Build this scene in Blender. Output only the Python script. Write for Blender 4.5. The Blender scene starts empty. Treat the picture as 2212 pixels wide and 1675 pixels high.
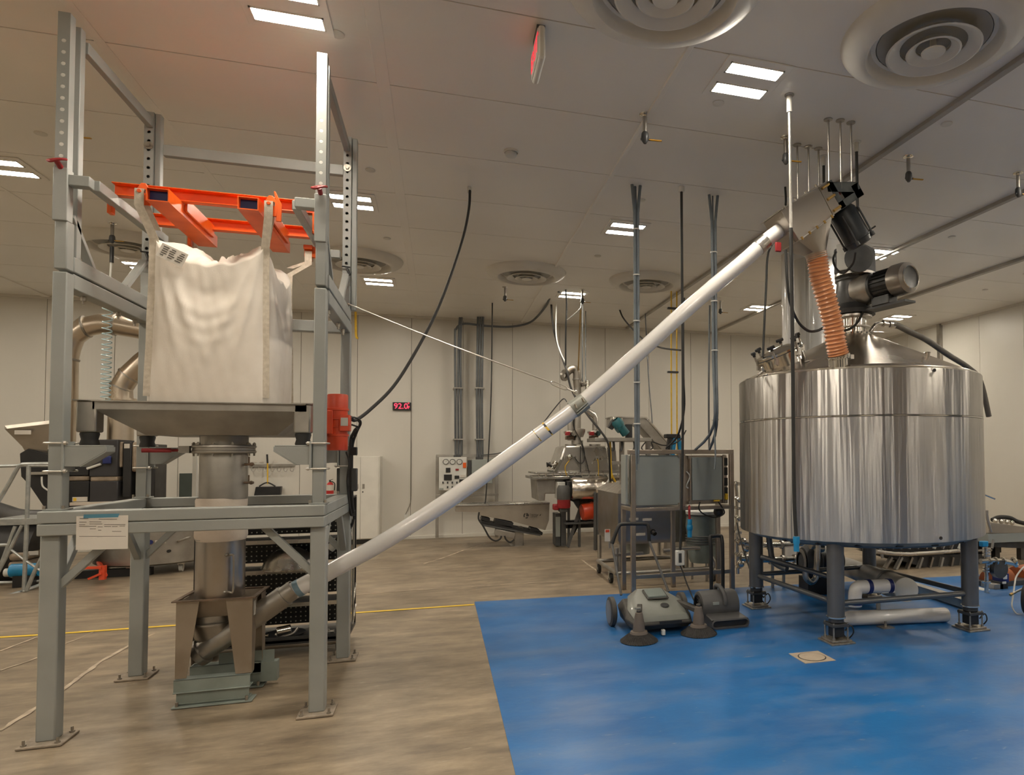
import bpy, math, random
from mathutils import Vector as V, Matrix, Quaternion
random.seed(7)
sc = bpy.context.scene
col = sc.collection
PI = math.pi
R_ = math.radians

# ------------------------------------------------------------------ camera, world, exposure
F_PX, CX, CY, YAW, PITCH, ROLL, HCAM = 1441.83, 1400.0, 936.02, 0.30254, 0.03243, -0.00489, 1.55
_cy, _sy, _cp, _sp = math.cos(YAW), math.sin(YAW), math.cos(PITCH), math.sin(PITCH)
_fw = V((_sy*_cp, _cy*_cp, _sp)); _rt = V((_cy, -_sy, 0)); _up = _rt.cross(_fw)
_cr, _sr = math.cos(ROLL), math.sin(ROLL)
RT = _cr*_rt + _sr*_up
UP = -_sr*_rt + _cr*_up
CAMPOS = V((0, 0, HCAM))
cam = bpy.data.cameras.new('camera'); camo = bpy.data.objects.new('camera', cam); col.objects.link(camo)
cam.sensor_fit = 'HORIZONTAL'; cam.sensor_width = 36; cam.lens = F_PX/2212*36
cam.shift_x = -(CX-1106)/2212; cam.shift_y = (CY-837.5)/2212
cam.clip_start = .05; cam.clip_end = 100
mw = Matrix.Identity(4)
for i in range(3):
    mw[i][0], mw[i][1], mw[i][2], mw[i][3] = RT[i], UP[i], -_fw[i], CAMPOS[i]
camo.matrix_world = mw
sc.camera = camo
sc.view_settings.view_transform = 'Standard'; sc.view_settings.look = 'None'
sc.view_settings.gamma = 1; sc.view_settings.use_curve_mapping = False
sc.view_settings.exposure = 0.0
w = bpy.data.worlds.new('world'); sc.world = w; w.use_nodes = True
w.node_tree.nodes['Background'].inputs[0].default_value = (.5, .5, .5, 1)
w.node_tree.nodes['Background'].inputs[1].default_value = .05
try:
    sc.cycles.max_bounces = 10; sc.cycles.diffuse_bounces = 8; sc.cycles.glossy_bounces = 5
    sc.cycles.sample_clamp_indirect = 12; sc.cycles.use_denoising = True
    sc.cycles.caustics_reflective = False; sc.cycles.caustics_refractive = False
except Exception: pass
LAMP_POWER = 150.0          # emission strength of every ceiling lamp lens

# measuring helpers: where the line of sight through a pixel of the photo meets a real plane
def _ray(x, y): return (RT*((x-CX)/F_PX) - UP*((y-CY)/F_PX) + _fw)
def F(x, y, z=0.0):
    d = _ray(x, y); return CAMPOS + d*((z-HCAM)/d.z)
def AY(x, y, Y):
    d = _ray(x, y); return CAMPOS + d*(Y/d.y)
def AX(x, y, X):
    d = _ray(x, y); return CAMPOS + d*(X/d.x)

# ------------------------------------------------------------------ mesh builder
def frame_of(d):
    d = d.normalized(); a = V((0, 0, 1)) if abs(d.z) < .95 else V((1, 0, 0))
    u = d.cross(a).normalized(); return u, d.cross(u).normalized(), d
def smooth_pts(pts, k=6):
    pts = [V(p) for p in pts]
    if len(pts) < 3: return pts
    out = []
    for i in range(len(pts)-1):
        p0 = pts[max(i-1, 0)]; p1 = pts[i]; p2 = pts[i+1]; p3 = pts[min(i+2, len(pts)-1)]
        for j in range(k):
            t = j/k
            out.append(.5*((2*p1)+(p2-p0)*t+(2*p0-5*p1+4*p2-p3)*t*t+(3*p1-p0-3*p2+p3)*t**3))
    out.append(pts[-1]); return out
class MB:
    def __init__(s): s.v = []; s.f = []
    def add(s, vs, fs):
        b = len(s.v); s.v += [tuple(p) for p in vs]; s.f += [tuple(b+i for i in f) for f in fs]; return s
    def box(s, x0, x1, y0, y1, z0, z1):
        vs = [(x, y, z) for z in (z0, z1) for y in (y0, y1) for x in (x0, x1)]
        return s.add(vs, [(0, 2, 3, 1), (4, 5, 7, 6), (0, 1, 5, 4), (2, 6, 7, 3), (0, 4, 6, 2), (1, 3, 7, 5)])
    def cbox(s, c, sx, sy, sz, rot=None):
        c = V(c); vs = []
        for z in (-.5, .5):
            for y in (-.5, .5):
                for x in (-.5, .5):
                    p = V((x*sx, y*sy, z*sz)); vs.append(c+(rot @ p if rot else p))
        return s.add(vs, [(0, 2, 3, 1), (4, 5, 7, 6), (0, 1, 5, 4), (2, 6, 7, 3), (0, 4, 6, 2), (1, 3, 7, 5)])
    def bar(s, p0, p1, w, h, up=(0, 0, 1)):
        p0, p1 = V(p0), V(p1); d = (p1-p0).normalized(); u = d.cross(V(up))
        if u.length < 1e-4: u = d.cross(V((0, 1, 0)))
        u.normalize(); n = u.cross(d)
        vs = [p+u*(a*w/2)+n*(b*h/2) for p in (p0, p1) for a, b in ((-1, -1), (1, -1), (1, 1), (-1, 1))]
        return s.add(vs, [(3, 2, 1, 0), (4, 5, 6, 7), (0, 1, 5, 4), (1, 2, 6, 5), (2, 3, 7, 6), (3, 0, 4, 7)])
    def cyl(s, p0, p1, r, r1=None, n=16, caps=True):
        p0, p1 = V(p0), V(p1); r1 = r if r1 is None else r1; u, w_, d = frame_of(p1-p0)
        vs = []
        for p, rr in ((p0, r), (p1, r1)):
            for i in range(n):
                a = 2*PI*i/n; vs.append(p+u*(rr*math.cos(a))+w_*(rr*math.sin(a)))
        fs = [(i, (i+1) % n, n+(i+1) % n, n+i) for i in range(n)]
        if caps: fs += [tuple(range(n-1, -1, -1)), tuple(range(n, 2*n))]
        return s.add(vs, fs)
    def lathe(s, prof, p0=(0, 0, 0), d=(0, 0, 1), n=24, cap0=False, cap1=False, arc=2*PI):
        p0 = V(p0); u, w_, d = frame_of(V(d)); vs = []; full = arc > 6.2
        m = n if full else n+1
        for r, t in prof:
            for i in range(m):
                a = arc*i/n; vs.append(p0+d*t+u*(r*math.cos(a))+w_*(r*math.sin(a)))
        fs = []
        for j in range(len(prof)-1):
            for i in range(n):
                k = (i+1) % m; fs.append((j*m+i, j*m+k, (j+1)*m+k, (j+1)*m+i))
        if cap0: fs.append(tuple(range(m-1, -1, -1)))
        if cap1: b = (len(prof)-1)*m; fs.append(tuple(range(b, b+m)))
        return s.add(vs, fs)
    def tube(s, pts, r, n=8, k=6, caps=True, smooth=True):
        P = smooth_pts(pts, k) if smooth else [V(p) for p in pts]
        rf = r if callable(r) else (lambda t: r)
        u, w_, d = frame_of(P[1]-P[0]); vs = []; L = len(P)
        for i, p in enumerate(P):
            d2 = (P[min(i+1, L-1)]-P[max(i-1, 0)]).normalized()
            q = d.rotation_difference(d2); u = (q @ u).normalized(); u = (u-d2*u.dot(d2)).normalized(); w_ = d2.cross(u); d = d2
            rr = rf(i/(L-1))
            for j in range(n):
                a = 2*PI*j/n; vs.append(p+u*(rr*math.cos(a))+w_*(rr*math.sin(a)))
        fs = [(i*n+j, i*n+(j+1) % n, (i+1)*n+(j+1) % n, (i+1)*n+j) for i in range(L-1) for j in range(n)]
        if caps: fs += [tuple(range(n-1, -1, -1)), tuple(range((L-1)*n, L*n))]
        return s.add(vs, fs)
    def prism(s, poly, ext):
        poly = [V(p) for p in poly]; e = V(ext); n = len(poly)
        fs = [tuple(range(n-1, -1, -1)), tuple(range(n, 2*n))]+[(i, (i+1) % n, n+(i+1) % n, n+i) for i in range(n)]
        return s.add(poly+[p+e for p in poly], fs)
    def loft(s, rings, cap0=True, cap1=True):
        n = len(rings[0]); vs = [V(p) for r in rings for p in r]
        fs = [(j*n+i, j*n+(i+1) % n, (j+1)*n+(i+1) % n, (j+1)*n+i) for j in range(len(rings)-1) for i in range(n)]
        if cap0: fs.append(tuple(range(n-1, -1, -1)))
        if cap1: b = (len(rings)-1)*n; fs.append(tuple(range(b, b+n)))
        return s.add(vs, fs)
    def sphere(s, c, r, n=12, m=8, sx=1, sy=1, sz=1):
        vs = []; fs = []
        for j in range(m+1):
            t = PI*j/m
            for i in range(n):
                a = 2*PI*i/n; vs.append((c[0]+sx*r*math.sin(t)*math.cos(a), c[1]+sy*r*math.sin(t)*math.sin(a), c[2]-sz*r*math.cos(t)))
        for j in range(m):
            for i in range(n): fs.append((j*n+i, j*n+(i+1) % n, (j+1)*n+(i+1) % n, (j+1)*n+i))
        return s.add(vs, fs)
    def quad(s, a, b, c, d): return s.add([a, b, c, d], [(0, 1, 2, 3)])
    def holeplate(s, x0, x1, z0, z1, y, zs, r, n=12, deep=.008, side=-1):
        # plate facing side*Y with round through-holes at the heights zs
        xm = (x0+x1)/2; cuts = [z0]+[(zs[i]+zs[i+1])/2 for i in range(len(zs)-1)]+[z1]
        zs = sorted(zs); hw = (x1-x0)/2; hp_ = (zs[1]-zs[0])/2
        cuts = [zs[0]-hp_]+[(zs[i]+zs[i+1])/2 for i in range(len(zs)-1)]+[zs[-1]+hp_]
        s.quad((x0, y, z0), (x1, y, z0), (x1, y, cuts[0]), (x0, y, cuts[0])); s.quad((x0, y, cuts[-1]), (x1, y, cuts[-1]), (x1, y, z1), (x0, y, z1))
        for i, z in enumerate(zs):
            lo, hi = cuts[i]-z, cuts[i+1]-z
            ins = []; out = []; dp = []
            for j in range(n):
                a = 2*PI*j/n+PI/n; c_, s_ = math.cos(a), math.sin(a)
                ins.append((xm+r*c_, y, z+r*s_)); dp.append((xm+r*c_, y-side*deep, z+r*s_))
                tx = hw/abs(c_) if abs(c_) > 1e-6 else 9; tz = ((hi if s_ > 0 else -lo)/abs(s_)) if abs(s_) > 1e-6 else 9
                t = min(tx, tz); out.append((xm+t*c_, y, z+t*s_))
            fs = []
            for j in range(n):
                k = (j+1) % n; fs.append((j, k, n+k, n+j)); fs.append((j, 2*n+j, 2*n+k, k))
            s.add(ins+out+dp, fs)
            for cxx, czz in ((x0, z+lo), (x1, z+lo), (x0, z+hi), (x1, z+hi)):
                q = sorted(range(n), key=lambda j: (out[j][0]-cxx)**2+(out[j][2]-czz)**2)[:2]
                s.add([out[q[0]], out[q[1]], (cxx, y, czz)], [(0, 1, 2)])
        return s
    def build(s, name, mat=None, parent=None, bevel=0, ang=38, flat=False):
        me = bpy.data.meshes.new(name); me.from_pydata(s.v, [], s.f); me.validate(clean_customdata=False)
        import bmesh
        bm = bmesh.new(); bm.from_mesh(me); bmesh.ops.recalc_face_normals(bm, faces=bm.faces); bm.to_mesh(me); bm.free()
        if mat: me.materials.append(mat)
        if not flat:
            me.polygons.foreach_set('use_smooth', [True]*len(me.polygons)); me.set_sharp_from_angle(angle=R_(ang))
        o = bpy.data.objects.new(name, me); col.objects.link(o)
        if bevel:
            b = o.modifiers.new('bevel', 'BEVEL'); b.width = bevel; b.segments = 2; b.limit_method = 'ANGLE'; b.angle_limit = R_(50)
        if parent: put(o, parent)
        return o
def put(o, parent):
    o.parent = parent
    if parent.parent is None: o.matrix_parent_inverse = Matrix.Translation(-parent.location)
def T(name, label, cat, loc=(0, 0, 0), group=None):
    o = bpy.data.objects.new(name, None); o.empty_display_size = .1; col.objects.link(o); o.location = loc
    o['label'] = label; o['category'] = cat
    if group: o['group'] = group
    return o
def tag(o, label, cat, group=None):
    o['label'] = label; o['category'] = cat
    if group: o['group'] = group
    return o
def lab(o, label): o['label'] = label; return o
def struct(o): o['kind'] = 'structure'; return o
def dup(root, loc, label=None, rz=0.0):
    r = root.copy(); col.objects.link(r); r.location = loc; r.rotation_euler = (0, 0, rz)
    if label: r['label'] = label
    for ch in list(root.children):
        c = ch.copy(); col.objects.link(c); c.parent = r
        for g in ch.children:
            d = g.copy(); col.objects.link(d); d.parent = c
    return r
def text(name, s, size, loc, rot, mat, parent, ext=.001):
    cu = bpy.data.curves.new(name, 'FONT'); cu.body = s; cu.size = size; cu.extrude = ext; cu.align_x = 'CENTER'; cu.align_y = 'CENTER'
    cu.materials.append(mat); o = bpy.data.objects.new(name, cu); col.objects.link(o); o.location = loc; o.rotation_euler = rot
    me = bpy.data.meshes.new_from_object(o.evaluated_get(bpy.context.evaluated_depsgraph_get()))
    bpy.data.objects.remove(o); o = bpy.data.objects.new(name, me); col.objects.link(o); o.location = loc; o.rotation_euler = rot
    if parent: put(o, parent)
    return o

# ------------------------------------------------------------------ materials
def M(name, c1, rough=.5, metal=0.0, c2=None, scale=4.0, bump=0.0, bscale=60.0, stretch=(1, 1, 1), rvar=.1, aniso=0.0, emit=None, estr=0.0, coat=0.0, detail=6.0, contrast=(.35, .65)):
    m = bpy.data.materials.new(name); m.use_nodes = True; nt = m.node_tree; N = nt.nodes; L = nt.links
    b = N['Principled BSDF']
    c1 = tuple(c1)+(1,) if len(c1) == 3 else c1
    c2 = c2 or tuple(x*.82 for x in c1[:3]); c2 = tuple(c2)+(1,) if len(c2) == 3 else c2
    tc = N.new('ShaderNodeTexCoord'); mp = N.new('ShaderNodeMapping'); mp.inputs['Scale'].default_value = stretch
    L.new(tc.outputs['Object'], mp.inputs['Vector'])
    nz = N.new('ShaderNodeTexNoise'); nz.inputs['Scale'].default_value = scale; nz.inputs['Detail'].default_value = detail
    L.new(mp.outputs[0], nz.inputs['Vector'])
    cr = N.new('ShaderNodeValToRGB'); cr.color_ramp.elements[0].position = contrast[0]; cr.color_ramp.elements[1].position = contrast[1]
    cr.color_ramp.elements[0].color = c2; cr.color_ramp.elements[1].color = c1
    L.new(nz.outputs['Fac'], cr.inputs[0]); L.new(cr.outputs[0], b.inputs['Base Color'])
    mr = N.new('ShaderNodeMapRange'); mr.inputs[3].default_value = rough+rvar; mr.inputs[4].default_value = max(.02, rough-rvar)
    L.new(nz.outputs['Fac'], mr.inputs[0]); L.new(mr.outputs[0], b.inputs['Roughness'])
    b.inputs['Metallic'].default_value = metal
    if aniso:
        b.inputs['Anisotropic'].default_value = aniso
    if coat: b.inputs['Coat Weight'].default_value = coat
    if bump:
        n2 = N.new('ShaderNodeTexNoise'); n2.inputs['Scale'].default_value = bscale; n2.inputs['Detail'].default_value = 4
        L.new(mp.outputs[0], n2.inputs['Vector'])
        bp = N.new('ShaderNodeBump'); bp.inputs['Strength'].default_value = bump; bp.inputs['Distance'].default_value = .01
        L.new(n2.outputs['Fac'], bp.inputs['Height']); L.new(bp.outputs[0], b.inputs['Normal'])
    if emit:
        b.inputs['Emission Color'].default_value = tuple(emit)+(1,); b.inputs['Emission Strength'].default_value = estr
    return m
STEEL = M('painted_grey_steel', (.335, .35, .335), .42, .0, (.285, .30, .285), 3, .05, 90)
STEEL2 = M('galvanised_steel', (.47, .49, .48), .38, .75, (.36, .38, .38), 14, .03, 80)
ZINC = M('zinc', (.62, .60, .55), .35, .8, (.5, .49, .45), 10)
SS = M('stainless', (.60, .58, .54), .28, 1.0, (.50, .48, .45), 3, .02, 50)
SSD = M('dull_stainless', (.47, .45, .41), .42, 1.0, (.33, .31, .28), 3.5, .04, 40)
SSP = M('polished_stainless', (.70, .67, .62), .14, 1.0, (.62, .6, .56), 3)
SSB = M('bluish_stainless', (.50, .50, .52), .3, 1.0, (.40, .36, .30), 2.2)
ORANGE = M('orange_paint', (.83, .135, .012), .38, 0, (.72, .10, .01), 5)
ORED = M('red_orange_paint', (.72, .085, .028), .36, 0, (.60, .06, .02), 6, coat=.2)
RED = M('red_paint', (.34, .02, .025), .4, 0, (.24, .015, .018), 9)
BLACK = M('black_paint', (.016, .016, .017), .45, 0, (.011, .011, .012), 6)
RUBBER = M('rubber', (.02, .02, .02), .7, 0, (.03, .029, .027), 12)
DARKM = M('dark_grey_metal', (.075, .078, .08), .45, .3, (.05, .052, .055), 6)
CHAR = M('charcoal_plastic', (.10, .10, .098), .5, 0, (.075, .075, .073), 7, .05, 120)
WHITE = M('white_paint', (.72, .70, .64), .4, 0, (.66, .64, .585), 4)
PVC = M('white_pvc', (.76, .75, .73), .22, 0, (.70, .69, .67), 3, coat=.3)
PLW = M('white_plastic', (.70, .70, .66), .4, 0, (.62, .62, .58), 5)
PAPER = M('paper', (.66, .62, .56), .8, 0, (.60, .56, .50), 4)
FABRIC = M('woven_fabric', (.82, .765, .69), .7, 0, (.75, .69, .61), 5, .12, 260)
WEB = M('webbing', (.66, .60, .50), .8, 0, (.54, .48, .39), 40, .3, 300)
BLUEP = M('blue_plastic', (.012, .27, .55), .4, 0, (.01, .22, .46), 8)
NAVY = M('navy_tape', (.012, .022, .14), .45)
TEAL = M('teal_paint', (.03, .17, .20), .45, 0, (.02, .11, .13), 9)
YEL = M('yellow_paint', (.80, .52, .03), .5, 0, (.70, .43, .03), 20)
YELH = M('yellow_handle', (.55, .30, .02), .5)
BRASS = M('brass', (.50, .33, .12), .35, .9)
GREENG = M('green_grey_paint', (.255, .295, .27), .5, 0, (.20, .23, .205), 5, .06, 60)
ENCL = M('enclosure_grey', (.32, .345, .325), .45, 0, (.29, .315, .295), 2)
HOSE = M('orange_hose', (.72, .32, .14), .32, 0, (.62, .25, .10), 6, coat=.4)
TAUPE = M('taupe_hose', (.13, .115, .095), .6, 0, (.10, .088, .072), 8)
PIPEG = M('grey_pipe', (.13, .14, .15), .4, .4, (.10, .108, .115), 6)
BOLT = M('bolt_steel', (.42, .39, .34), .4, .85, (.30, .27, .23), 30)
GREYP = M('grey_pvc', (.36, .35, .32), .35, 0, (.30, .29, .265), 3)
FOIL = M('foil', (.75, .71, .64), .2, 1.0, (.6, .56, .5), 6, .8, 14)
RUST = M('rusty_steel', (.20, .13, .085), .7, .2, (.12, .09, .065), 12, .2, 40)
SLEEVE = M('sleeve_cloth', (.62, .55, .47), .8, 0, (.54, .46, .38), 6, .25, 30)
SIGNR = M('red_glow', (.8, .02, .03), .5, emit=(1, .03, .06), estr=1.1)
SIGNR2 = M('red_digits', (.8, .03, .06), .5, emit=(1, .045, .10), estr=2.0)
INK = M('ink', (.05, .045, .04), .7)
BASEP = M('dusty_plate', (.36, .30, .235), .7, .1, (.24, .20, .155), 14, .2, 60)
# ------------------------------------------------------------------ room shell
XL, XR, YF, YB, ZC = -9.2, 9.72, -5.0, 13.26, 4.19
def floor_mat():
    m = M('concrete', (.36, .295, .215), .40, 0, (.235, .188, .135), 1.1, .12, 14, rvar=.12)
    nt = m.node_tree; N = nt.nodes; L = nt.links; b = N['Principled BSDF']
    tc = N.new('ShaderNodeTexCoord'); mp = N.new('ShaderNodeMapping'); mp.inputs['Scale'].default_value = (1.0, 3.0, 1); mp.inputs['Rotation'].default_value = (0, 0, .12)
    L.new(tc.outputs['Object'], mp.inputs[0])
    n2 = N.new('ShaderNodeTexNoise'); n2.inputs['Scale'].default_value = 2.6; n2.inputs['Detail'].default_value = 9; n2.inputs['Roughness'].default_value = .68
    L.new(mp.outputs[0], n2.inputs['Vector'])
    cr = N.new('ShaderNodeValToRGB'); cr.color_ramp.elements[0].position = .34; cr.color_ramp.elements[0].color = (.46, .44, .42, 1)
    cr.color_ramp.elements[1].position = .66; cr.color_ramp.elements[1].color = (1.15, 1.11, 1.04, 1)
    L.new(n2.outputs[0], cr.inputs[0])
    n3 = N.new('ShaderNodeTexNoise'); n3.inputs['Scale'].default_value = 9; n3.inputs['Detail'].default_value = 8
    L.new(mp.outputs[0], n3.inputs['Vector'])
    cr3 = N.new('ShaderNodeValToRGB'); cr3.color_ramp.elements[0].position = .63; cr3.color_ramp.elements[0].color = (0, 0, 0, 1); cr3.color_ramp.elements[1].position = .8; cr3.color_ramp.elements[1].color = (.55, .55, .55, 1)
    L.new(n3.outputs[0], cr3.inputs[0])
    src = b.inputs['Base Color'].links[0].from_socket
    mx = N.new('ShaderNodeMix'); mx.data_type = 'RGBA'; mx.blend_type = 'MULTIPLY'; mx.inputs[0].default_value = .85
    L.new(src, mx.inputs[6]); L.new(cr.outputs[0], mx.inputs[7])
    m2 = N.new('ShaderNodeMix'); m2.data_type = 'RGBA'; L.new(cr3.outputs[0], m2.inputs[0]); L.new(mx.outputs[2], m2.inputs[6]); m2.inputs[7].default_value = (.46, .39, .29, 1)
    L.new(m2.outputs[2], b.inputs['Base Color']); return m
def blue_mat():
    m = M('blue_floor_paint', (.014, .150, .42), .36, 0, (.009, .108, .33), 1.6, .08, 25, rvar=.1)
    nt = m.node_tree; N = nt.nodes; L = nt.links; b = N['Principled BSDF']
    tc = N.new('ShaderNodeTexCoord'); mp = N.new('ShaderNodeMapping'); mp.inputs['Scale'].default_value = (1.0, 2.6, 1); mp.inputs['Rotation'].default_value = (0, 0, .35)
    L.new(tc.outputs['Object'], mp.inputs[0])
    src = b.inputs['Base Color'].links[0].from_socket
    def layer(src, scale, lo, hi, colr, detail, amt):
        n = N.new('ShaderNodeTexNoise'); n.inputs['Scale'].default_value = scale; n.inputs['Detail'].default_value = detail; n.inputs['Roughness'].default_value = .65
        L.new(mp.outputs[0], n.inputs['Vector'])
        c = N.new('ShaderNodeValToRGB'); c.color_ramp.elements[0].position = lo; c.color_ramp.elements[0].color = (0, 0, 0, 1); c.color_ramp.elements[1].position = hi; c.color_ramp.elements[1].color = (amt, amt, amt, 1)
        L.new(n.outputs[0], c.inputs[0])
        x = N.new('ShaderNodeMix'); x.data_type = 'RGBA'; L.new(c.outputs[0], x.inputs[0]); L.new(src, x.inputs[6]); x.inputs[7].default_value = colr
        L.new(x.outputs[2], b.inputs['Base Color']); return x.outputs[2]
    s1 = layer(src, 1.3, .45, .75, (.12, .20, .36, 1), 5, .75)
    s2 = layer(s1, 5.5, .64, .74, (.30, .33, .40, 1), 9, .75)
    layer(s2, 14, .70, .76, (.50, .44, .38, 1), 5, .8); return m
def panel_mat(name, c, axis, period=.052, strength=.10):
    m = M(name, c, .38, 0, tuple(x*.95 for x in c), .7, 0)
    nt = m.node_tree; N = nt.nodes; L = nt.links; b = N['Principled BSDF']
    tc = N.new('ShaderNodeTexCoord'); wv = N.new('ShaderNodeTexWave'); wv.bands_direction = axis; wv.inputs['Scale'].default_value = .314/period*1.0
    L.new(tc.outputs['Object'], wv.inputs['Vector'])
    bp = N.new('ShaderNodeBump'); bp.inputs['Strength'].default_value = strength; bp.inputs['Distance'].default_value = .003
    L.new(wv.outputs['Fac'], bp.inputs['Height']); L.new(bp.outputs[0], b.inputs['Normal']); return m
CEILM = panel_mat('ceiling_sheet', (.86, .835, .78), 'Y')
WALLM = panel_mat('wall_sheet', (.66, .635, .575), 'X', .06, .06)
WALLMY = panel_mat('wall_sheet_side', (.66, .635, .575), 'Y', .06, .06)
JOINT = M('joint_sealant', (.20, .185, .16), .7)
TRIM = M('trim_metal', (.42, .395, .35), .45)

fl = struct(MB().box(XL-.2, XR+.2, YF-.2, YB+.2, -.2, 0).build('floor', floor_mat(), flat=True))
pb = F(1025, 1301); BX, BY = pb.x, pb.y
fp = struct(MB().prism([(BX, 2.5, 0), (8.6, 2.5, 0), (8.6, 6.75, 0), (F(1600, 1270).x, F(1600, 1270).y, 0), (BX, BY, 0)], (0, 0, .003)).build('floor_coating', blue_mat(), flat=True))
def strip(name, pts, w_, mat, parent, jag=0, h=.0035, label=None):
    P = [V(p) for p in pts]; a = []; b = []
    if jag:
        Q = []
        for i in range(len(P)-1):
            n = max(2, int((P[i+1]-P[i]).length/.06))
            Q += [P[i].lerp(P[i+1], j/n) for j in range(n)]
        P = Q+[P[-1]]
    for i, p in enumerate(P):
        d = (P[min(i+1, len(P)-1)]-P[max(i-1, 0)]).normalized(); n = V((-d.y, d.x, 0))
        ww = w_*(1+jag*random.uniform(-1, 1)); off = n*(jag*w_*random.uniform(-.6, .6))
        a.append((p+off+n*ww/2)[:2]+(h,)); b.append((p+off-n*ww/2)[:2]+(h,))
    m = MB(); n = len(a); m.add(a+b, [(n+i, n+i+1, i+1, i) for i in range(n-1)])
    o = m.build(name, mat, parent, flat=True)
    if label: lab(o, label)
    return o
TAPE = M('yellow_floor_tape', (.80, .56, .04), .5, 0, (.72, .48, .03), 20)
FILL = M('joint_filler', (.62, .52, .39), .8, 0, (.40, .33, .25), 9)
strip('yellow_line', [F(-160, 1389), F(0, 1378), F(93.6, 1372.3), F(203.4, 1364.4), F(900, 1315.7), F(1024, 1307.1)], .052, TAPE, fl, 0, label='yellow tape line on the concrete up to the blue paint')
strip('floor_joint', [F(0, 1580), F(135, 1492), F(218, 1430), F(285, 1393), F(340, 1366)], .028, FILL, fl, .35)
strip('floor_joint', [F(700, 1291), F(900, 1275.3), F(1022, 1267.8), F(1200, 1257.2), F(1330, 1250)], .022, FILL, fl, .4)
strip('floor_joint', [F(0, 1408), F(60, 1385), F(90, 1374)], .016, FILL, fl, .4)
strip('floor_joint', [F(0, 1450), F(60, 1430), F(95, 1417), F(145, 1390), F(172, 1380), F(205, 1365)], .014, FILL, fl, .5)
strip('floor_joint', [F(915, 1219), F(960, 1205), F(1000, 1190), F(1060, 1172)], .03, FILL, fl, .5)
strip('floor_joint', [F(-20, 1327), F(95, 1322), F(150, 1318)], .016, FILL, fl, .4)
strip('floor_joint', [F(1255, 1210), F(1300, 1240)], .03, FILL, fl, .5)
strip('floor_joint', [F(1800, 1231), F(2010, 1219)], .02, FILL, fl, .4)

ce = struct(MB().box(XL-.2, XR+.2, YF-.2, YB+.2, ZC+.012, ZC+.2).build('ceiling', JOINT, flat=True))
bays = [XL, -6.14, -4.1, -2.075, -.395, 1.53, 3.685, 5.59, 7.50, XR]
rows = [3.96+1.038*k for k in range(-9, 10)]; rows = [YF]+[r for r in rows if YF < r < YB-.1]+[YB]
for i in range(len(bays)-1):
    for j in range(len(rows)-1):
        MB().box(bays[i]+.006, bays[i+1]-.006, rows[j]+.005, rows[j+1]-.005, ZC, ZC+.014).build('ceiling_panel', CEILM, ce, flat=True)
for k, (x, w_, h) in enumerate([(-6.14, .10, .02), (-4.1, .03, .006), (-2.075, .06, .003), (-.395, .09, .004), (1.53, .035, .022), (3.685, .055, .035), (5.59, .06, .04), (7.50, .075, .045)]):
    struct(MB().box(x-w_/2, x+w_/2, YF, YB, ZC-h, ZC+.002).build('trim_%d' % (k+1), TRIM if k > 4 else CEILM, bevel=.004))
def wall(name, mat, xs=None, ys=None, x=None, y=None):
    th = .15; pm = MB()
    if y is not None:
        s = 1 if y > 0 else -1
        o = struct(MB().box(XL-.2, XR+.2, min(y+s*.012, y+s*th), max(y+s*.012, y+s*th), 0, ZC+.1).build(name, JOINT, flat=True))
        for i in range(len(xs)-1): MB().box(xs[i]+.004, xs[i+1]-.004, min(y, y+s*.014), max(y, y+s*.014), 0, ZC).build('wall_panel', mat, o, flat=True)
    else:
        s = 1 if x > 0 else -1
        o = struct(MB().box(min(x+s*.012, x+s*th), max(x+s*.012, x+s*th), YF-.2, YB+.2, 0, ZC+.1).build(name, JOINT, flat=True))
        for i in range(len(ys)-1): MB().box(min(x, x+s*.014), max(x, x+s*.014), ys[i]+.004, ys[i+1]-.004, 0, ZC).build('wall_panel', mat, o, flat=True)
    return o
xs = [-.518+.936*k for k in range(-9, 11)]; xs = [XL]+[v for v in xs if XL+.1 < v < XR-.1]+[XR]
ys = [10.11+1.0*k for k in range(-15, 4)]; ys = [YF]+[v for v in ys if YF+.1 < v < YB-.1]+[YB]
wall('wall_back', WALLM, xs=xs, y=YB); wall('wall_front', WALLM, xs=xs, y=YF)
wall('wall_left', WALLMY, ys=ys, x=XL); wall('wall_right', WALLMY, ys=ys, x=XR)
struct(MB().box(XL, XR, YB-.035, YB, 0, .06).build('baseboard_back', WALLM, bevel=.004))
struct(MB().box(XR-.035, XR, YF, YB, 0, .06).build('baseboard_right', WALLMY, bevel=.004))
struct(MB().box(XL, XR, YB-.03, YB, ZC-.045, ZC).build('trim_9', WALLM)); struct(MB().box(XR-.03, XR, YF, YB, ZC-.045, ZC).build('trim_10', WALLMY))

ADDED_DOORM = M('added_door_grey', (.09, .095, .10), .5, .1, (.07, .075, .08), 3)  # unseen roller doors, added to give the tank something dark to reflect
for k, (x0, x1) in enumerate(((-5.2, -2.4), (.3, 3.2), (5.6, 7.6))):
    d = struct(MB().box(x0, x1, YF, YF+.06, 0, 3.2).build('door_%d' % (k+1), ADDED_DOORM))
    for z in range(10): MB().box(x0+.05, x1-.05, YF+.06, YF+.075, .03+z*.315, .33+z*.315).build('door_slat', ADDED_DOORM, d)
    MB().box(x0-.08, x0, YF, YF+.09, 0, 3.28).box(x1, x1+.08, YF, YF+.09, 0, 3.28).box(x0-.08, x1+.08, YF, YF+.09, 3.2, 3.28).build('door_frame', TRIM, d)
d = struct(MB().box(XR-.06, XR, .2, 2.6, 0, 2.9).build('door_4', ADDED_DOORM)); MB().box(XR-.09, XR, .12, .2, 0, 2.98).box(XR-.09, XR, 2.6, 2.68, 0, 2.98).box(XR-.09, XR, .12, 2.68, 2.9, 2.98).build('door_frame', TRIM, d)  # another unseen dark door added on the right wall for the tank's reflection

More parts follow.
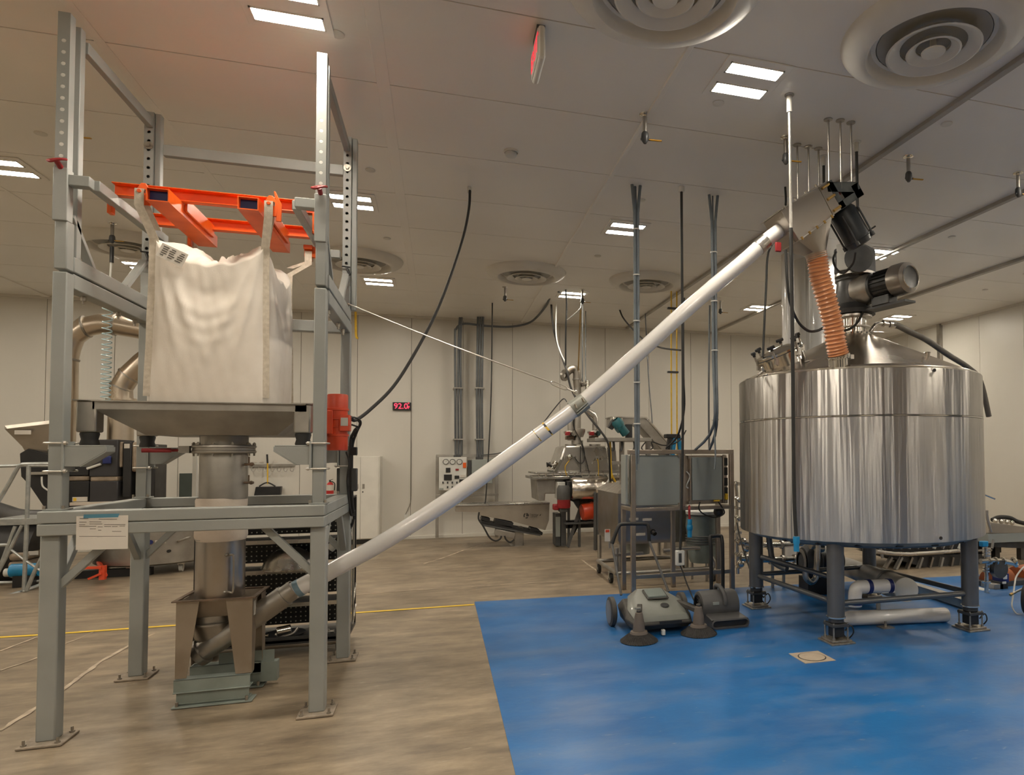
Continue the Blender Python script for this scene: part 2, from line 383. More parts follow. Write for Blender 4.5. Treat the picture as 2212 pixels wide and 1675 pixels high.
# ------------------------------------------------------------------ ceiling lamps
LENS = M('lamp_lens', (.9, .88, .84), .4, emit=(1, .90, .75), estr=LAMP_POWER)
def lamp(x, y, label):
    t = T('ceiling_lamp', label, 'lamp', (x, y, ZC), 'twin-strip ceiling lamps')
    MB().box(x-.24, x+.24, y-.25, y+.25, ZC-.012, ZC-.001).build('housing', CEILM, t, bevel=.004)
    for s in (-.125, .125):
        MB().box(x-.19, x+.19, y+s-.055, y+s+.055, ZC-.0165, ZC-.0125).build('lens', LENS, t)
        MB().box(x-.20, x-.19, y+s-.065, y+s+.065, ZC-.018, ZC-.012).box(x+.19, x+.20, y+s-.065, y+s+.065, ZC-.018, ZC-.012).box(x-.2, x+.2, y+s-.065, y+s-.055, ZC-.018, ZC-.012).box(x-.2, x+.2, y+s+.055, y+s+.065, ZC-.018, ZC-.012).build('lens_frame', CEILM, t)
    return t
seen = {(-.88, 4.26): 'twin-strip lamp on the ceiling above the bulk bag frame, cut by the top edge', (2.05, 4.2): 'large twin-strip ceiling lamp right of the exit sign, nearest whole one',
 (-3.79, 7.42): 'twin-strip ceiling lamp at the left edge, cut off by the frame', (-.88, 7.42): 'twin-strip ceiling lamp seen behind the right perforated mast', (2.05, 7.42): 'twin-strip ceiling lamp crossed by the grey conduit bundle',
 (-3.9, 10.75): 'ceiling lamp glimpsed between left frame post and bulk bag', (-.89, 10.75): 'twin-strip ceiling lamp just right of the steel frame, near the back wall', (2.06, 10.75): 'far twin-strip ceiling lamp beside the yellow valve handle',
 (5.45, 10.8): 'far twin-strip ceiling lamp between tube and white columns', (5.5, 7.42): 'twin-strip ceiling lamp peeking out above the agitator motor', (8.43, 10.8): 'far twin-strip ceiling lamp above the steel tank lid'}
for (x, y), l in seen.items(): lamp(x, y, l)
for x, y in [(5.45, 4.2), (8.43, 7.42), (8.43, 4.2), (-3.85, 4.2), (-6.8, 4.2), (-6.8, 7.42), (-6.8, 10.75)]+[(x, y) for x in (-6.8, -3.85, -.88, 2.05, 5.45, 8.43) for y in (.95, -2.3)]:
    lamp(x, y, 'ceiling lamp out of view, %s column from the left wall, %s' % (dict(zip((-6.8, -3.85, -.88, 2.05, 5.45, 8.43), ('first', 'second', 'third', 'fourth', 'fifth', 'sixth')))[x], {.95: 'row above the camera', -2.3: 'row behind the camera', 4.2: 'nearest row ahead', 7.42: 'middle row ahead', 10.75: 'far row ahead'}[y]))

# ------------------------------------------------------------------ ceiling air diffusers
def diffuser(x, y, label):
    t = T('air_diffuser', label, 'diffuser', (x, y, ZC), 'round ceiling air diffusers')
    D = (0, 0, -1); o = (x, y, ZC)
    MB().lathe([(.565, 0), (.562, .015), (.55, .035), (.52, .062), (.47, .085), (.43, .095), (.41, .096), (.40, .088), (.385, .055), (.372, .03), (.34, .03)], o, D, 56).build('outer_skirt', WHITE, t)
    for r0, r1, a, b in ((.285, .20, .10, .045), (.165, .105, .105, .055)):
        MB().lathe([(r1, b), (r1+.01, b), (r0-.02, a-.012), (r0, a), (r0-.012, a+.004), (r1, b+.02)], o, D, 44).build('cone_ring', WHITE, t)
    MB().lathe([(.0001, .095), (.06, .098), (.073, .104), (.07, .112), (.0001, .108)], o, D, 32).build('centre_disc', WHITE, t)
    MB().cyl((x, y, ZC-.1), (x, y, ZC-.003), .02, n=10).build('stem', WHITE, t)
    MB().lathe([(.345, .03), (.33, .03), (.0001, .006)], o, D, 32).build('duct_neck', GREYP, t)
    return t
for x, y, l in [(1.185, 3.44, 'large round white air diffuser at the top edge, left of the two nearest'), (2.965, 3.41, 'large round white air diffuser in the top right corner'),
 (1.18, 9.61, 'far round air diffuser left of the conduit bundle, over the back wall'), (2.97, 9.57, 'far round air diffuser behind the conduit bundle'),
 (-1.05, 9.6, 'round air diffuser half hidden by the right rear mast'), (-3.67, 9.65, 'round air diffuser seen left of the bulk bag')]: diffuser(x, y, l)

# ------------------------------------------------------------------ small ceiling fittings
def valve(px, py, label, s=1.0, down=.16, hose=False, yaw=0):
    p = F(px, py, ZC); x, y = p.x, p.y
    t = T('ceiling_valve', label, 'valve', (x, y, ZC), 'ball valves hanging from the ceiling')
    MB().lathe([(.045, 0), (.043, .006), (.022, .012), (.018, .02)], (x, y, ZC), (0, 0, -1), 16, True).build('escutcheon', SSP, t)
    MB().cyl((x, y, ZC-.01), (x, y, ZC-down), .017, n=12).build('pipe_stub', SSD, t)
    zb = ZC-down
    MB().lathe([(.02, 0), (.027, .012), (.03, .04), (.027, .068), (.018, .08), (.012, .09), (.0001, .09)], (x, y, zb+.02), (0, 0, -1), 14).build('valve_body', DARKM, t)
    MB().cyl((x-.035, y, zb-.04), (x+.04, y-.01, zb-.04), .009, n=8).build('valve_stem', DARKM, t)
    MB().bar((x+.03, y-.01, zb-.043), (x+.125, y-.035, zb-.05), .018, .006).build('lever', YELH, t)
    return t
for px, py, l in [(1393, 247, 'ceiling ball valve with yellow lever, in line with the exit sign lamp'), (1697, 296, 'ceiling ball valve just left of the tall silver drop rod'), (1962, 338, 'ceiling ball valve right of the conveyor head, over ribbed panels'),
 (2199, 374, 'ceiling ball valve at the right edge of the view'), (1091, 620, 'small far ceiling ball valve under the left far diffuser'), (1556, 650, 'small far ceiling ball valve near the yellow hoses'), (243, 482, 'ceiling ball valve feeding the coiled blue air hose'), (160, 240, 'ceiling valve hidden behind left mast, only yellow lever showing'), (1258, 626, 'far ceiling valve beside the twin-strip lamp over the dryer')]: valve(px, py, l)
for px, py, l in [(728, 73, 'round white sprinkler cap beside the top lamp'), (88, 288, 'round sprinkler cap left of the left mast'), (800, 367, 'round sprinkler cap right of the right rear mast'), (2045, 267, 'round sprinkler cap over the ribbed panels, upper right'), (1552, 222, 'round sprinkler cap below the big twin lamp'), (1291, 553, 'round sprinkler cap between the two far diffusers'), (836, 515, 'round sprinkler cap above half hidden diffuser'), (2056, 512, 'round sprinkler cap between two ceiling trims at right'), (2128, 626, 'round sprinkler cap above the right wall'), (1385, 432, 'round sprinkler cap beside the conduit bundle')]:
    p = F(px, py, ZC); o = MB().lathe([(.044, 0), (.044, .006), (.04, .009), (.0001, .009)], (p.x, p.y, ZC), (0, 0, -1), 20, True).build('sprinkler_cap', WHITE); tag(o, l, 'sprinkler', 'flat sprinkler caps on the ceiling')
p = F(1104, 326, ZC); t = T('smoke_detector', 'round white smoke detector on the ceiling left of the conduits', 'detector', (p.x, p.y, ZC))
MB().lathe([(.062, 0), (.062, .015), (.056, .02)], p, (0, 0, -1), 24, True).build('base', WHITE, t); MB().lathe([(.05, .02), (.05, .04), (.042, .05), (.0001, .052)], p, (0, 0, -1), 24).build('sensor_head', PLW, t)
# exit sign hanging edge-on
p = F(1163, 72, ZC); x, y = p.x, p.y; t = T('exit_sign', 'white exit sign with glowing red letters, hung edge-on from ceiling', 'sign', (x, y, ZC))
MB().box(x-.022, x+.03, y-.09, y+.09, ZC-.04, ZC).build('mount', DARKM, t, bevel=.004)
MB().box(x-.02, x+.022, y-.155, y+.155, ZC-.245, ZC-.04).build('casing', WHITE, t, bevel=.014)
MB().box(x-.025, x-.0195, y-.14, y+.14, ZC-.23, ZC-.055).build('face', PLW, t, bevel=.002)
text('letters', 'EXIT', .15, (x-.026, y, ZC-.143), (PI/2, 0, -PI/2), SIGNR, t, .001)
# ------------------------------------------------------------------ bulk bag discharge frame
fr = T('bag_discharge_stand', 'grey welded steel frame with perforated masts holding the bulk bag', 'frame', (-1.37, 5.08, 0))
XA, XB, YA_, YC = -2.032, -.70, 4.515, 5.635
def fb(name, m, bevel=.004, mat=None): return m.build(name, mat or STEEL, fr, bevel=bevel)
for i, (x, y) in enumerate(((XA, YA_), (XB, YA_), (XA, YC), (XB, YC))):
    fb('leg', MB().box(x-.045, x+.045, y-.045, y+.045, .012, 1.125), .008)
    sx = -1 if x < -1 else 1
    pl = fb('base_plate', MB().box(x-.10, x+.10, y-.11, y+.09, 0.003, .014), .002, BASEP)
    for a in (-.075, .075):
        for b in (-.085, .065):
            MB().cyl((x+a, y+b, .014), (x+a, y+b, .022), .013, n=6).cyl((x+a, y+b, .022), (x+a, y+b, .045), .007, n=8).build('anchor_bolt', BOLT, pl)
    # knee braces to the ring beams
    iy = 1 if y < 5 else -1
    fb('knee_brace', MB().bar((x+(-sx)*.03, y-.0, .84), (x+(-sx)*.30, y-.0, 1.13), .04, .04, (0, 1, 0)), .003)
    fb('knee_brace', MB().bar((x, y+iy*.03, .84), (x, y+iy*.30, 1.13), .04, .04, (1, 0, 0)), .003)
for z0, z1 in ((1.125, 1.189), (1.192, 1.258)):
    fb('ring_beam', MB().box(-2.075, -.66, 4.43, 4.52, z0, z1), .006); fb('ring_beam', MB().box(-2.075, -.66, 5.60, 5.69, z0, z1), .006)
    fb('ring_beam', MB().box(-2.075, -1.985, 4.521, 5.599, z0, z1), .006); fb('ring_beam', MB().box(-.75, -.66, 4.521, 5.599, z0, z1), .006)
for x, y in ((XA+.012, YA_+.005), (XB-.005, YA_+.005), (XA+.012, YC-.0), (XB, YC-.0)):
    fb('post', MB().box(x-.034, x+.034, y-.04, y+.04, 1.259, 2.585), .006)
    fb('post_foot', MB().box(x-.05, x+.05, y-.05, y+.05, 1.2585, 1.268), .002)
    for bx in (-.043, .043):
        for by in (-.043,): MB().cyl((x+bx, y+by, 1.268), (x+bx, y+by, 1.285), .008, n=6).build('bolt', BOLT, fr)
    # upper section and mast
    fb('upper_post', MB().box(x-.03, x+.03, y-.04, y+.04, 2.60, 2.875), .006)
    fb('rear_tube', MB().box(x-.022, x+.02, y+.085, y+.14, 2.69, 4.05) if y < 5 else MB().box(x+.032, x+.068, y-.01, y+.05, 2.69, 4.05), .004)
# perforated masts
zh = [3.232+.0655*k for k in range(11)]
for x, y, back in ((-2.022, 4.47, 0), (-.708, 4.47, 0), (-2.018, 5.605, 1), (-.70, 5.605, 1)):
    z0 = 2.876; hs = [z for z in (zh if not back else [3.05+.0655*k for k in range(14)])]
    m = MB().holeplate(x-.029, x+.029, z0, 4.05, y, hs, .0115, deep=.007)
    m.box(x-.029, x-.025, y+.0005, y+.058, z0, 4.05).box(x+.025, x+.029, y+.0005, y+.058, z0, 4.05).box(x-.025, x+.025, y+.054, y+.058, z0, 4.05).box(x-.025, x+.025, y+.001, y+.054, 4.046, 4.05)
    fb('mast', m, 0)
    if not back:
        for z in hs:
            MB().lathe([(.0112, 0), (.0108, -.0015), (.0001, -.0025)], (x, y+.002, z), (0, 1, 0), 12).build('hole_disc', PLW, fr)  # pale disc set in each hole of the front masts
        fb('mast_sleeve', MB().box(x-.034, x+.034, y-.005, y+.064, 2.868, 3.165), .004)
        t1 = MB().tube([(x-.045, y-.035, 3.185), (x-.02, y-.055, 3.175), (x+.02, y-.055, 3.19), (x+.04, y-.035, 3.20), (x, y-.03, 3.20), (x-.045, y-.035, 3.185)], .007, 8).cyl((x, y+.0, 3.165), (x, y-.045, 3.185), .014, n=10)
        lab(fb('locking_pin', t1, 0, RED), 'red handled locking pin')
    else:
        MB().cyl((x, y-.008, 3.80), (x, y, 3.80), .028, n=20).cyl((x, y-.02, 3.80), (x, y-.008, 3.80), .014, n=6).build('bolt', BOLT, fr)
        MB().tube([(x-.03, y-.02, 3.02), (x+.03, y-.02, 3.015)], .006, 8).tube([(x+.005, y-.022, 3.01), (x+.02, y-.03, 2.975), (x+.03, y-.03, 2.95)], .009, 8).build('locking_pin', BLACK, fr)
# intermediate beams, upper rails, cradle
for x0, x1 in ((-2.06, -1.985), (-.735, -.665)):
    fb('side_beam', MB().box(x0, x1, 4.555, 5.60, 2.505, 2.592), .006); fb('side_beam', MB().box(x0, x1, 4.555, 5.60, 2.602, 2.69), .006)
    xm = (x0+x1)/2
    fb('diagonal_brace', MB().bar((xm, 4.58, 2.93), (xm, 4.83, 2.69), .03, .045, (1, 0, 0)), .003)
    fb('diagonal_brace', MB().bar((xm, 5.58, 2.95), (xm, 5.28, 2.69), .03, .045, (1, 0, 0)), .003)
    for yy in (4.75, 5.2, 5.45): MB().cyl((xm, yy, 2.505), (xm, yy, 2.478), .014, n=6).cyl((xm, yy, 2.48), (xm, yy, 2.46), .008, n=8).build('bolt', BOLT, fr)
fb('rear_beam', MB().box(-1.984, -.736, 5.605, 5.675, 2.505, 2.592), .006)
fb('top_rail', MB().box(-2.03, -1.99, 4.67, 5.60, 3.93, 4.0), .004); fb('top_rail', MB().box(-.725, -.685, 4.67, 5.60, 3.93, 4.0), .004)
fb('top_rail', MB().box(-1.928, -.728, 5.60, 5.65, 3.74, 3.82), .004)
for xi, xo in ((-1.89, -1.99), (-.853, -.74)):
    a, b = min(xi, xo), max(xi, xo)
    fb('cradle_arm', MB().box(a, b, 4.475, 4.535, 3.073, 3.133), .004); fb('cradle_arm', MB().box(a, b, 5.55, 5.60, 3.073, 3.133), .004)
    fb('cradle_bar', MB().box(xi-.025, xi+.025, 4.5355, 5.549, 3.073, 3.133), .004)
# isolator brackets with U-bolts
def bracket(x, y, sx, mirrorY=1):
    fb('bracket', MB().prism([(x, y-.05, 1.61), (x+sx*.20, y-.05, 1.61), (x+sx*.20, y-.05, 1.585), (x+sx*.08, y-.05, 1.50), (x, y-.05, 1.50)], (0, .006, 0)).prism([(x, y+.05, 1.61), (x+sx*.20, y+.05, 1.61), (x+sx*.20, y+.05, 1.585), (x+sx*.08, y+.05, 1.50), (x, y+.05, 1.50)], (0, .006, 0))
       .box(min(x, x+sx*.2), max(x, x+sx*.2), y-.05, y+.056, 1.61, 1.618).box(min(x, x+sx*.012), max(x, x+sx*.012), y-.06, y+.066, 1.47, 1.64).prism([(x+sx*.2, y-.05, 1.61), (x+sx*.2, y-.05, 1.585), (x+sx*.08, y-.05, 1.50), (x+sx*.085, y-.05, 1.497), (x+sx*.206, y-.05, 1.58), (x+sx*.206, y-.05, 1.61)], (0, .106, 0)), .002)
    for z in (1.63, 1.475):
        xc = x-sx*.037
        MB().tube([(x+sx*.03, y-.055, z), (xc-sx*.02, y-.055, z), (xc-sx*.045, y-.05, z), (xc-sx*.048, y, z), (xc-sx*.045, y+.05, z), (xc-sx*.02, y+.055, z), (x+sx*.03, y+.055, z)], .0055, 8, 3).cyl((x+sx*.012, y-.055, z), (x+sx*.024, y-.055, z), .012, n=6).build('u_bolt', ZINC, fr)
bracket(-1.984, YA_, 1); bracket(-.741, YA_, -1); bracket(-1.984, YC, 1); bracket(-.737, YC, -1)

# ------------------------------------------------------------------ orange lifting spreader
sp = T('lifting_spreader', 'orange lifting spreader with fork pockets resting on the cradle bars', 'lifting frame', (-1.37, 5.0, 3.13))
def sb(n, m, bv=.003): return m.build(n, ORANGE, sp, bevel=bv)
def cchan(x0, x1, y, z0, z1, s):
    return MB().box(x0, x1, y, y+.006, z0, z1).box(x0, x1, min(y, y+s*.045), max(y, y+s*.045), z1-.007, z1).box(x0, x1, min(y, y+s*.045), max(y, y+s*.045), z0, z0+.007)
sb('cross_beam', cchan(-1.90, -.77, 4.80, 3.135, 3.215, -1)); sb('cross_beam', cchan(-1.90, -.80, 5.34, 3.135, 3.215, -1))
for x0, x1 in ((-1.652, -1.535), (-1.180, -1.066)):
    t_ = .006
    p_ = sb('fork_pocket', MB().box(x0, x1, 4.56, 5.46, 3.128, 3.134).box(x0, x1, 4.56, 5.46, 3.055, 3.061).box(x0, x0+t_, 4.56, 5.46, 3.061, 3.128).box(x1-t_, x1, 4.56, 5.46, 3.061, 3.128), 0)
    MB().box(x0+.0065, x1-.0065, 4.60, 5.44, 3.0615, 3.1275).build('pocket_fill', NAVY, p_)  # dark navy block filling the inside of the fork pocket
def hook(x, y, s):
    sb('strap_hook', MB().prism([(x-.035, y-.012, 3.05), (x+.035, y-.012, 3.05), (x+.04, y-.012, 3.13), (x+.012, y-.012, 3.18), (x-.012, y-.012, 3.18), (x-.04, y-.012, 3.13)], (0, .02, 0)).cyl((x, y-.07, 3.112), (x, y+.06, 3.112), .012, n=10))
hook(-1.69, 4.64, -1); hook(-1.015, 4.64, 1)
sb('strap_hook', MB().prism([(-.985, 4.63, 3.02), (-.955, 4.63, 3.02), (-.955, 4.63, 3.13), (-.99, 4.63, 3.21), (-1.0, 4.63, 3.21), (-.985, 4.63, 3.13)], (0, .012, 0)))
sb('strap_hook', MB().box(-.96, -.86, 5.395, 5.43, 3.02, 3.10).box(-.96, -.90, 5.36, 5.395, 3.07, 3.10))
sb('drop_tab', MB().box(-1.93, -1.905, 4.78, 4.83, 3.03, 3.135)); sb('drop_tab', MB().box(-.795, -.77, 4.85, 4.9, 3.03, 3.135)); sb('drop_tab', MB().box(-.72, -.71, 4.75, 4.79, 2.73, 3.0).box(-.80, -.71, 4.75, 4.79, 3.0, 3.02).box(-.80, -.79, 4.75, 4.79, 3.0, 3.135))
sb('spacer_bar', MB().box(-1.69, -1.67, 5.36, 5.40, 3.03, 3.135)); sb('spacer_bar', MB().box(-1.535, -1.52, 4.81, 5.34, 3.09, 3.175)); sb('spacer_bar', MB().box(-1.066, -1.05, 4.81, 5.34, 3.09, 3.175))

# ------------------------------------------------------------------ bulk bag
bg = T('bulk_bag', 'white woven bulk bag hanging by four straps above the steel tray', 'bulk bag', (-1.34, 5.0, 1.8))
bcx, bcy, hw, hd = -1.345, 5.0, .335, .385
NU, NV = 176, 72
def corner_w(a):
    return abs(math.sin(2*a))**3          # 1 near the corners
def bag_pt(i, j):
    a = 2*PI*i/NU+PI/4; v = j/NV
    c, s = math.cos(a), math.sin(a); k = 1/max(abs(c), abs(s)); n = 5.5
    k = 1/((abs(c)**n+abs(s)**n)**(1/n))
    cw = max(0, 1-abs(((a-PI/4) % (PI/2))-0)/.5, 1-abs(((a-PI/4) % (PI/2))-PI/2)/.5)
    top = 2.815-.095*(1-cw**1.3)+.045*cw**4
    fa = (a % (PI/2))
    top += .008*math.sin(a*9+.7)*(1-cw)+.006*math.sin(a*17)*(1-cw)
    z = 1.842+(top-1.842)*v
    bulge = 1+.055*math.sin(PI*min(1, v*1.15))*(1-cw)-.03*v+.03*(1-v)
    r = k*bulge
    # folds that radiate from the hung corners
    d = 1-v; fold = 0
    for q in range(4):
        ca = PI/4+q*PI/2; da = (a-ca+PI) % (2*PI)-PI
        if abs(da) < .85:
            for kk, (ang, am, wd) in enumerate(((.09, .010, .03), (.26, .020, .05), (.52, .017, .075))):
                for sg in (-1, 1):
                    w0 = da*sg-ang*(.25+1.9*d)
                    fold += am*math.exp(-(w0/wd)**2)*max(0, 1-d*1.35)*(.3+min(1, d*5))
    sq = ((a-PI/4) % (PI/2)-PI/4)/(PI/4); mid = math.exp(-((v-.62)/.2)**2)
    fold += .0016*math.sin((v+.28*(1-sq*sq))*62)*mid*(1-sq*sq)+.002*math.sin(a*31+v*6)*math.sin(v*13+a*4)
    fold -= .012*math.exp(-((v-.84+.06*(1-sq*sq))/.07)**2)*(1-sq*sq)
    r += fold/.36
    return V((bcx+hw*r*c, bcy+hd*r*s, z))
m = MB(); vs = [bag_pt(i, j) for j in range(NV+1) for i in range(NU)]
fs = [(j*NU+i, j*NU+(i+1) % NU, (j+1)*NU+(i+1) % NU, (j+1)*NU+i) for j in range(NV) for i in range(NU)]
# crumpled top panel
prev = NV*NU
for k in range(1, 9):
    b = len(vs); f = k/8
    for i in range(NU):
        p = vs[NV*NU+i]; q = V((bcx, bcy, 2.77)); e = p.lerp(q, f)
        e.z += .03*math.sin(i*.9+k*1.7)*f*(1-f)*2+.035*math.sin(i*2*PI/NU*7+k)*f*(1-f)*2+.05*math.sin(PI*f)
        vs.append(e)
    fs += [(prev+i, prev+(i+1) % NU, b+(i+1) % NU, b+i) for i in range(NU)]; prev = b
fs.append(tuple(range(prev, prev+NU)))
m.add(vs, fs); body = m.build('bag_body', FABRIC, bg, ang=80)
def near(a, v): return bag_pt(int(round(((a-PI/4) % (2*PI))/(2*PI)*NU)) % NU, int(v*NV))
for q, top in ((2.5, V((-1.69, 4.575, 3.127))), (3.5, V((-1.015, 4.575, 3.127))), (.5, V((-.93, 5.38, 3.06))), (1.5, V((-1.69, 5.42, 3.127)))):
    a = q*PI/2; out = V((math.cos(a), math.sin(a), 0)); tx = V((-out.y, out.x, 0)); tx = V((1, 0, 0)) if True else tx
    path = [near(a, v/14)+out*.009 for v in range(1, 15)]
    path += [top+V((0, 0, -.10)), top, top+V((0, .05, .01)), top+V((0, .06, -.06)), path[-1]+V((0, .03, .06))]
    L_ = []; Rr = []
    for p in path: L_.append(p-tx*.024); Rr.append(p+tx*.024)
    mm = MB(); n_ = len(path); off = V((0, .004, 0))
    mm.add(L_+Rr+[p+off for p in L_]+[p+off for p in Rr], [(i, i+1, n_+i+1, n_+i) for i in range(n_-1)]+[(2*n_+i, 3*n_+i, 3*n_+i+1, 2*n_+i+1) for i in range(n_-1)]+[(i, 2*n_+i, 2*n_+i+1, i+1) for i in range(n_-1)]+[(n_+i, n_+i+1, 3*n_+i+1, 3*n_+i) for i in range(n_-1)])
    mm.build('strap', WEB, bg, ang=60)
c_ = AY(372, 551, 4.597)
rot = Matrix.Rotation(.42, 3, 'Y')
lb = lab(MB().cbox(c_, .145, .004, .085, rot).build('document_pouch', PAPER, bg), 'white document pouch with rows of small print')
for k in range(5):
    for q in range(3): MB().cbox(c_+rot @ V((-.045+q*.045+random.uniform(-.005, .005), -.003, .028-k*.013)), random.uniform(.018, .034), .001, .0045, rot).build('print_line', INK, lb)

# ------------------------------------------------------------------ vibrating tray hopper
hp = T('vibrating_hopper', 'dull stainless square tray hopper on rubber mounts under the bulk bag', 'hopper', (-1.35, 5.02, 1.62))
x0, x1, y0, y1 = -1.905, -.795, 4.60, 5.47
rim = MB()
for a, b, c, d in ((x0, x1, y0, y0+.006), (x0, x1, y1-.006, y1), (x0, x0+.006, y0, y1), (x1-.006, x1, y0, y1)): rim.box(a, b, c, d, 1.828, 1.874)
rim.box(x0, x1, y0-.02, y0+.006, 1.872, 1.878).box(x0, x1, y1-.006, y1+.02, 1.872, 1.878).box(x0-.02, x0+.006, y0, y1, 1.872, 1.878).box(x1-.006, x1+.02, y0, y1, 1.872, 1.878)
rim.build('rim', SSD, hp)
R1 = [(x0, y0, 1.83), (x1, y0, 1.83), (x1, y1, 1.83), (x0, y1, 1.83)]; R2 = [(-1.70, 4.76, 1.685), (-.99, 4.76, 1.685), (-.99, 5.32, 1.685), (-1.70, 5.32, 1.685)]
MB().loft([R1, R2], False, True).build('pan', SSD, hp, ang=20)
MB().loft([[(x0, y0+.004, 1.83), (x1, y0+.004, 1.83), (x1, y0+.004, 1.69), (x0, y0+.004, 1.69)], [(x0, y0+.010, 1.83), (x1, y0+.010, 1.83), (x1, y0+.010, 1.69), (x0, y0+.010, 1.69)]]) if False else None
for xa, xb in ((-1.985, -1.885), (-.868, -.772)):
    for ya, yb in ((4.60, 4.70), (5.40, 5.50)):
        o = MB().box(xa, xb, ya, yb, 1.695, 1.876).build('corner_column', SSD, hp, bevel=.01)
        MB().box(xa-.012, xb+.012, ya-.012, yb+.012, 1.8765, 1.882).build('cap_plate', SSD, o)
        xm, ym = (xa+xb)/2, (ya+yb)/2
        lab(MB().lathe([(.045, 1.62), (.047, 1.63), (.040, 1.655), (.047, 1.685), (.045, 1.694)], (xm, ym, 0), (0, 0, 1), 20, True, True).build('isolator', RUBBER, hp), 'black rubber vibration mount')
        MB().cyl((xm, ym, 1.618), (xm, ym, 1.63), .016, n=6).build('bolt', BOLT, hp)
OX, OY = -1.346, 5.0
MB().cyl((OX, OY, 1.69), (OX, OY, 1.625), .137, n=40).build('outlet_collar', SSD, hp)
fl_ = MB().lathe([(.14, 1.628), (.178, 1.626), (.182, 1.62), (.182, 1.612), (.176, 1.607), (.176, 1.592), (.182, 1.588), (.182, 1.578), (.176, 1.572), (.138, 1.571)], (OX, OY, 0), (0, 0, 1), 48).build('clamp_flange', SSD, hp)
for k in range(10):
    a = 2*PI*k/10+.2; x, y = OX+.168*math.cos(a), OY+.168*math.sin(a)
    MB().cyl((x, y, 1.555), (x, y, 1.645), .006, n=8).cyl((x, y, 1.628), (x, y, 1.638), .011, n=6).build('bolt', BOLT, fl_)
hd_ = lab(MB().tube([(OX-.20, OY-.06, 1.595), (OX-.26, OY-.08, 1.592), (OX-.30, OY-.09, 1.592)], .009, 8).tube([(OX-.27, OY-.085, 1.592), (OX-.30, OY-.092, 1.592), (OX-.36, OY-.10, 1.592), (OX-.42, OY-.108, 1.592)], .014, 10).build('clamp_handle', RED, hp), 'red grip clamp lever')
MB().box(OX-.235, OX-.175, OY-.08, OY-.04, 1.575, 1.62).cyl((OX-.23, OY-.06, 1.61), (OX-.23, OY-.06, 1.58), .02, n=8).build('clamp_body', SSD, hp)
MB().lathe([(.135, 1.572), (.137, 1.56), (.137, 1.275)], (OX, OY, 0), (0, 0, 1), 48).build('outlet_cylinder', SSD, hp)
for z in (1.50, 1.38):
    MB().cyl((OX+.128, OY-.045, z), (OX+.185, OY-.06, z), .008, n=8).sphere((OX+.17, OY-.055, z), .013, 8, 6).cyl((OX+.155, OY-.05, z), (OX+.155, OY-.05, z+.05), .005, n=6).build('drain_valve', RUST, hp)
# orange vibrator motor on the right side of the tray
vx, vy = -.668, 4.98
vb = lab(MB().lathe([(.0001, 1.59), (.062, 1.59), (.066, 1.596), (.066, 1.685), (.072, 1.687), (.072, 1.70), (.064, 1.702), (.064, 1.86), (.072, 1.862), (.072, 1.876), (.066, 1.878), (.066, 1.966), (.062, 1.972), (.0001, 1.972)], (vx, vy, 0), (0, 0, 1), 36).build('vibrator_motor', ORED, hp), 'red-orange cylindrical vibrator motor')
MB().box(vx+.02, vx+.085, vy-.075, vy+.02, 1.72, 1.83).box(vx-.066, vx-.02, vy-.07, vy+.07, 1.70, 1.86).build('terminal_box', ORED, vb, bevel=.004)
MB().box(vx+.03, vx+.075, vy-.078, vy-.0755, 1.755, 1.81).build('rating_plate', ZINC, vb)
for zz in (1.745, 1.80): MB().lathe([(.0645, zz-.003), (.067, zz), (.0645, zz+.003)], (vx, vy, 0), (0, 0, 1), 30).build('rib', ORED, vb)
MB().box(-.775, -.735, vy-.08, vy+.08, 1.68, 1.88).build('motor_bracket', STEEL, hp, bevel=.003)

# ------------------------------------------------------------------ discharge sleeve, lower drum, conveyor inlet hopper
ch = T('discharge_chute', 'bluish stainless tube chute with white cloth sleeve between beams and hopper', 'chute', (OX, OY, .62))
MB().lathe([(.140, 1.285), (.146, 1.27), (.143, 1.18), (.148, 1.11), (.150, 1.04), (.140, 1.01)], (OX-.01, OY, 0), (0, 0, 1), 40).build('cloth_sleeve', SLEEVE, ch)
MB().lathe([(.139, 1.035), (.139, .65), (.134, .64)], (OX-.012, OY, 0), (0, 0, 1), 48).build('chute_tube', SSB, ch)
MB().lathe([(.1415, 1.03), (.1435, 1.024), (.1415, 1.018)], (OX-.012, OY, 0), (0, 0, 1), 40).build('clamp_band', SSD, ch)
hx, hy = OX+.085, OY-.117
MB().tube([(hx-.035, hy+.01, .925), (hx-.005, hy-.015, .925), (hx+.012, hy-.02, .915), (hx+.014, hy-.02, .80), (hx+.012, hy-.02, .695), (hx-.01, hy-.015, .69), (hx-.04, hy+.01, .69)], .0075, 8, 4).sphere((hx-.035, hy+.0, .925), .014, 8, 6).sphere((hx-.04, hy+.0, .69), .014, 8, 6).build('handle', SSD, ch)

ih = T('conveyor_hopper', 'brownish stainless inlet hopper on tapered legs and green-grey channel base', 'hopper', (-1.35, 5.02, 0))
X0, X1, Y0, Y1 = -1.558, -1.138, 4.86, 5.20
MB().box(X0-.02, X1+.02, Y0-.02, Y0+.006, .648, .656).box(X0-.02, X1+.02, Y1-.006, Y1+.02, .648, .656).box(X0-.02, X0+.006, Y0, Y1, .648, .656).box(X1-.006, X1+.02, Y0, Y1, .648, .656).build('rim_flange', RUST, ih)
HB = M('weathered_stainless', (.42, .365, .30), .45, .85, (.33, .275, .215), 4)
for y in (Y0, Y1-.004):
    MB().prism([(X0, y, .648), (X0+.125, y, .648), (X0+.062, y, .175), (X0, y, .175)], (0, .004, 0)).build('leg', HB, ih)
    MB().prism([(X1-.15, y, .648), (X1, y, .648), (X1, y, .175), (X1-.09, y, .175)], (0, .004, 0)).build('leg', HB, ih)
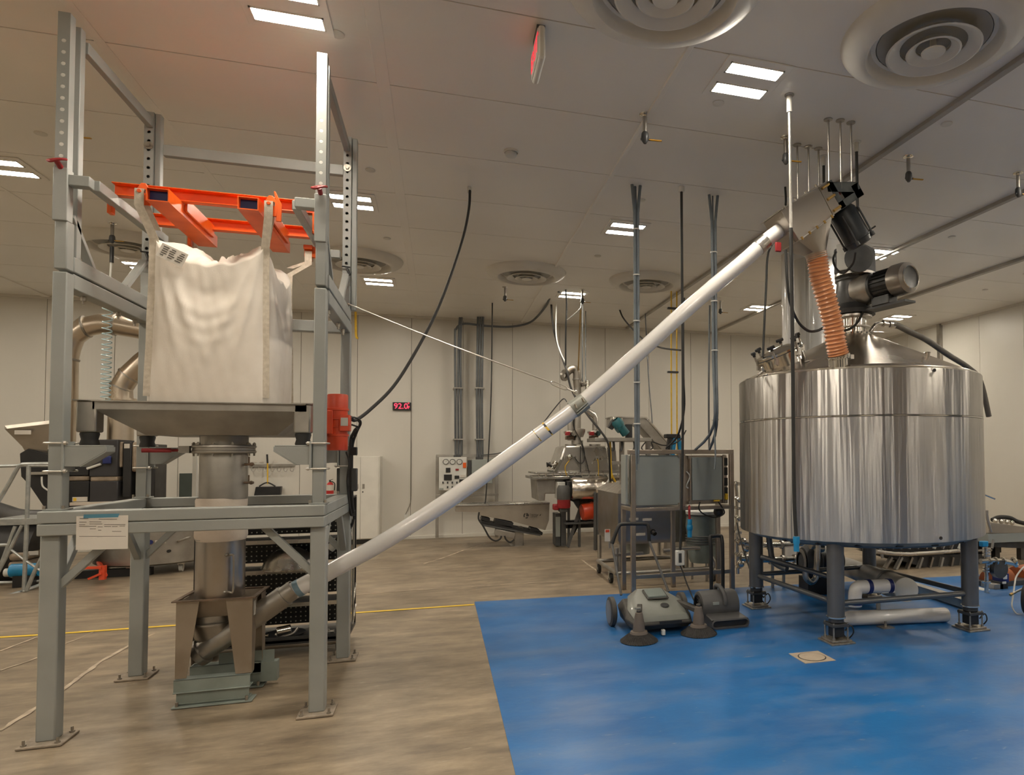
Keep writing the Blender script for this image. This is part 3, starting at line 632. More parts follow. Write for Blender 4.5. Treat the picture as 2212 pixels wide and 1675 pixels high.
for x in (X0, X1-.004):
    MB().prism([(x, Y0+.005, .648), (x, Y0+.12, .648), (x, Y0+.06, .175), (x, Y0+.005, .175)], (.004, 0, 0)).build('leg', HB, ih)
    MB().prism([(x, Y1-.12, .648), (x, Y1-.005, .648), (x, Y1-.005, .175), (x, Y1-.06, .175)], (.004, 0, 0)).build('leg', HB, ih)
MB().loft([[(X0+.006, Y0+.006, .645), (X1-.006, Y0+.006, .645), (X1-.006, Y1-.006, .645), (X0+.006, Y1-.006, .645)], [(X0+.08, Y0+.07, .53), (X1-.08, Y0+.07, .53), (X1-.08, Y1-.07, .53), (X0+.08, Y1-.07, .53)]], False, False).build('hopper_pan', HB, ih, ang=20)
R0 = [(OX-.06+.13*math.cos(a), 5.03+.11*math.sin(a), .53) for a in [2*PI*k/24 for k in range(24)]]
R1 = [(OX-.06+.13*math.cos(a), 5.03+.11*math.sin(a), .48) for a in [2*PI*k/24 for k in range(24)]]
R2 = [(OX-.03+.10*math.cos(a), 5.03+.06*math.sin(a), .34+.06*math.cos(a)) for a in [2*PI*k/24 for k in range(24)]]
MB().loft([R0, R1, R2]).build('feed_cone', SSD, ih, ang=50)
MB().lathe([(.125, .475), (.14, .475), (.14, .485), (.125, .485)], (OX-.06, 5.03, 0), (0, 0, 1), 24).build('cone_flange', SSD, ih)
MB().box(X1+.0005, X1+.002, Y0+.03, Y0+.075, .53, .62).build('label_plate', PAPER, ih)
TP = [((430, 1412), 5.02), ((500, 1366), 5.01), ((560, 1326), 5.0), ((616, 1287), 4.99), ((649, 1269), 4.985), ((727, 1227), 4.97), ((827, 1172), 4.95), ((950, 1094), 4.915), ((1061, 1016), 4.89), ((1172, 935), 4.86), ((1248, 878), 4.83), ((1376, 766), 4.785), ((1460, 690), 4.755), ((1544, 616.5), 4.725), ((1607, 564), 4.70), ((1653, 522), 4.68), ((1690, 494), 4.66)]
tp = [AY(*q, y) for q, y in TP]
d0 = (tp[1]-tp[0]).normalized()
MB().tube(tp[0:4], .072, 24, 3).build('screw_tube', SSD, ih, ang=50)
MB().cyl(tp[0]-d0*.012, tp[0]+d0*.03, .086, n=24).build('end_flange', SSD, ih)
q_ = MB()
for k in range(6):
    a = k*PI/3; u, w_, d = frame_of(d0); q_.cyl(tp[0]-d0*.022+u*.066*math.cos(a)+w_*.066*math.sin(a), tp[0]-d0*.01+u*.066*math.cos(a)+w_*.066*math.sin(a), .008, n=6)
q_.build('bolts', BOLT, ih)
MB().prism([(-1.50, 4.952, .30), (-1.44, 4.952, .27), (-1.17, 4.952, .46), (-1.17, 4.952, .52), (-1.28, 4.952, .45)], (0, .004, 0)).build('cover_plate', SSD, ih)
for ya, yb in ((4.85, 4.93), (5.13, 5.21)):
    o = MB().box(X0-.004, X1-.006, ya, ya+.006, .095, .17).box(X0-.004, X1-.006, ya, yb, .164, .17).box(X0-.004, X1-.006, ya-.014, yb, .09, .096).build('base_channel', GREENG, ih, bevel=.002)
    MB().box(X0+.01, X1-.012, ya+.004, ya+.010, .014, .09).box(X0+.01, X1-.012, ya, yb, .02, .026).build('base_channel', GREENG, ih, bevel=.002)
    pl = MB().box(X0-.006, X1+.012, ya-.03, yb+.01, .003, .012).build('floor_plate', GREENG, ih, bevel=.002)
    for xx in (X0+.02, X1-.02): MB().cyl((xx, ya-.015, .012), (xx, ya-.015, .04), .009, n=6).build('anchor_bolt', BOLT, pl)
MB().box(X0+.16, X1+.07, 5.14, 5.145, .10, .24).box(X1-.06, X1+.09, 5.13, 5.20, .03, .16).build('rear_channel', GREENG, ih, bevel=.002)

# ------------------------------------------------------------------ flexible screw conveyor tube
ct = T('conveyor_tube', 'long curved white plastic conveyor tube rising from hopper to the tank', 'conveyor tube', tuple(tp[8]))
MB().tube(tp[3:], .0575, 28, 8).build('tube', PVC, ct, ang=60)
def ring(i, f, ln, r, name, mat, parent=ct, seg=28):
    p = tp[i].lerp(tp[i+1], f); d = (tp[i+1]-tp[i]).normalized(); return MB().lathe([(r-.006, -ln/2), (r, -ln/2), (r, ln/2), (r-.006, ln/2)], p, d, seg).build(name, mat, parent)
ring(2, .75, .24, .0635, 'clear_coupling', SSD); ring(3, .9, .035, .059, 'blue_band', M('pale_blue_tape', (.20, .32, .40), .5))
ring(9, 1.03, .115, .064, 'collar', M('cast_zinc_grey', (.36, .37, .33), .45, .3, (.28, .29, .26), 8))
d9 = (tp[11]-tp[10]).normalized(); pc = tp[10]+d9*.0; u9 = V((0, -1, 0)); n9 = d9.cross(u9)
rotc = Matrix((d9, u9, n9)).transposed()
MB().cbox(pc+u9*.062-n9*.0+V((.02, 0, -.01)), .105, .03, .008, rotc).cbox(pc+u9*.062+V((.024, 0, -.028)), .105, .03, .008, rotc).build('collar_flange', STEEL, ct, bevel=.002)
MB().cyl(pc+u9*.07-d9*.03, pc+u9*.07-d9*.03+V((-.012, 0, .03)), .008, n=6).cyl(pc+u9*.07+d9*.04, pc+u9*.07+d9*.04+V((-.012, 0, .03)), .008, n=6).build('bolts', BOLT, ct)
ring(14, .85, .09, .0625, 'end_coupling', SS)
# hazard tape as slanted wraps round the tube
def wrap(i, f, off, mat, name, wid=.10, tw=1.6):
    p = tp[i].lerp(tp[i+1], f); d = (tp[i+1]-tp[i]).normalized(); m = MB(); vs = []; fs = []; n = 10
    u, w_, d = frame_of(d); base = math.atan2(V((0, -1, .5)).dot(w_), V((0, -1, .5)).dot(u))
    a0 = base+off
    for k in range(n+1):
        s = k/n; a = a0-.30+s*.60
        for e in (-1, 1):
            t = e*wid/2; aa = a+e*tw*.22
            vs.append(p+d*(t)+u*(.0588*math.cos(aa))+w_*(.0588*math.sin(aa)))
    fs = [(2*k, 2*k+1, 2*k+3, 2*k+2) for k in range(n)]
    return m.add(vs, fs).build(name, mat, ct)
for k in range(5): wrap(9, .0, -1.2+k*.60, (YEL if k % 2 == 0 else BLACK), 'hazard_tape')
# stay cable with turnbuckle
sc_ = T('stay_cable', 'thin steel stay cable with turnbuckle from frame to tube collar', 'cable', tuple(AY(750, 655, 5.5)))
a_ = AY(752, 657, 5.5); b_ = AY(1190, 826, 4.9); c_ = AY(1226, 841, 4.86); e_ = AY(1243, 848, 4.84)
MB().tube([a_, a_.lerp(b_, .5)+V((0, 0, -.012)), b_], .006, 8).build('wire_rope', BRASS if False else ZINC, sc_)
dd = (c_-b_).normalized(); uu = V((0, 0, 1)).cross(dd).normalized(); nn = dd.cross(uu)
MB().tube([b_, b_+dd*.02+nn*.012, c_-dd*.02+nn*.012, c_], .005, 6, 3).tube([b_, b_+dd*.02-nn*.012, c_-dd*.02-nn*.012, c_], .005, 6, 3).build('turnbuckle', ZINC, sc_)
MB().tube([c_, e_], .006, 8).lathe([(.012, -.004), (.018, 0), (.012, .004)], e_, (0, 1, 0), 12).build('eye_hook', ZINC, sc_)
MB().cyl(a_+V((-.05, 0, 0)), a_+V((.01, 0, -.003)), .012, n=8).box(a_.x-.075, a_.x-.05, a_.y-.03, a_.y+.03, a_.z-.05, a_.z+.03).build('anchor_clevis', BOLT, sc_)
# paper taped to the front beam
pp = T('document_sheet', 'white printed form sheet taped with blue tape on front beam', 'paper', tuple(AY(220, 1150, 4.426)))
a, b, c, d = AY(165, 1116, 4.426), AY(277, 1113.5, 4.426), AY(276, 1186, 4.42), AY(163.5, 1189, 4.42)
MB().add([a, b, c, d, a+V((0, .0012, 0)), b+V((0, .0012, 0)), c+V((0, .0012, 0)), d+V((0, .0012, 0))], [(0, 1, 2, 3), (7, 6, 5, 4), (0, 4, 5, 1), (1, 5, 6, 2), (2, 6, 7, 3), (3, 7, 4, 0)]).build('sheet', PAPER, pp, flat=True)
a, b, c, d = AY(181, 1112, 4.4245), AY(258, 1110, 4.4245), AY(255, 1118, 4.4245), AY(180, 1120, 4.4245)
MB().add([a, b, c, d], [(0, 1, 2, 3)]).build('tape_strip', M('blue_masking_tape', (.09, .27, .38), .6), pp, flat=True)
def pline(x0, x1, y, h): return [AY(x0, y-h, 4.4222), AY(x1, y-h, 4.4222), AY(x1, y+h, 4.4222), AY(x0, y+h, 4.4222)]
im = M('faded_ink', (.20, .175, .155), .8)
def prt(x0, x1, y, h=.55): MB().add(pline(x0, x1, y, h), [(0, 1, 2, 3)]).build('print_line', im, pp, flat=True)
for x0, x1, y in [(172, 191, 1120.5), (213, 253, 1122), (171, 187, 1128.5), (193, 219, 1128), (171, 184, 1134), (193, 221, 1132.5), (225, 271, 1133.8), (171, 208, 1137.5), (211, 222, 1138.8), (225, 240, 1137.8), (242, 254, 1138), (258, 270, 1137), (194, 207, 1143), (212, 219, 1146), (242, 262, 1148.6), (171, 272, 1159.3), (210, 222, 1161.3), (187, 226, 1166), (228, 257, 1165), (257, 271, 1166.5), (171, 198, 1171), (211, 220, 1171.3), (171, 192, 1177), (208, 220, 1177.5), (238, 247, 1174.5), (180, 271, 1180), (171, 203, 1184.5), (210, 231, 1184.3), (240, 270, 1182.7)]: prt(x0, x1, y)
# ------------------------------------------------------------------ helpers for things measured on a plane Y = const
def ext(x0, y0, x1, y1, Y):
    a = AY(x0, (y0+y1)/2, Y); b = AY(x1, (y0+y1)/2, Y); c = AY((x0+x1)/2, y0, Y); d = AY((x0+x1)/2, y1, Y)
    return a.x, b.x, d.z, c.z
def pbox(m, x0, y0, x1, y1, Y, d):
    a, b, c, e = ext(x0, y0, x1, y1, Y); return m.box(a, b, Y, Y+d, c, e)
def PB(name, x0, y0, x1, y1, Y, d, mat, parent=None, bevel=.003): return pbox(MB(), x0, y0, x1, y1, Y, d).build(name, mat, parent, bevel=bevel)
def ptube(pts, Y, r, n=8, k=6, m=None):
    P = [AY(p[0], p[1], p[2] if len(p) > 2 else Y) for p in pts]; return (m or MB()).tube(P, r, n, k)
YW = YB-.002
# back wall fittings, left part
o = PB('wall_hatch', 387, 1023, 425, 1076, YW-.03, .03, GREENG); o.data.materials[0] = M('dark_green_panel', (.055, .07, .062), .5); tag(o, 'dark green square hatch plate on the back wall, left of chute', 'hatch')
t = T('hook_rail', 'grey tool hook rail with white name tags on back wall', 'tool rail', tuple(AY(588, 1006, YW)))
PB('rail', 538, 1003, 636, 1009, YW-.03, .03, SSD, t)
for k in range(7):
    x = 545+k*14
    MB().tube([AY(x, 1009, YW-.03), AY(x-2, 1016, YW-.07), AY(x+3, 1019, YW-.08), AY(x+6, 1013, YW-.06)], .006, 6, 4).build('clip', SSD, t)
for k, x in enumerate((550, 565, 595, 625)): PB('name_tag', x-5, 996.5, x+5, 1000, YW-.004, .003, PAPER, t)
t = T('dustpan', 'black lobby dustpan with yellow handle hanging on the hook rail', 'dustpan', tuple(AY(578, 1060, YW)))
ptube([(578, 1046), (578, 1000)], YW-.12, .011, m=None).build('handle', YEL, t)
ptube([(578, 1001), (577, 982)], YW-.12, .015).build('grip', BLACK, t)
a, b, c, e = ext(548, 1052, 607, 1075, YW-.15)
MB().prism([(a, YW-.16, c), (b-.02, YW-.16, c), (b, YW-.16, e), (a+.03, YW-.16, e)], (0, .13, 0)).build('pan', BLACK, t, bevel=.006)
ptube([(560, 1051), (577, 1043), (595, 1051)], YW-.12, .012).build('bail', BLACK, t)
t = T('fire_extinguisher', 'red fire extinguisher with white label by the back wall', 'extinguisher', tuple(AY(714, 1072, YW)))
a, b, c, e = ext(706, 1043, 720, 1072, YW-.12); r = .062; xm = (a+b)/2
MB().lathe([(.0001, c), (r*.9, c), (r, c+.02), (r, e-.05), (r*.7, e-.01), (r*.3, e+.01), (.0001, e+.015)], (xm, YW-.12, 0), (0, 0, 1), 18).build('cylinder', M('extinguisher_red', (.55, .03, .03), .35), t)
MB().lathe([(r+.001, c+.10), (r+.001, c+.20)], (xm, YW-.12, 0), (0, 0, 1), 18).build('label', PAPER, t)
MB().cyl((xm, YW-.12, e), (xm, YW-.12, e+.04), .014, n=8).bar((xm-.02, YW-.13, e+.04), (xm+.05, YW-.13, e+.06), .02, .008).bar((xm-.02, YW-.13, e+.025), (xm+.045, YW-.13, e+.02), .02, .008).tube([(xm+.02, YW-.12, e+.02), (xm+.075, YW-.12, e-.02), (xm+.07, YW-.12, c+.1)], .009, 6).box(xm-.03, xm+.03, YW-.06, YW, e-.12, e-.08).build('valve_head', BLACK, t)
# white cabinet
t = T('white_cabinet', 'white two-door steel cabinet on black plinth against the back wall', 'cabinet', tuple(F(790, 1170)))
a, b, c, e = ext(757, 986, 820, 1158, 12.72)
MB().box(a, b, 12.74, YW, .085, e).build('body', WHITE, t, bevel=.006); MB().box(a, b-.02, 12.76, YW, .003, .085).build('plinth', BLACK, t)
xm = AY(779, 1000, 12.72).x
for xx0, xx1, s in ((a+.004, xm-.002, 1), (xm+.002, b-.02, -1)):
    d = MB().box(xx0, xx1, 12.715, 12.738, .10, e-.012).build('door', WHITE, t, bevel=.003)
    xh = xm-.05*s; MB().box(xh-.018, xh+.018, 12.708, 12.7145, .98, 1.06).build('handle', SSD, d, bevel=.003)
MB().cyl((xm+.04, 12.708, .92), (xm+.04, 12.7145, .92), .012, n=10).build('lock', BLACK, t)
# digital display
t = T('digital_display', 'black wall display with glowing red digits above the white cabinet', 'display', tuple(AY(868, 878, YW)))
PB('casing', 848, 869.5, 888, 886.5, YW-.05, .05, BLACK, t, .006)
p = AY(866, 878.2, YW-.0515); text('digits', '92.0', .145, p, (PI/2, 0, 0), SIGNR2, t, .0008)
p = AY(882.5, 875, YW-.0515); text('digits', '°', .1, p, (PI/2, 0, 0), SIGNR2, t, .0008); p = AY(883, 881, YW-.0515); text('digits', 'F', .075, p, (PI/2, 0, 0), SIGNR2, t, .0008)
t = T('wall_outlet', 'small white outlet box with hanging grey cord on back wall', 'outlet', tuple(AY(877, 1117, YW)))
PB('box', 873, 1112, 881, 1122, YW-.04, .04, PLW, t); ptube([(876, 1113), (881, 1100), (886, 1088), (888, 1060), (888.5, 900), (889.5, 760)], YW-.02, .005, 6, 3).build('cord', SSD, t)
o = ptube([(768, 664), (768.5, 700), (769.5, 727), (774, 731)], 12.6, .02, 8, 3).build('yellow_pipe', YEL); tag(o, 'short yellow pipe hanging from ceiling right of steel frame', 'pipe')

# ------------------------------------------------------------------ black perforated tool cart
t = T('tool_cart', 'black perforated-panel tool cart on casters behind the steel frame', 'cart', (-1.24, 5.95, 0))
cx0, cx1, yc = -1.79, -.685, 5.93
for x in (cx0, cx1-.03):
    for y in (yc, yc+.34): MB().box(x, x+.03, y, y+.03, .12, 1.20).build('upright', BLACK, t, bevel=.003)
PT = [(.86, 1.11), (.69, .84), (.42, .64), (.15, .35)]
tiers = [(.905, 1.13), (.675, .87), (.405, .635), (.16, .375)]
holes = MB()
for z0, z1 in tiers:
    MB().box(cx0+.03, cx1-.03, yc+.30, yc+.305, z0, z1).build('peg_panel', BLACK, t)
    nx = int((cx1-cx0-.1)/.037); nz = int((z1-z0-.02)/.037)
    for i in range(nx):
        for j in range(nz):
            x = cx0+.06+i*.037; z = z0+.02+j*.037; holes.add([(x-.0052, yc+.2992, z-.0052), (x+.0052, yc+.2992, z-.0052), (x+.0052, yc+.2992, z+.0052), (x-.0052, yc+.2992, z+.0052)], [(0, 1, 2, 3)])
o = holes.build('peg_hole', M('peg_hole_painted_light', (.62, .60, .52), .6), t, flat=True); o['kind'] = 'stuff'  # pale squares paint the bright floor showing through the peg holes
for z in (.885, .65, .385):
    s = MB().box(cx0+.03, cx1-.03, yc+.0, yc+.30, z-.012, z).build('shelf', DARKM, t); MB().box(cx0+.03, cx1-.03, yc-.008, yc, z-.025, z+.006).build('shelf_lip', SS, s)
MB().box(cx0, cx1, yc, yc+.37, 1.20, 1.215).box(cx0, cx1, yc, yc+.02, 1.17, 1.23).build('top_tray', BLACK, t, bevel=.003)
dk = MB().box(cx0, cx1, yc-.10, yc+.37, .105, .125).box(cx0, cx1, yc-.10, yc-.09, .09, .15).build('deck', DARKM, t)
MB().cyl((cx0, yc-.07, .085), (cx1, yc-.07, .085), .028, n=14).build('front_tube', SSD, t)
for x in (cx0+.06, cx1-.08):
    for y in (yc-.05, yc+.31):
        c = MB().cyl((x-.016, y, .05), (x+.016, y, .05), .048, n=20).build('caster', RUBBER, t); MB().prism([(x-.022, y-.02, .05), (x-.022, y+.02, .05), (x-.022, y+.03, .103), (x-.022, y-.03, .103)], (.004, 0, 0)).prism([(x+.018, y-.02, .05), (x+.018, y+.02, .05), (x+.018, y+.03, .103), (x+.018, y-.03, .103)], (.004, 0, 0)).box(x-.03, x+.03, y-.03, y+.03, .100, .105).build('fork', ZINC, c)
MB().box(cx0-.03, cx0-.002, yc+.03, yc+.06, 1.215, 1.60).build('white_upright', WHITE, t, bevel=.002)
MB().box(cx1, cx1+.012, yc+.1, yc+.13, .2, 1.1).bar((cx1+.005, yc+.1, .32), (cx1+.005, yc+.32, .46), .01, .02).bar((cx1+.005, yc+.1, .16), (cx1+.005, yc+.32, .28), .01, .02).build('side_brace', ZINC, t)
# things on the cart
o = MB().lathe([(.20, 0), (.205, .012), (.198, .02), (.18, .07), (.13, .125), (.07, .16), (.0001, .172)], (-1.15, yc+.10, .651), (0, 0, 1), 32, True).build('steel_dome', SS); tag(o, 'shiny stainless dome lid on upper cart shelf', 'lid')
t = T('pipe_clamp', 'shiny steel clamp fitting lying on the dark tray of cart', 'clamp', (-1.16, yc-.02, .125))
MB().lathe([(.03, -.05), (.036, -.045), (.036, .045), (.03, .05)], (-1.16, yc-.03, .185), (.95, .2, .12), 18, True, True).build('spool', SSP, t); MB().tube([(-1.22, yc-.03, .16), (-1.16, yc-.035, .143), (-1.10, yc-.03, .155), (-1.07, yc, .19)], .012, 8).cyl((-1.2, yc-.03, .14), (-1.2, yc-.03, .215), .011, n=8).build('swing_bolt', SSD, t)
t = T('small_tray', 'dark oval metal tray on the lower cart deck', 'tray', (-1.18, yc-.02, .125)); MB().lathe([(.0001, .002), (.13, .002), (.15, .02), (.146, .02), (.127, .006), (.0001, .006)], (-1.17, yc+.06, .125), (0, 0, 1), 28).build('dish', DARKM, t)
o = MB().cyl((-1.45, yc-.03, .148), (-1.27, yc-.03, .150), .018, n=12).cyl((-1.27, yc-.03, .15), (-1.265, yc-.03, .15), .026, n=12).build('steel_spool_pipe', SSP); tag(o, 'short stainless pipe spool on the lower cart deck', 'pipe')
o = MB().lathe([(.035, 0), (.04, .01), (.04, .03), (.025, .045), (.0001, .05)], (-.86, yc-.03, .125), (0, 0, 1), 20, True).cyl((-.9, yc-.03, .15), (-.8, yc-.03, .15), .018, n=12).build('steel_fitting', SSD); tag(o, 'rough steel fitting on cart deck near right rear post', 'fitting')
t = T('hose_coupling', 'black hose with grey cam coupling behind the right knee brace', 'hose', (-.72, 5.78, .86))
MB().tube([(-.70, 5.76, 1.12), (-.70, 5.80, 1.02), (-.74, 5.8, .92), (-.80, 5.80, .84), (-.86, 5.82, .78), (-.9, 5.85, .70)], .024, 10).build('hose', RUBBER, t); MB().cyl((-.775, 5.80, .868), (-.825, 5.80, .82), .034, n=14).build('coupling', PLW, t)

# cables at the vibrator: ceiling drop cable, junction boxes
t = T('power_cable', 'thick black power cable swooping from ceiling to the vibrator motor', 'cable', tuple(F(1014, 404, ZC)))
ptube([(1015, 412, 6.68), (1013, 450, 6.6), (1001, 510, 6.4), (972, 600, 6.1), (940, 680, 5.9), (895, 765, 5.7), (850, 835, 5.5), (800, 885, 5.3), (768, 908, 5.15), (758, 902, 5.1)], 6, .0125, 10).build('cable', RUBBER, t); p = F(1014, 404, ZC)
MB().cyl((p.x, p.y, ZC), (p.x, p.y, ZC-.06), .02, n=12).build('gland', PLW, t)
t = T('control_wiring', 'black wiring and grey junction boxes on right rear post', 'wiring', (-.63, 5.62, 1.2))
ptube([(770, 905, 5.15), (778, 915, 5.3), (770, 935, 5.5), (762, 960, 5.56), (760, 1000, 5.56), (761, 1080, 5.56), (764, 1120, 5.6), (752, 1150, 5.7), (735, 1170, 5.8), (720, 1190, 5.85)], 5.5, .010).build('cable', RUBBER, t)
ptube([(772, 925, 5.3), (764, 935, 5.5), (757, 965, 5.55), (757, 1100, 5.57), (766, 1110, 5.58)], 5.5, .012).build('cable', RUBBER, t)
ptube([(748, 978, 5.0), (754, 1000, 5.2), (750, 1040, 5.4), (755, 1090, 5.5), (760, 1115, 5.55)], 5.4, .006).build('cable', RUBBER, t)
ptube([(751, 905, 5.0), (765, 902, 5.05), (779, 910, 5.12), (776, 922, 5.2), (760, 918, 5.15)], 5.1, .006).build('cable', RUBBER, t)
PB('junction_box', 756, 966, 771, 984, 5.54, .05, BLACK, t, .006); PB('resistor_box', 758, 1012, 771, 1062, 5.54, .06, DARKM, t, .008); PB('resistor_box', 727, 1012, 735, 1062, 5.60, .05, DARKM, t, .006)

# ------------------------------------------------------------------ left background
# stainless wheeled drum
dc = F(318, 1228); dc = V((-3.74, 10.95, 0)); dr = .70
t = T('steel_drum', 'large low stainless drum on casters behind the steel frame', 'drum', tuple(dc))
MB().lathe([(.0001, .13), (dr-.03, .13), (dr, .15), (dr, .78), (dr+.015, .785), (dr+.015, .80), (dr-.02, .80), (dr-.02, .74), (.0001, .74)], (dc.x, dc.y, 0), (0, 0, 1), 56).build('vessel', SSD, t)
for k in range(6):
    a = 2*PI*k/6+.3; x, y = dc.x+.55*math.cos(a), dc.y+.55*math.sin(a)
    c = MB().cyl((x-.02, y, .05), (x+.02, y, .05), .047, n=16).build('caster', PLW, t); MB().box(x-.035, x+.035, y-.035, y+.035, .10, .128).box(x-.03, x-.024, y-.02, y+.02, .05, .10).box(x+.024, x+.03, y-.02, y+.02, .05, .10).build('fork', ZINC, c)
def on_drum(px, py): 
    d = _ray(px, py); ox, oy = CAMPOS.x-dc.x, CAMPOS.y-dc.y; A = d.x**2+d.y**2; B = ox*d.x+oy*d.y; C = ox*ox+oy*oy-(dr+.006)**2; tt = (-B-math.sqrt(max(0, B*B-A*C)))/A
    return CAMPOS+d*tt
p = on_drum(342, 1171); MB().cbox(p, .17, .008, .045).build('label_plate', PAPER, t); p = on_drum(325, 1172); MB().cyl(p+V((0, -.01, 0)), p, .03, n=16).build('label_disc', NAVY, t)
p = on_drum(365, 1191); MB().cyl(p+V((0, -.02, 0)), p+V((0, .02, 0)), .02, n=12).build('port', BLACK, t)
p = on_drum(400, 1168); MB().tube([p+V((-.06, -.02, 0)), p+V((-.05, -.08, 0)), p+V((.05, -.08, .04)), p+V((.06, -.02, .04))], .016, 8).build('latch', SSD, t)
p = F(222, 1240, .12); lab(MB().box(p.x-.03, p.x+.03, p.y-.03, p.y+.03, .05, .22).bar((p.x, p.y-.03, .20), (p.x-.2, p.y-.04, .21), .03, .03).bar((p.x, p.y-.03, .13), (p.x-.13, p.y-.04, .07), .03, .025).cyl((p.x+.02, p.y, .10), (dc.x-.5, dc.y-.45, .18), .03, n=10).build('drain_valve', ORED, t), 'orange handled drain valve')
# ducts
DUCT = M('duct_steel', (.62, .54, .44), .3, 1.0, (.52, .45, .36), 3)
def segtube(pts, r, Y): 
    m = MB(); P = [AY(p[0], p[1], Y) for p in pts]; m.tube(P, r, 22, smooth=False); return m, P
t = T('exhaust_duct', 'segmented stainless duct elbow rising behind left post, topmost of two', 'duct', tuple(AY(155, 790, 10.75)))
m, P = segtube([(141, 868), (142, 775), (147, 752), (158, 727), (186, 706), (218, 700), (250, 702), (330, 716)], .135, 10.75); m.build('pipe', DUCT, t, ang=20)
for i in (1, 4, 6): d = (P[i+1]-P[i]).normalized(); MB().lathe([(.132, -.015), (.15, -.012), (.15, .012), (.132, .015)], P[i], d, 24).build('flange', SSD, t)
MB().cyl((P[0].x, P[0].y, 1.73), P[0], .12, n=22).build('riser', DUCT, t)
t = T('exhaust_elbow', 'segmented stainless duct elbow just above the tray left rim', 'duct', tuple(AY(262, 860, 10.75)))
m, P = segtube([(262, 863), (262, 838), (278, 812), (310, 782), (350, 750)], .135, 10.75); m.build('pipe', DUCT, t, ang=20)
for i in (1, 2): d = (P[i+1]-P[i]).normalized(); MB().lathe([(.132, -.012), (.143, -.01), (.143, .01), (.132, .012)], P[i], d, 24).build('flange', SSD, t)
MB().cyl((P[0].x, P[0].y, 1.73), P[0], .145, n=22).lathe([(.135, -.02), (.17, -.018), (.17, .012), (.135, .014)], P[0], (0, 0, 1), 24).build('riser', DUCT, t)
# coiled air hose
t = T('coiled_air_hose', 'pale blue coiled air hose hanging by the left beam', 'hose', tuple(F(243, 482, ZC)))
p = F(243, 482, ZC); z1 = AY(236, 655, p.y).z; z2 = AY(236, 890, p.y).z; pts = []
NC = 21
for k in range(NC*10+1):
    a = 2*PI*k/10; f = k/(NC*10); zz = z1+(z2-z1)*(f**.82); pts.append((p.x-.03+.045*math.cos(a), p.y+.045*math.sin(a), zz))
MB().tube(pts, .0065, 6, smooth=False).build('coil', M('hose_blue', (.42, .55, .58), .35), t)
MB().tube([(p.x, p.y, ZC-.28), (p.x-.01, p.y, ZC-.60), (p.x-.03, p.y, z1+.05), (p.x+.015, p.y, z1)], .011, 8).build('lead', PLW, t)
MB().cyl((p.x, p.y, ZC-.27), (p.x, p.y, ZC-.45), .02, n=10).cyl((p.x-.03, p.y, z1+.03), (p.x-.03, p.y, z1+.09), .022, n=8).build('coupler', BLACK, t)
# black sifting machine with stainless funnel
YM = 10.3
t = T('black_machine', 'black boxed milling machine with canvas seals and stainless funnel at left', 'machine', tuple(F(200, 1235)))
PB('upper_box', 193, 950, 254, 1030, YM, .5, DARKM, t, .01).data.materials[0] = M('dark_box', (.035, .034, .037), .5)
PB('upper_box', 146, 962, 192.5, 1028, YM+.05, .5, BLACK, t, .01); PB('lower_box', 193, 1040, 254, 1087, YM, .5, t and DARKM, t, .01).data.materials[0] = bpy.data.materials['dark_box']
PB('lower_box', 140, 1040, 192.5, 1086, YM+.05, .5, BLACK, t, .01)
CANV = M('canvas_band', (.34, .27, .20), .85, 0, (.24, .19, .14), 12, .3, 40)
PB('canvas_seal', 194, 1029, 253, 1041, YM+.01, .45, CANV, t, .02); PB('canvas_seal', 110, 1029, 192, 1040, YM+.06, .4, CANV, t, .02)
PB('canvas_seal', 255, 955, 264, 1010, YM+.05, .4, CANV, t, .03); PB('canvas_seal', 284, 955, 294, 1020, YM+.05, .4, CANV, t, .03)
PB('side_box', 264.5, 955, 283.5, 1075, YM+.05, .4, BLACK, t, .01); PB('side_box', 294.5, 960, 335, 1080, YM+.1, .4, BLACK, t, .01)
PB('label_plate', 268, 959, 280, 969, YM+.045, .004, PAPER, t); lb = PB('label_plate', 156, 1074, 189, 1084, YM+.045, .004, PAPER, t); PB('warning_mark', 158, 1076, 165, 1083, YM+.043, .002, YEL, lb)
a, b, c, e = ext(50, 1000, 130, 1085, YM)
MB().prism([AY(42, 980, YM), AY(60, 970, YM), AY(140, 990, YM), AY(140, 1110, YM), AY(104, 1110, YM), AY(62, 1048, YM), AY(45, 1030, YM)], (0, .5, 0)).build('rotor_housing', BLACK, t, bevel=.01)
FN = M('funnel_steel', (.42, .385, .335), .42, .8, (.36, .33, .28), 4)
MB().loft([[AY(10, 927, YM-.1), AY(140, 912, YM-.1), AY(140, 905, YM+.8), AY(10, 920, YM+.8)], [AY(48, 965, YM), AY(104, 962, YM), AY(104, 960, YM+.6), AY(48, 962, YM+.6)], [AY(68, 1000, YM+.1), AY(100, 1000, YM+.1), AY(100, 999, YM+.4), AY(68, 999, YM+.4)]], False, False).build('funnel', FN, t, ang=15)
PB('label_plate', 31, 930, 67, 939, YM-.115, .004, PAPER, t)
PB('shelf_plate', 66, 1020, 104, 1026, YM-.05, .3, SSD, t); ptube([(90, 1030), (92, 1050), (104, 1060)], YM-.06, .01).build('wire', PLW, t)
p = F(200, 1240); MB().box(p.x-.9, p.x+.8, 10.35, 10.45, .003, .10).box(p.x-.85, p.x-.75, 10.36, 10.44, .10, .9).box(p.x+.6, p.x+.7, 10.36, 10.44, .10, .9).build('base_frame', BLACK, t)
PB('front_plate', 150, 1085, 255, 1092, YM-.05, .5, SLEEVE, t)
ptube([(-30, 1095), (10, 1108), (50, 1118), (130, 1118)], YM+.1, .10, 14).build('dark_duct', CHAR, t)
MB().cyl(AY(-30, 1190, YM+.3), AY(100, 1190, YM+.3), .42, n=26).build('blower_drum', BLACK, t)
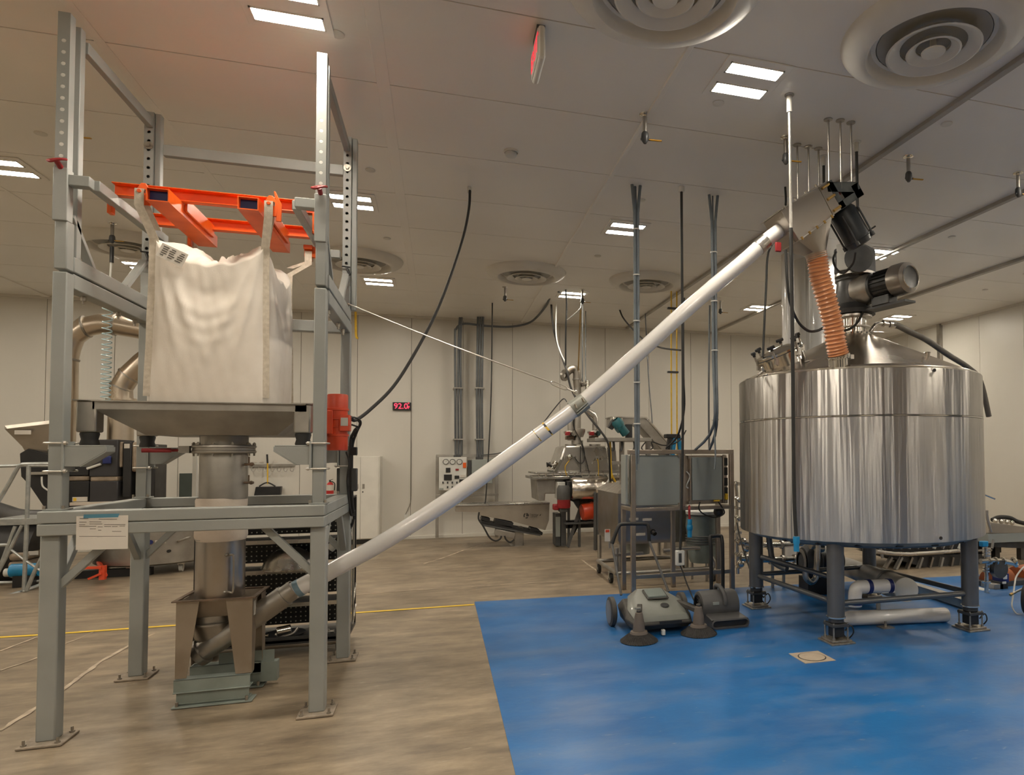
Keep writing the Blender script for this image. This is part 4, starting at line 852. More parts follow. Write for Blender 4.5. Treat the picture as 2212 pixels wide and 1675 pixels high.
PB('label_plate', 61, 1191, 83, 1200, YM-.14, .004, PAPER, t)
t = T('lock_tag', 'white plastic tag and blue padlock hanging on the black machine', 'tag', tuple(AY(222, 1003, YM-.02)))
ptube([(188, 1013), (218, 1003)], YM-.03, .016, 8).build('tag_strip', PLW, t); MB().cbox(AY(231, 994, YM-.03), .09, .03, .10).build('padlock', NAVY, t, bevel=.01); ptube([(228, 963), (229, 975), (228, 985)], YM-.02, .012, 8).build('strap', YEL, t)
# brown sack stack and blue motor behind the ladder
for k, (x0_, y0_, x1_, y1_) in enumerate(((14, 1232, 62, 1250), (14, 1214, 60, 1231), (16, 1196, 58, 1213))):
    o = PB('brown_sack', x0_, y0_, x1_, y1_, 10.1, .45, CANV, None, .04); tag(o, ('lowest', 'middle', 'topmost')[k]+' brown sack of the stack behind the ladder', 'sack', 'brown sacks behind the ladder')
    o.location.z += 0.0
t = T('blue_motor', 'small blue motor on the floor behind the ladder', 'motor', tuple(AY(58, 1238, 10.0)))
p = AY(56, 1232, 9.95); MB().cyl(p+V((-.14, 0, 0)), p+V((.14, 0, 0)), .08, n=16).build('casing', BLUEP, t); MB().cyl(p+V((-.2, 0, -.02)), p+V((-.14, 0, -.02)), .05, n=12).build('end_cap', PLW, t); MB().box(p.x-.1, p.x+.1, p.y-.06, p.y+.06, .003, p.z-.06).build('foot', BLACK, t)
# rolling ladder
t = T('rolling_ladder', 'galvanised tube ladder platform at the left edge', 'ladder', tuple(F(52, 1277)))
YL = 9.55
def lt(n, pts, r=.022): ptube(pts, YL, r, 8, 4).build(n, STEEL2, t)
lt('post', [(62, 1005), (59, 1100), (55, 1200), (52, 1276)]); lt('handrail', [(138, 1002), (60, 1003), (46, 1005), (38, 1012), (20, 1044), (0, 1078), (-20, 1110)]); lt('mid_rail', [(-20, 1008), (60, 1006), (138, 1007)], .018)
lt('stringer', [(-30, 1286), (0, 1225), (33, 1137)], .02); lt('stringer', [(-20, 1310), (0, 1220), (46, 1136)] if False else [(-18, 1262), (10, 1210), (48, 1135)], .02)
lt('step', [(-25, 1180), (22, 1177)], .02); lt('base_bar', [(-15, 1297, 9.4), (52, 1277, 9.6), (100, 1259, 9.9)], .022); lt('base_bar', [(-15, 1260, 9.9), (105, 1255, 10.0)], .018)
lt('brace', [(57, 1277), (75, 1235), (106, 1175)], .022); lt('brace', [(22, 1187), (60, 1215), (104, 1244)], .014)
PB('platform', -20, 1121, 88, 1135, YL-.02, .6, STEEL2, t, .004)
# ------------------------------------------------------------------ wall control panel stand
YP = 12.95
t = T('control_panel_stand', 'white gauge panel and grey box on steel strut stand at back wall', 'control panel', tuple(AY(1008, 1163, YP)))
for x in (944.5, 1073): PB('strut', x-3.5, 984, x+3.5, 1162, YP+.06, .05, SSD, t)
PB('strut', 942, 982, 1077, 988, YP+.055, .05, SSD, t); PB('strut', 942, 1068, 1077, 1073, YP+.055, .05, SSD, t)
wp = PB('white_panel', 948, 988, 1008, 1060, YP-.10, .15, PLW, t, .008)
for x in (963, 977.5, 992.5):
    p = AY(x, 998, YP-.10); g = MB().lathe([(.047, .0), (.052, .012), (.046, .02), (.044, .012), (.0001, .012)], p, (0, -1, 0), 24).build('gauge', DARKM, t); MB().lathe([(.042, .0125), (.0001, .0127)], p, (0, -1, 0), 20).build('gauge_dial', PLW, g)
    MB().bar(p+V((0, -.014, 0)), p+V((.018, -.014, .02)), .004, .002, (0, 1, 0)).build('needle', BLACK, g)
for n, r, m in [('meter', (963, 1011, 973, 1021), BLACK), ('red_indicator', (984, 1013, 991, 1017), RED), ('chart_screen', (959, 1025.5, 976, 1038), BLACK), ('meter', (982, 1028, 992, 1034.5), BLACK), ('orange_tag', (1000, 1000, 1007, 1011), ORANGE), ('label_plate', (995, 1026, 1005, 1032), PAPER), ('black_label', (992, 1036, 1005, 1044), BLACK), ('label_plate', (949, 1055, 958, 1059), ENCL)]: PB(n, *r, YP-.115, .015, m, wp, .001)
for x, y in ((957, 1043), (967, 1043), (977, 1043), (987, 1043), (967, 1053), (977, 1053)): PB('switch', x-1.6, y-2.2, x+1.6, y+2.2, YP-.12, .02, DARKM, wp)
PB('grey_box', 1019, 993, 1064, 1045, YP-.12, .17, ENCL, t, .008); PB('dark_side_box', 1011, 995, 1018, 1040, YP-.08, .13, DARKM, t)
PB('fuse_strip', 1028, 987.5, 1044, 993, YP-.08, .1, DARKM, t); PB('conduit_hub', 980, 984, 996, 988, YP-.03, .08, DARKM, t)
for k, (xb, xt) in enumerate(((984, 989.5), (990.5, 993.5), (996.5, 997.5))):
    if k == 0: pts = [(984.5, 985), (984, 960), (983.5, 850), (983, 725), (985, 712), (992, 703), (1005, 699.5), (1030, 702), (1060, 705), (1105, 706), (1140, 699, 12.9), (1160, 685, 12.4), (1180, 660, 11.6), (1187, 645, 11.2), (1198, 629, 10.8), (1210, 631, 10.6)]
    else: pts = [(xb, 985), (xb-1, 850), (xt-3, 740), (xt, 686)]
    o = ptube(pts, 12.98, .021, 8, 4).build('conduit', PIPEG); tag(o, ['grey conduit bending over at the top and running to a far lamp', 'left straight grey conduit above the gauge panel', 'right straight grey conduit above the gauge panel'][k], 'conduit', 'wall conduits')
for k, x in enumerate((1031, 1036.5, 1042)):
    o = ptube([(x+.5, 988), (x-1, 850), (x+1.5, 685)], 12.98, .021, 8, 4).build('conduit', PIPEG); tag(o, ['left', 'middle', 'right'][k]+' grey conduit of the trio above the grey wall box', 'conduit', 'wall conduits')
for n, x0, x1, y in (('upper', 979, 1000, 837), ('lower', 979, 1000, 948), ('upper right', 1027, 1047, 837), ('lower right', 1027, 1047, 948)):
    o = PB('conduit_strap', x0, y, x1, y+3, 12.95, .3, SSD); tag(o, n+' strut strap holding the wall conduits', 'strap')
o = ptube([(1063.5, 655, 11.75), (1061, 850, 11.75), (1055, 985, 11.75), (1049, 1080, 11.75), (1047, 1087, 11.7)], 11.75, .011, 8, 4).build('drop_cable', RUBBER); tag(o, 'thin black cable dropping from ceiling to the trough feeder', 'cable')
o = ptube([(1040, 984), (1085, 978, 12.6), (1125, 962, 12.0), (1160, 930, 11.6), (1200, 880, 11.3), (1217, 862, 11.2), (1224, 868, 11.1)], 12.9, .010, 6, 5).build('slack_wire', PIPEG); tag(o, 'slack grey wire running from grey wall box to the dryer', 'wire')

# ------------------------------------------------------------------ vibrating trough feeder
YF_ = 11.55
t = T('trough_feeder', 'stainless trough feeder with round black emblem, on a pedestal', 'feeder', tuple(F(1120, 1182)))
poly = [(984, 1093), (1187, 1089), (1186, 1124), (1178, 1146), (1100, 1125), (1037, 1114), (1036, 1107), (984, 1106)]
FS = M('trough_steel', (.40, .36, .30), .5, .7, (.35, .31, .26), 3)
MB().prism([AY(x, y, YF_) for x, y in poly], (0, .5, 0)).build('trough', FS, t)
PB('rim', 983, 1088.5, 1188, 1092, YF_-.02, .55, SS, t, .004)
for x in (1041, 1069, 1097, 1125, 1152, 1180): p = AY(x, 1098, YF_); MB().cyl(p+V((0, -.008, 0)), p, .012, n=8).build('bolt', BOLT, t)
def obox(name, a, b, h, d, mat, y=YF_, dy=.0):
    A, B = AY(a[0], a[1], y), AY(b[0], b[1], y); return MB().bar(A+V((0, d/2+dy, 0)), B+V((0, d/2+dy, 0)), d, h, (0, 0, 1)).build(name, mat, t, bevel=.004)
obox('drive_bar', (1040, 1129), (1172, 1154), .05, .44, BLACK); obox('magnet', (1040, 1120), (1058, 1125), .06, .3, BLACK); obox('magnet', (1069, 1127), (1108, 1136), .09, .3, BLACK); obox('magnet', (1146, 1144), (1164, 1148), .06, .3, BLACK); obox('drive_rail', (1042, 1135), (1168, 1157), .03, .3, CHAR)
PB('pedestal', 1111, 1140, 1131, 1182, YF_+.1, .25, SSD, t, .01); PB('base_plate', 1104, 1180, 1130, 1183, YF_+.05, .35, SSD, t)
obox('control_box', (1070, 1150), (1112, 1158), .10, .2, SSD)
ptube([(1035, 1107), (1034, 1122), (1043, 1136), (1048, 1145), (1058, 1162), (1070, 1169), (1080, 1165), (1083, 1158)], YF_, .014).build('cable', RUBBER, t)
ptube([(1090, 1158), (1093, 1166), (1102, 1172), (1111, 1166)], YF_, .014).build('cable', RUBBER, t)
lm = lab(MB().build('emblem', INK, t), 'round black L emblem beside two small black text lines')
p = AY(1137, 1114.5, YF_-.003); q = MB()
def arc(a0, a1, r0, r1, n=10):
    vs = []; 
    for k in range(n+1):
        a = R_(a0+(a1-a0)*k/n); vs += [(p.x+r0*math.cos(a), p.y, p.z+r0*math.sin(a)), (p.x+r1*math.cos(a), p.y, p.z+r1*math.sin(a))]
    q.add(vs, [(2*k, 2*k+1, 2*k+3, 2*k+2) for k in range(n)])
arc(115, 215, .028, .05); arc(250, 310, .028, .048)
q.add([(p.x-.002, p.y, p.z-.012), (p.x+.042, p.y, p.z-.012), (p.x+.046, p.y, p.z+.005), (p.x+.034, p.y, p.z+.03), (p.x+.015, p.y, p.z+.042), (p.x-.002, p.y, p.z+.045)], [(0, 1, 2, 3, 4, 5)])
bpy.data.objects.remove(lm); lm = lab(q.build('emblem', INK, t, flat=True), 'round black L emblem')
p2 = AY(1154, 1112.3, YF_-.003); text('lettering', 'Lapmar', .05, p2, (PI/2, .1, 0), INK, t, .0006); p3 = AY(1153, 1117, YF_-.003); text('lettering', 'SYSTEMS', .03, p3, (PI/2, 0, 0), INK, t, .0006)
MB().prism([AY(1164.5, 1115, YF_-.004), AY(1169, 1110, YF_-.004), AY(1168, 1114, YF_-.004)], (0, .002, 0)).build('emblem_fin', INK, t)

# ------------------------------------------------------------------ stainless dryer / mill with its ducts
YD = 11.0
t = T('stainless_dryer', 'large stainless hooded dryer with twin valve ducts on black stand', 'machine', tuple(F(1240, 1181)))
def P3(pts, y=YD): return [AY(a, b, y) for a, b in pts]
MB().prism(P3([(1219, 966), (1224, 963.5), (1308, 963.5), (1312, 968), (1316, 1000), (1322, 1021), (1197, 1021), (1209, 994)], YD+.1), (0, .9, 0)).build('hood', SS, t, bevel=.03)
MB().prism(P3([(1312, 967), (1330, 967), (1333, 1000), (1343, 1018), (1322, 1021)], YD+.2), (0, .7, 0)).build('hood_end', SSD, t, bevel=.01)
PB('trough_flange', 1152, 1029, 1350, 1035, YD, 1.1, SS, t, .006); PB('hood_flange', 1158, 1020, 1350, 1024, YD+.04, 1.02, SS, t, .004)
for k in range(12): x = 1164+k*15.5; MB().cyl(AY(x, 1023, YD+.02), AY(x, 1031, YD+.02), .012, n=6).build('flange_bolt', BOLT, t)
MB().prism(P3([(1159, 1036), (1200, 1036), (1200, 1067), (1178, 1067), (1177, 1082), (1162, 1082), (1161, 1066)], YD+.15), (0, .8, 0)).build('trough_end', SSD, t, bevel=.01)
PB('trough_bottom', 1200, 1036, 1330, 1056, YD+.2, .7, SSD, t)
MB().bar(AY(1199, 1021, YD+.06), AY(1212, 994, YD+.06), .05, .05).bar(AY(1196, 1020, YD+.06), AY(1182, 1017, YD+.06), .03, .03).cyl(AY(1192, 1012, YD+.05), AY(1201, 998, YD+.05), .05, n=10).build('inspection_arm', SSP, t)
ptube([(1201, 1003), (1192, 1006)], YD, .02).build('clamp_stem', SSD, t); p = AY(1185, 1004, YD); MB().lathe([(.045, -.03), (.03, .0), (.045, .03)], p, (1, 0, .1), 10, True, True).build('clamp_knob', BLACK, t)
p = AY(1231, 988, YD+.06); MB().sphere(p, .05, 12, 8).build('round_port', SSP, t)
for x in (1219, 1241, 1287, 1292, 1299): p = AY(x, 988, YD+.09); MB().cyl(p+V((0, -.05, 0)), p, .022, n=8).cyl(p+V((0, -.04, -.05)), p+V((0, -.04, 0)), .012, n=6).build('tap', SSD, t)
for pts, m in [([(1230, 995), (1221, 1008), (1222, 1020), (1224, 1028)], YEL), ([(1291, 992), (1293, 1010), (1292, 1038)], YEL), ([(1241, 988), (1250, 1000), (1259, 1000), (1263, 985), (1258, 960), (1240, 925), (1238, 905)], RUBBER), ([(1256, 960), (1266, 995), (1273, 1024)], RUBBER), ([(1254, 964), (1254, 1020)], RUBBER)]: ptube(pts, YD+.04, .008, 6, 5).build('lead', m, t)
PB('white_box', 1205, 1042, 1221, 1078, YD-.1, .3, PLW, t, .006)
fo = MB().lathe([(.0001, -.01), (.17, 0), (.185, .03), (.18, .3), (.188, .5), (.18, .68), (.17, .70), (.0001, .71)], AY(1233, 1056, YD-.15), (1, -.02, .0), 28).build('wrapped_cylinder', FOIL, t)
MB().lathe([(.17, 0), (.19, .1), (.16, .4), (.10, .75), (.0001, .76)], AY(1287, 1055, YD-.2), (1, -.2, .09), 20, True).build('wrapped_cone', FOIL, t)
PB('mount_plate', 1226, 1040, 1233, 1080, YD-.2, .4, BLACK, t, .01); PB('junction_box', 1233, 1029, 1258, 1039, YD-.12, .25, BLACK, t, .01)
MB().lathe([(.0001, 0), (.10, .0), (.115, .04), (.115, .2), (.09, .26)], AY(1218, 1083, YD-.15), (0, 0, 1), 18).build('motor', CHAR, t)
MB().lathe([(.10, 0), (.11, .03), (.11, .16), (.08, .18)], AY(1218, 1098, YD-.15), (0, 0, 1), 16).build('gearbox', RED, t); PB('gearbox_side', 1196, 1090, 1208, 1103, YD-.15, .15, RED, t, .02); PB('gearbox_base', 1210, 1098, 1227, 1107, YD-.2, .2, CHAR, t, .01)
MB().prism(P3([(1226, 1070), (1252, 1070), (1252, 1080), (1250, 1100), (1240, 1085), (1226, 1080)], YD-.1), (0, .1, 0)).build('gusset', BLACK, t)
PB('leg', 1212, 1106, 1223, 1180, YD+.25, .10, CHAR, t, .004); PB('leg', 1200, 1110, 1211, 1180, YD+.25, .3, DARKM, t, .004); PB('side_plate', 1200.5, 1117, 1210.5, 1160, YD+.24, .01, ENCL, t)
for x, y0, y1, yy in ((1229, 1075, 1180, YD+.2), (1252, 1075, 1182, YD+.1)): PB('leg', x-2.5, y0, x+2.5, y1, yy, .05, CHAR, t)
for x in (1286, 1292): PB('leg', x-2.5, 1065, x+2.5, 1189, YD-.36, .05, CHAR, t)
PB('cross_beam', 1223, 1124, 1285, 1141, YD+.2, .10, BLACK, t); PB('cross_shelf', 1223, 1130, 1285, 1133, YD+.0, .3, CHAR, t)
MB().bar(AY(1256, 1090, YD+.1), AY(1226, 1182, YD+.1), .05, .05).build('diagonal_brace', CHAR, t); MB().bar(AY(1250, 1130, YD+.3), AY(1236, 1155, YD+.3), .05, .05).build('diagonal_brace', BLACK, t)
MB().lathe([(.0001, 0), (.13, 0), (.14, .03), (.14, .17), (.15, .175), (.15, .195), (.135, .2), (.135, .46), (.0001, .47)], AY(1257, 1107, YD-.1), (1, .1, .12), 22).build('orange_vibrator', ORED, t)
PB('vibrator_bracket', 1254, 1078, 1284, 1092, YD+.05, .2, RUST, t)
# top duct work
CP = SSD
for x, nm in ((1233, 'l'), (1285, 'r')):
    PB('valve_body', x-10, 931, x+10, 936, YD+.3, .25, SSD, t, .01); lab(PB('valve_actuator', x-11, 933, x-1, 941, YD+.25, .1, RED, t, .01), 'red valve actuator'); MB().cyl(AY(x+5, 937, YD+.3)+V((0, -.08, 0)), AY(x+5, 937, YD+.3), .045, n=14).build('actuator_disc', SSP, t)
    MB().cyl(AY(x, 952, YD+.4), AY(x, 930, YD+.4), .06, n=16).cyl(AY(x, 964, YD+.4), AY(x, 960, YD+.4), .10, n=16).build('stub_pipe', SSD, t); PB('valve_foot', x-9, 942, x+8, 950, YD+.33, .15, RUST, t, .006)
MB().tube(P3([(1233, 932), (1233, 905), (1240, 888), (1250, 872)], YD+.4), .055, 16, 3).build('left_pipe', SS, t); MB().tube(P3([(1286, 932), (1286, 904), (1283, 898), (1262, 884), (1248, 872)], YD+.4), .055, 16, smooth=False).build('right_pipe', SS, t, ang=20)
MB().tube(P3([(1247, 952), (1247, 900), (1248, 860), (1247, 828)], YD+.4), .062, 18, 3).build('centre_pipe', SSD, t); MB().lathe([(.06, 0), (.10, .10), (.10, .14), (.06, .15)], AY(1252, 945, YD+.35), (0, 0, 1), 16).cyl(AY(1247, 961, YD+.4), AY(1247, 952, YD+.4), .10, n=18).build('cone', SSD, t)
MB().tube(P3([(1248, 838), (1246, 820), (1246, 806), (1242, 798), (1232, 799), (1222, 808)], YD+.4), .068, 18, 4).build('elbow', M('duct_grey', (.34, .31, .27), .4, .9), t); MB().lathe([(.05, -.02), (.10, -.02), (.10, .02), (.05, .02)], AY(1220, 811, YD+.3), (1, -1.1, -.3), 20).build('flange', SSD, t)
MB().lathe([(.062, -.015), (.085, -.012), (.085, .012), (.062, .015)], AY(1247, 820, YD+.4), (0, 0, 1), 18).build('flange', SSD, t)
MB().cyl(AY(1256, 832, YD+.35), AY(1268, 830, YD+.35), .035, n=12).cyl(AY(1269, 823, YD+.35), AY(1269, 842, YD+.35), .04, n=10).build('side_valve', SSP, t)

# ------------------------------------------------------------------ cables over the dryer
def cable(pts, Y, r, label, mat=RUBBER, name='ceiling_cable', group=None):
    o = ptube(pts, Y, r, 8, 5).build(name, mat); return tag(o, label, 'cable', group)
cable([(1191, 658, 11.6), (1193, 690, 11.6), (1199, 725, 11.5), (1215, 775, 11.3), (1224, 800, 11.0), (1236, 845, 10.9), (1268, 895, 10.5), (1296, 930, 10.3), (1314, 960, 10.2), (1317, 1005, 10.3), (1318, 1040, 10.5)], 11, .018, 'thick black cable curving down from ceiling to the wrapped cylinder')
cable([(1202, 652, 11.5), (1201, 690, 11.5), (1202, 730, 11.4), (1210, 760, 11.2), (1222, 785, 11.1)], 11, .012, 'pale cable bending from the ceiling above the dryer', PLW)
cable([(1222, 626, 10.4), (1224, 660, 10.5), (1222, 720, 10.6), (1222, 790, 10.8)], 10.5, .014, 'dark vertical drop pipe above the dryer elbow', PIPEG)
cable([(1258, 630, 10.45), (1256, 660, 10.45), (1253, 668, 10.4), (1240, 680, 10.4), (1225, 692, 10.4)], 10.4, .013, 'pale hose looping left from the lit far valve', PLW)
cable([(1254, 668, 10.4), (1252, 720, 10.6), (1250, 780, 10.9), (1249, 800, 11.1)], 10.6, .011, 'thin brass coloured line dropping to the dryer elbow', BRASS)
cable([(1259, 655, 11.2), (1258, 740, 11.3), (1258, 825, 11.3)], 11.2, .010, 'thin dark rod from ceiling beside the dryer side valve', PIPEG)
cable([(1265, 672, 11.9), (1265, 750, 11.9), (1265, 825, 11.6)], 11.9, .009, 'thinnest dark rod right of the dryer elbow', PIPEG)
cable([(1338, 668, 11.7), (1345, 685, 11.6), (1358, 702, 11.3), (1380, 725, 11), (1400, 740, 10.6), (1430, 752, 10.2), (1470, 757, 9.6)], 11, .014, 'black cable sagging right from the ceiling behind the conduit bundle')
cable([(1394, 678, 11.7), (1396, 720, 11.7), (1402, 830, 11.5), (1408, 900, 11.4), (1410, 950, 11.3)], 11.5, .011, 'thin dark cable dropping just right of the conduit bundle', PIPEG)
cable([(1533, 660, 9.4), (1531, 850, 9.4), (1532, 975, 9.4)], 9.4, .016, 'dark drop pipe between pendant cable and right conduit bundle', PIPEG)
for k, x in enumerate((1450, 1462)):
    o = ptube([(x, 627, 10.1), (x, 800, 10.1), (x+1, 1000, 10.1)], 10.1, .012, 8, 3).build('yellow_gas_line', YEL); tag(o, ('left', 'right')[k]+' one of the two vertical yellow gas lines', 'gas line', 'yellow gas lines')
for k, y in enumerate((664, 802)): o = PB('line_clamp', 1443, y, 1466, y+4, 10.06, .05, DARKM, None); tag(o, ('upper', 'lower')[k]+' dark clamp bar across the yellow gas lines', 'clamp')
# conduit bundles hanging from ceiling
BUN = M('bundle_grey', (.17, .20, .225), .45, 0, (.13, .155, .18), 5)
t = T('conduit_bundle', 'bundle of three grey conduits from ceiling, ending before left enclosure', 'conduit', tuple(F(1374, 398, ZC)))
p = F(1374, 400, ZC); x, y = p.x, p.y
for k, (dx, dy) in enumerate(((-.016, 0), (.016, 0), (0, .02))):
    MB().tube([(x+dx*2.6, y+dy*2, ZC), (x+dx*1.2, y+dy, ZC-.25), (x+dx, y+dy, ZC-.4), (x+dx*.9, y+dy, 2.5), (x+dx*.8, y+dy, 1.75), (x+dx*.7, y+dy, 1.52-.06*k)], lambda f: .0155 if f < .82 else .0155-.05*(f-.82), 8, 4).build('conduit', BUN, t)
for z in (3.75, 3.3, 2.85, 2.25, 1.85): MB().lathe([(.034, -.006), (.036, 0), (.034, .006)], (x, y, z), (0, 0, 1), 14).build('tie', PLW, t)
t = T('conduit_bundle', 'bundle of grey conduits forking onto top of right enclosure', 'conduit', tuple(F(1541, 420, ZC)))
p = F(1541, 422, ZC); x, y = p.x, p.y
for k, (dx, dy, ex, ey, ez) in enumerate(((-.018, 0, 2.775, 7.1, 1.60), (.018, 0, 2.95, 7.1, 1.60), (0, .02, 2.68, 6.2, 1.35))):
    MB().tube([(x+dx*2.6, y+dy*2, ZC), (x+dx*1.2, y+dy, ZC-.25), (x+dx, y+dy, ZC-.4), (x+dx*.9, y+dy, 2.5), (x+dx*.8, y+dy, 1.85), (ex, ey, ez)] if k < 2 else [(x, y+dy, ZC), (x, y+dy, ZC-.3), (x, y+dy, 2.5), (x, y+dy, 1.8), (x, y, 1.55), (x-.01, y, 1.40)], (.0155 if k < 2 else .009), 8, 4).build('conduit', BUN, t)
for z in (3.6, 3.1, 2.6, 1.9): MB().lathe([(.036, -.006), (.038, 0), (.036, .006)], (x, y, z), (0, 0, 1), 14).build('tie', PLW, t)
t = T('pendant_cable', 'long black pendant cable from ceiling ending in white switch box', 'cable', tuple(F(1472, 402, ZC)))
p = F(1472, 404, ZC); x, y = p.x, p.y
MB().tube([(x, y, ZC), (x, y, 3.4), (x+.002, y, 2.4), (x-.006, y, 1.6), (x-.03, y, .80), (x-.04, y, .62)], .013, 10, 6).build('cable', RUBBER, t); MB().cyl((x, y, ZC), (x, y, ZC-.05), .03, n=14).build('gland', PLW, t)
MB().tube([(x+.04, y+.05, 3.1), (x+.02, y+.03, 2.8), (x+.02, y+.03, 2.3), (x+.05, y+.1, 2.0), (x+.09, y+.4, 1.75), (x+.10, y+.8, 1.62)], .011, 8).build('side_cable', RUBBER, t)
q = MB().box(x-.085, x+.0, y-.03, y+.02, .48, .625).build('switch_box', PLW, t, bevel=.008); MB().box(x-.065, x-.035, y-.034, y-.0305, .51, .60).build('switch', DARKM, q)
MB().tube([(x-.04, y, .48), (x-.02, y-.02, .42), (x+.0, y-.1, .30), (x+.03, y-.3, .12), (x+.08, y-.5, .02), (x+.2, y-.6, .012)], .007, 8).build('tail_cord', RUBBER, t)

# ------------------------------------------------------------------ teal motor conveyor at the back
YT = 10.6
t = T('inclined_conveyor', 'pale inclined conveyor with teal drive motor behind the enclosures', 'conveyor', tuple(AY(1390, 1100, YT)))
MB().prism(P3([(1322, 903), (1396, 903), (1458, 975), (1440, 985), (1382, 920), (1322, 922)], YT), (0, .4, 0)).build('casing', SSD, t, bevel=.01); MB().prism(P3([(1322, 900), (1397, 901), (1462, 975), (1459, 977), (1395, 904), (1322, 903)], YT-.02), (0, .45, 0)).build('cover', SS, t)
MB().lathe([(.0001, 0), (.07, 0), (.07, .16), (.09, .17), (.09, .26), (.06, .30)], AY(1352, 938, YT-.25), (-.5, -.1, .6), 16).cyl(AY(1340, 920, YT-.25), AY(1330, 926, YT-.25), .09, n=14).build('drive_motor', TEAL, t)
MB().cyl(AY(1318, 915, YT-.2), AY(1327, 920, YT-.2), .08, n=14).build('drive_pulley', DARKM, t); PB('foil_wrap', 1324, 901, 1346, 912, YT-.1, .2, FOIL, t, .02)
PB('motor_rack', 1352, 917, 1366, 946, YT-.2, .05, DARKM, t); PB('platform', 1285, 946, 1408, 954, YT-.3, .6, SSD, t, .006)
for x in (1345, 1402): PB('post', x-4, 954, x+4, 1100, YT-.1, .10, SSD, t)
PB('cross_tie', 1322, 997, 1346, 1004, YT-.1, .08, SSD, t)
ptube([(1395, 955), (1386, 968), (1395, 975), (1410, 968), (1408, 955), (1430, 962), (1450, 961), (1470, 950), (1482, 930)], 9.8, .010).build('loop_cable', RUBBER, t)
for x in (1325, 1343, 1370): ptube([(x, 954), (x+1, 966), (x-2, 975)], YT-.2, .02).build('hanging_fitting', DARKM, t)
t = T('blue_tripod', 'blue plastic bracket with black top behind yellow gas lines', 'bracket', tuple(AY(1455, 970, 9.9)))
MB().bar(AY(1447, 942, 9.9), AY(1441, 985, 9.9), .07, .05).build('leg', BLACK, t); MB().bar(AY(1457, 942, 9.9), AY(1452, 985, 9.9), .09, .05).build('leg', BLUEP, t); MB().bar(AY(1466, 942, 9.9), AY(1470, 985, 9.9), .05, .05).build('leg', BLUEP, t); PB('top_plate', 1440, 938, 1470, 947, 9.85, .15, BLACK, t, .01)
a, b, c, e = ext(1438, 985, 1472, 1100, 9.9); MB().box(a, b, 9.85, 10.0, .003, e).build('column', SSD, t)
t = T('yellow_sling', 'yellow lifting sling hanging over the wrapped cylinder', 'sling', tuple(AY(1318, 1025, 10.5)))
ptube([(1318, 955), (1319, 985), (1320, 1010), (1322, 1026), (1330, 1042)], 10.55, .016, 8, 5).tube([AY(1322, 1026, 10.55), AY(1318, 1036, 10.55), AY(1312, 1046, 10.55)], .016, 8).build('strap', YEL, t); ptube([(1313, 1026), (1317, 1034), (1312, 1043)], 10.5, .02).build('hook', PLW, t)

# ------------------------------------------------------------------ stainless bin on its wheeled cart
t = T('steel_bin', 'tall square stainless bin on a wheeled cart behind the grey enclosures', 'bin', (2.56, 8.5, 0))
bx0, bx1, by0, by1 = 2.105, 3.02, 8.0, 9.1
MB().loft([[(bx0+.02, by0+.02, .44), (bx1-.02, by0+.02, .44), (bx1-.02, by1-.02, .44), (bx0+.02, by1-.02, .44)], [(bx0, by0, .50), (bx1, by0, .50), (bx1, by1, .50), (bx0, by1, .50)], [(bx0, by0, 1.07), (bx1, by0, 1.07), (bx1, by1, 1.07), (bx0, by1, 1.07)]]).build('body', SSB, t, ang=20)
MB().loft([[(bx0-.02, by0-.02, 1.072), (bx1+.02, by0-.02, 1.072), (bx1+.02, by1+.02, 1.072), (bx0-.02, by1+.02, 1.072)], [(bx0+.1, by0+.1, 1.17), (bx1-.1, by0+.1, 1.17), (bx1-.1, by1-.1, 1.17), (bx0+.1, by1-.1, 1.17)]]).build('lid', FOIL, t, ang=20)
MB().lathe([(.16, .25), (.16, .44)], (2.5, 8.5, 0), (0, 0, 1), 24, True, True).build('outlet', ENCL, t)
for x in (bx0+.02, bx1-.02):
    for y in (by0, by1):
        MB().cyl((x, y, .12), (x, y, .44), .03, n=12).build('leg', SSD, t)
MB().cyl((bx0-.12, by0-.4, .16), (bx0-.12, by0+.6, .16), .026, n=12).cyl((bx0-.12, by0-.4, .16), (3.2, by0-.4, .16), .026, n=12).cyl((bx0-.12, by0+.6, .16), (3.2, by0+.6, .16), .026, n=12).cyl((bx0-.12, by0-.38, .16), (bx0-.12, by0-.38, .46), .026, n=12).bar((bx0-.16, by0-.38, .38), (bx0+.2, by0-.38, .38), .05, .03).build('cart_frame', SSD, t)
MB().tube([(2.55, by0-.4, .40), (2.95, by0-.4, .42), (3.1, by0-.4, .38), (3.2, by0-.4, .25), (3.2, by0-.4, .16)], .026, 12).build('cart_handle', SS, t)
for x, y in ((1.985, 7.9), (3.2, 7.6), (2.0, 8.6), (3.2, 8.6)):
    c = MB().cyl((x-.018, y, .062), (x+.018, y, .062), .06, n=20).build('caster', RUBBER, t); MB().cyl((x-.02, y, .062), (x+.02, y, .062), .022, n=12).box(x-.03, x-.024, y-.02, y+.02, .06, .13).box(x+.024, x+.03, y-.02, y+.02, .06, .13).box(x-.03, x+.03, y-.03, y+.03, .125, .14).build('fork', ZINC, c)
for px, py in ((1369, 1122), (1384, 1155), (1398, 1123)): p = AY(px, py, 7.996); MB().cbox(p, .12, .004, .03).build('label_plate', PAPER, t)
p = AY(1411, 1150, 7.97); MB().cyl(p, p+V((0, .04, 0)), .035, n=14).cyl(p+V((.01, -.04, -.02)), p, .028, n=12).build('port', BLACK, t)
p = AY(1312, 1157, 7.6); lab(MB().cbox(p, .065, .004, .14).build('placard', PAPER, t), 'small white and red placard'); MB().cbox(p+V((0, -.003, .05)), .045, .002, .03).build('placard_stripe', ORED, t); MB().cyl((p.x+.03, 7.62, .46), (p.x+.03, 7.62, p.z), .012, n=8).build('placard_post', SSD, t)
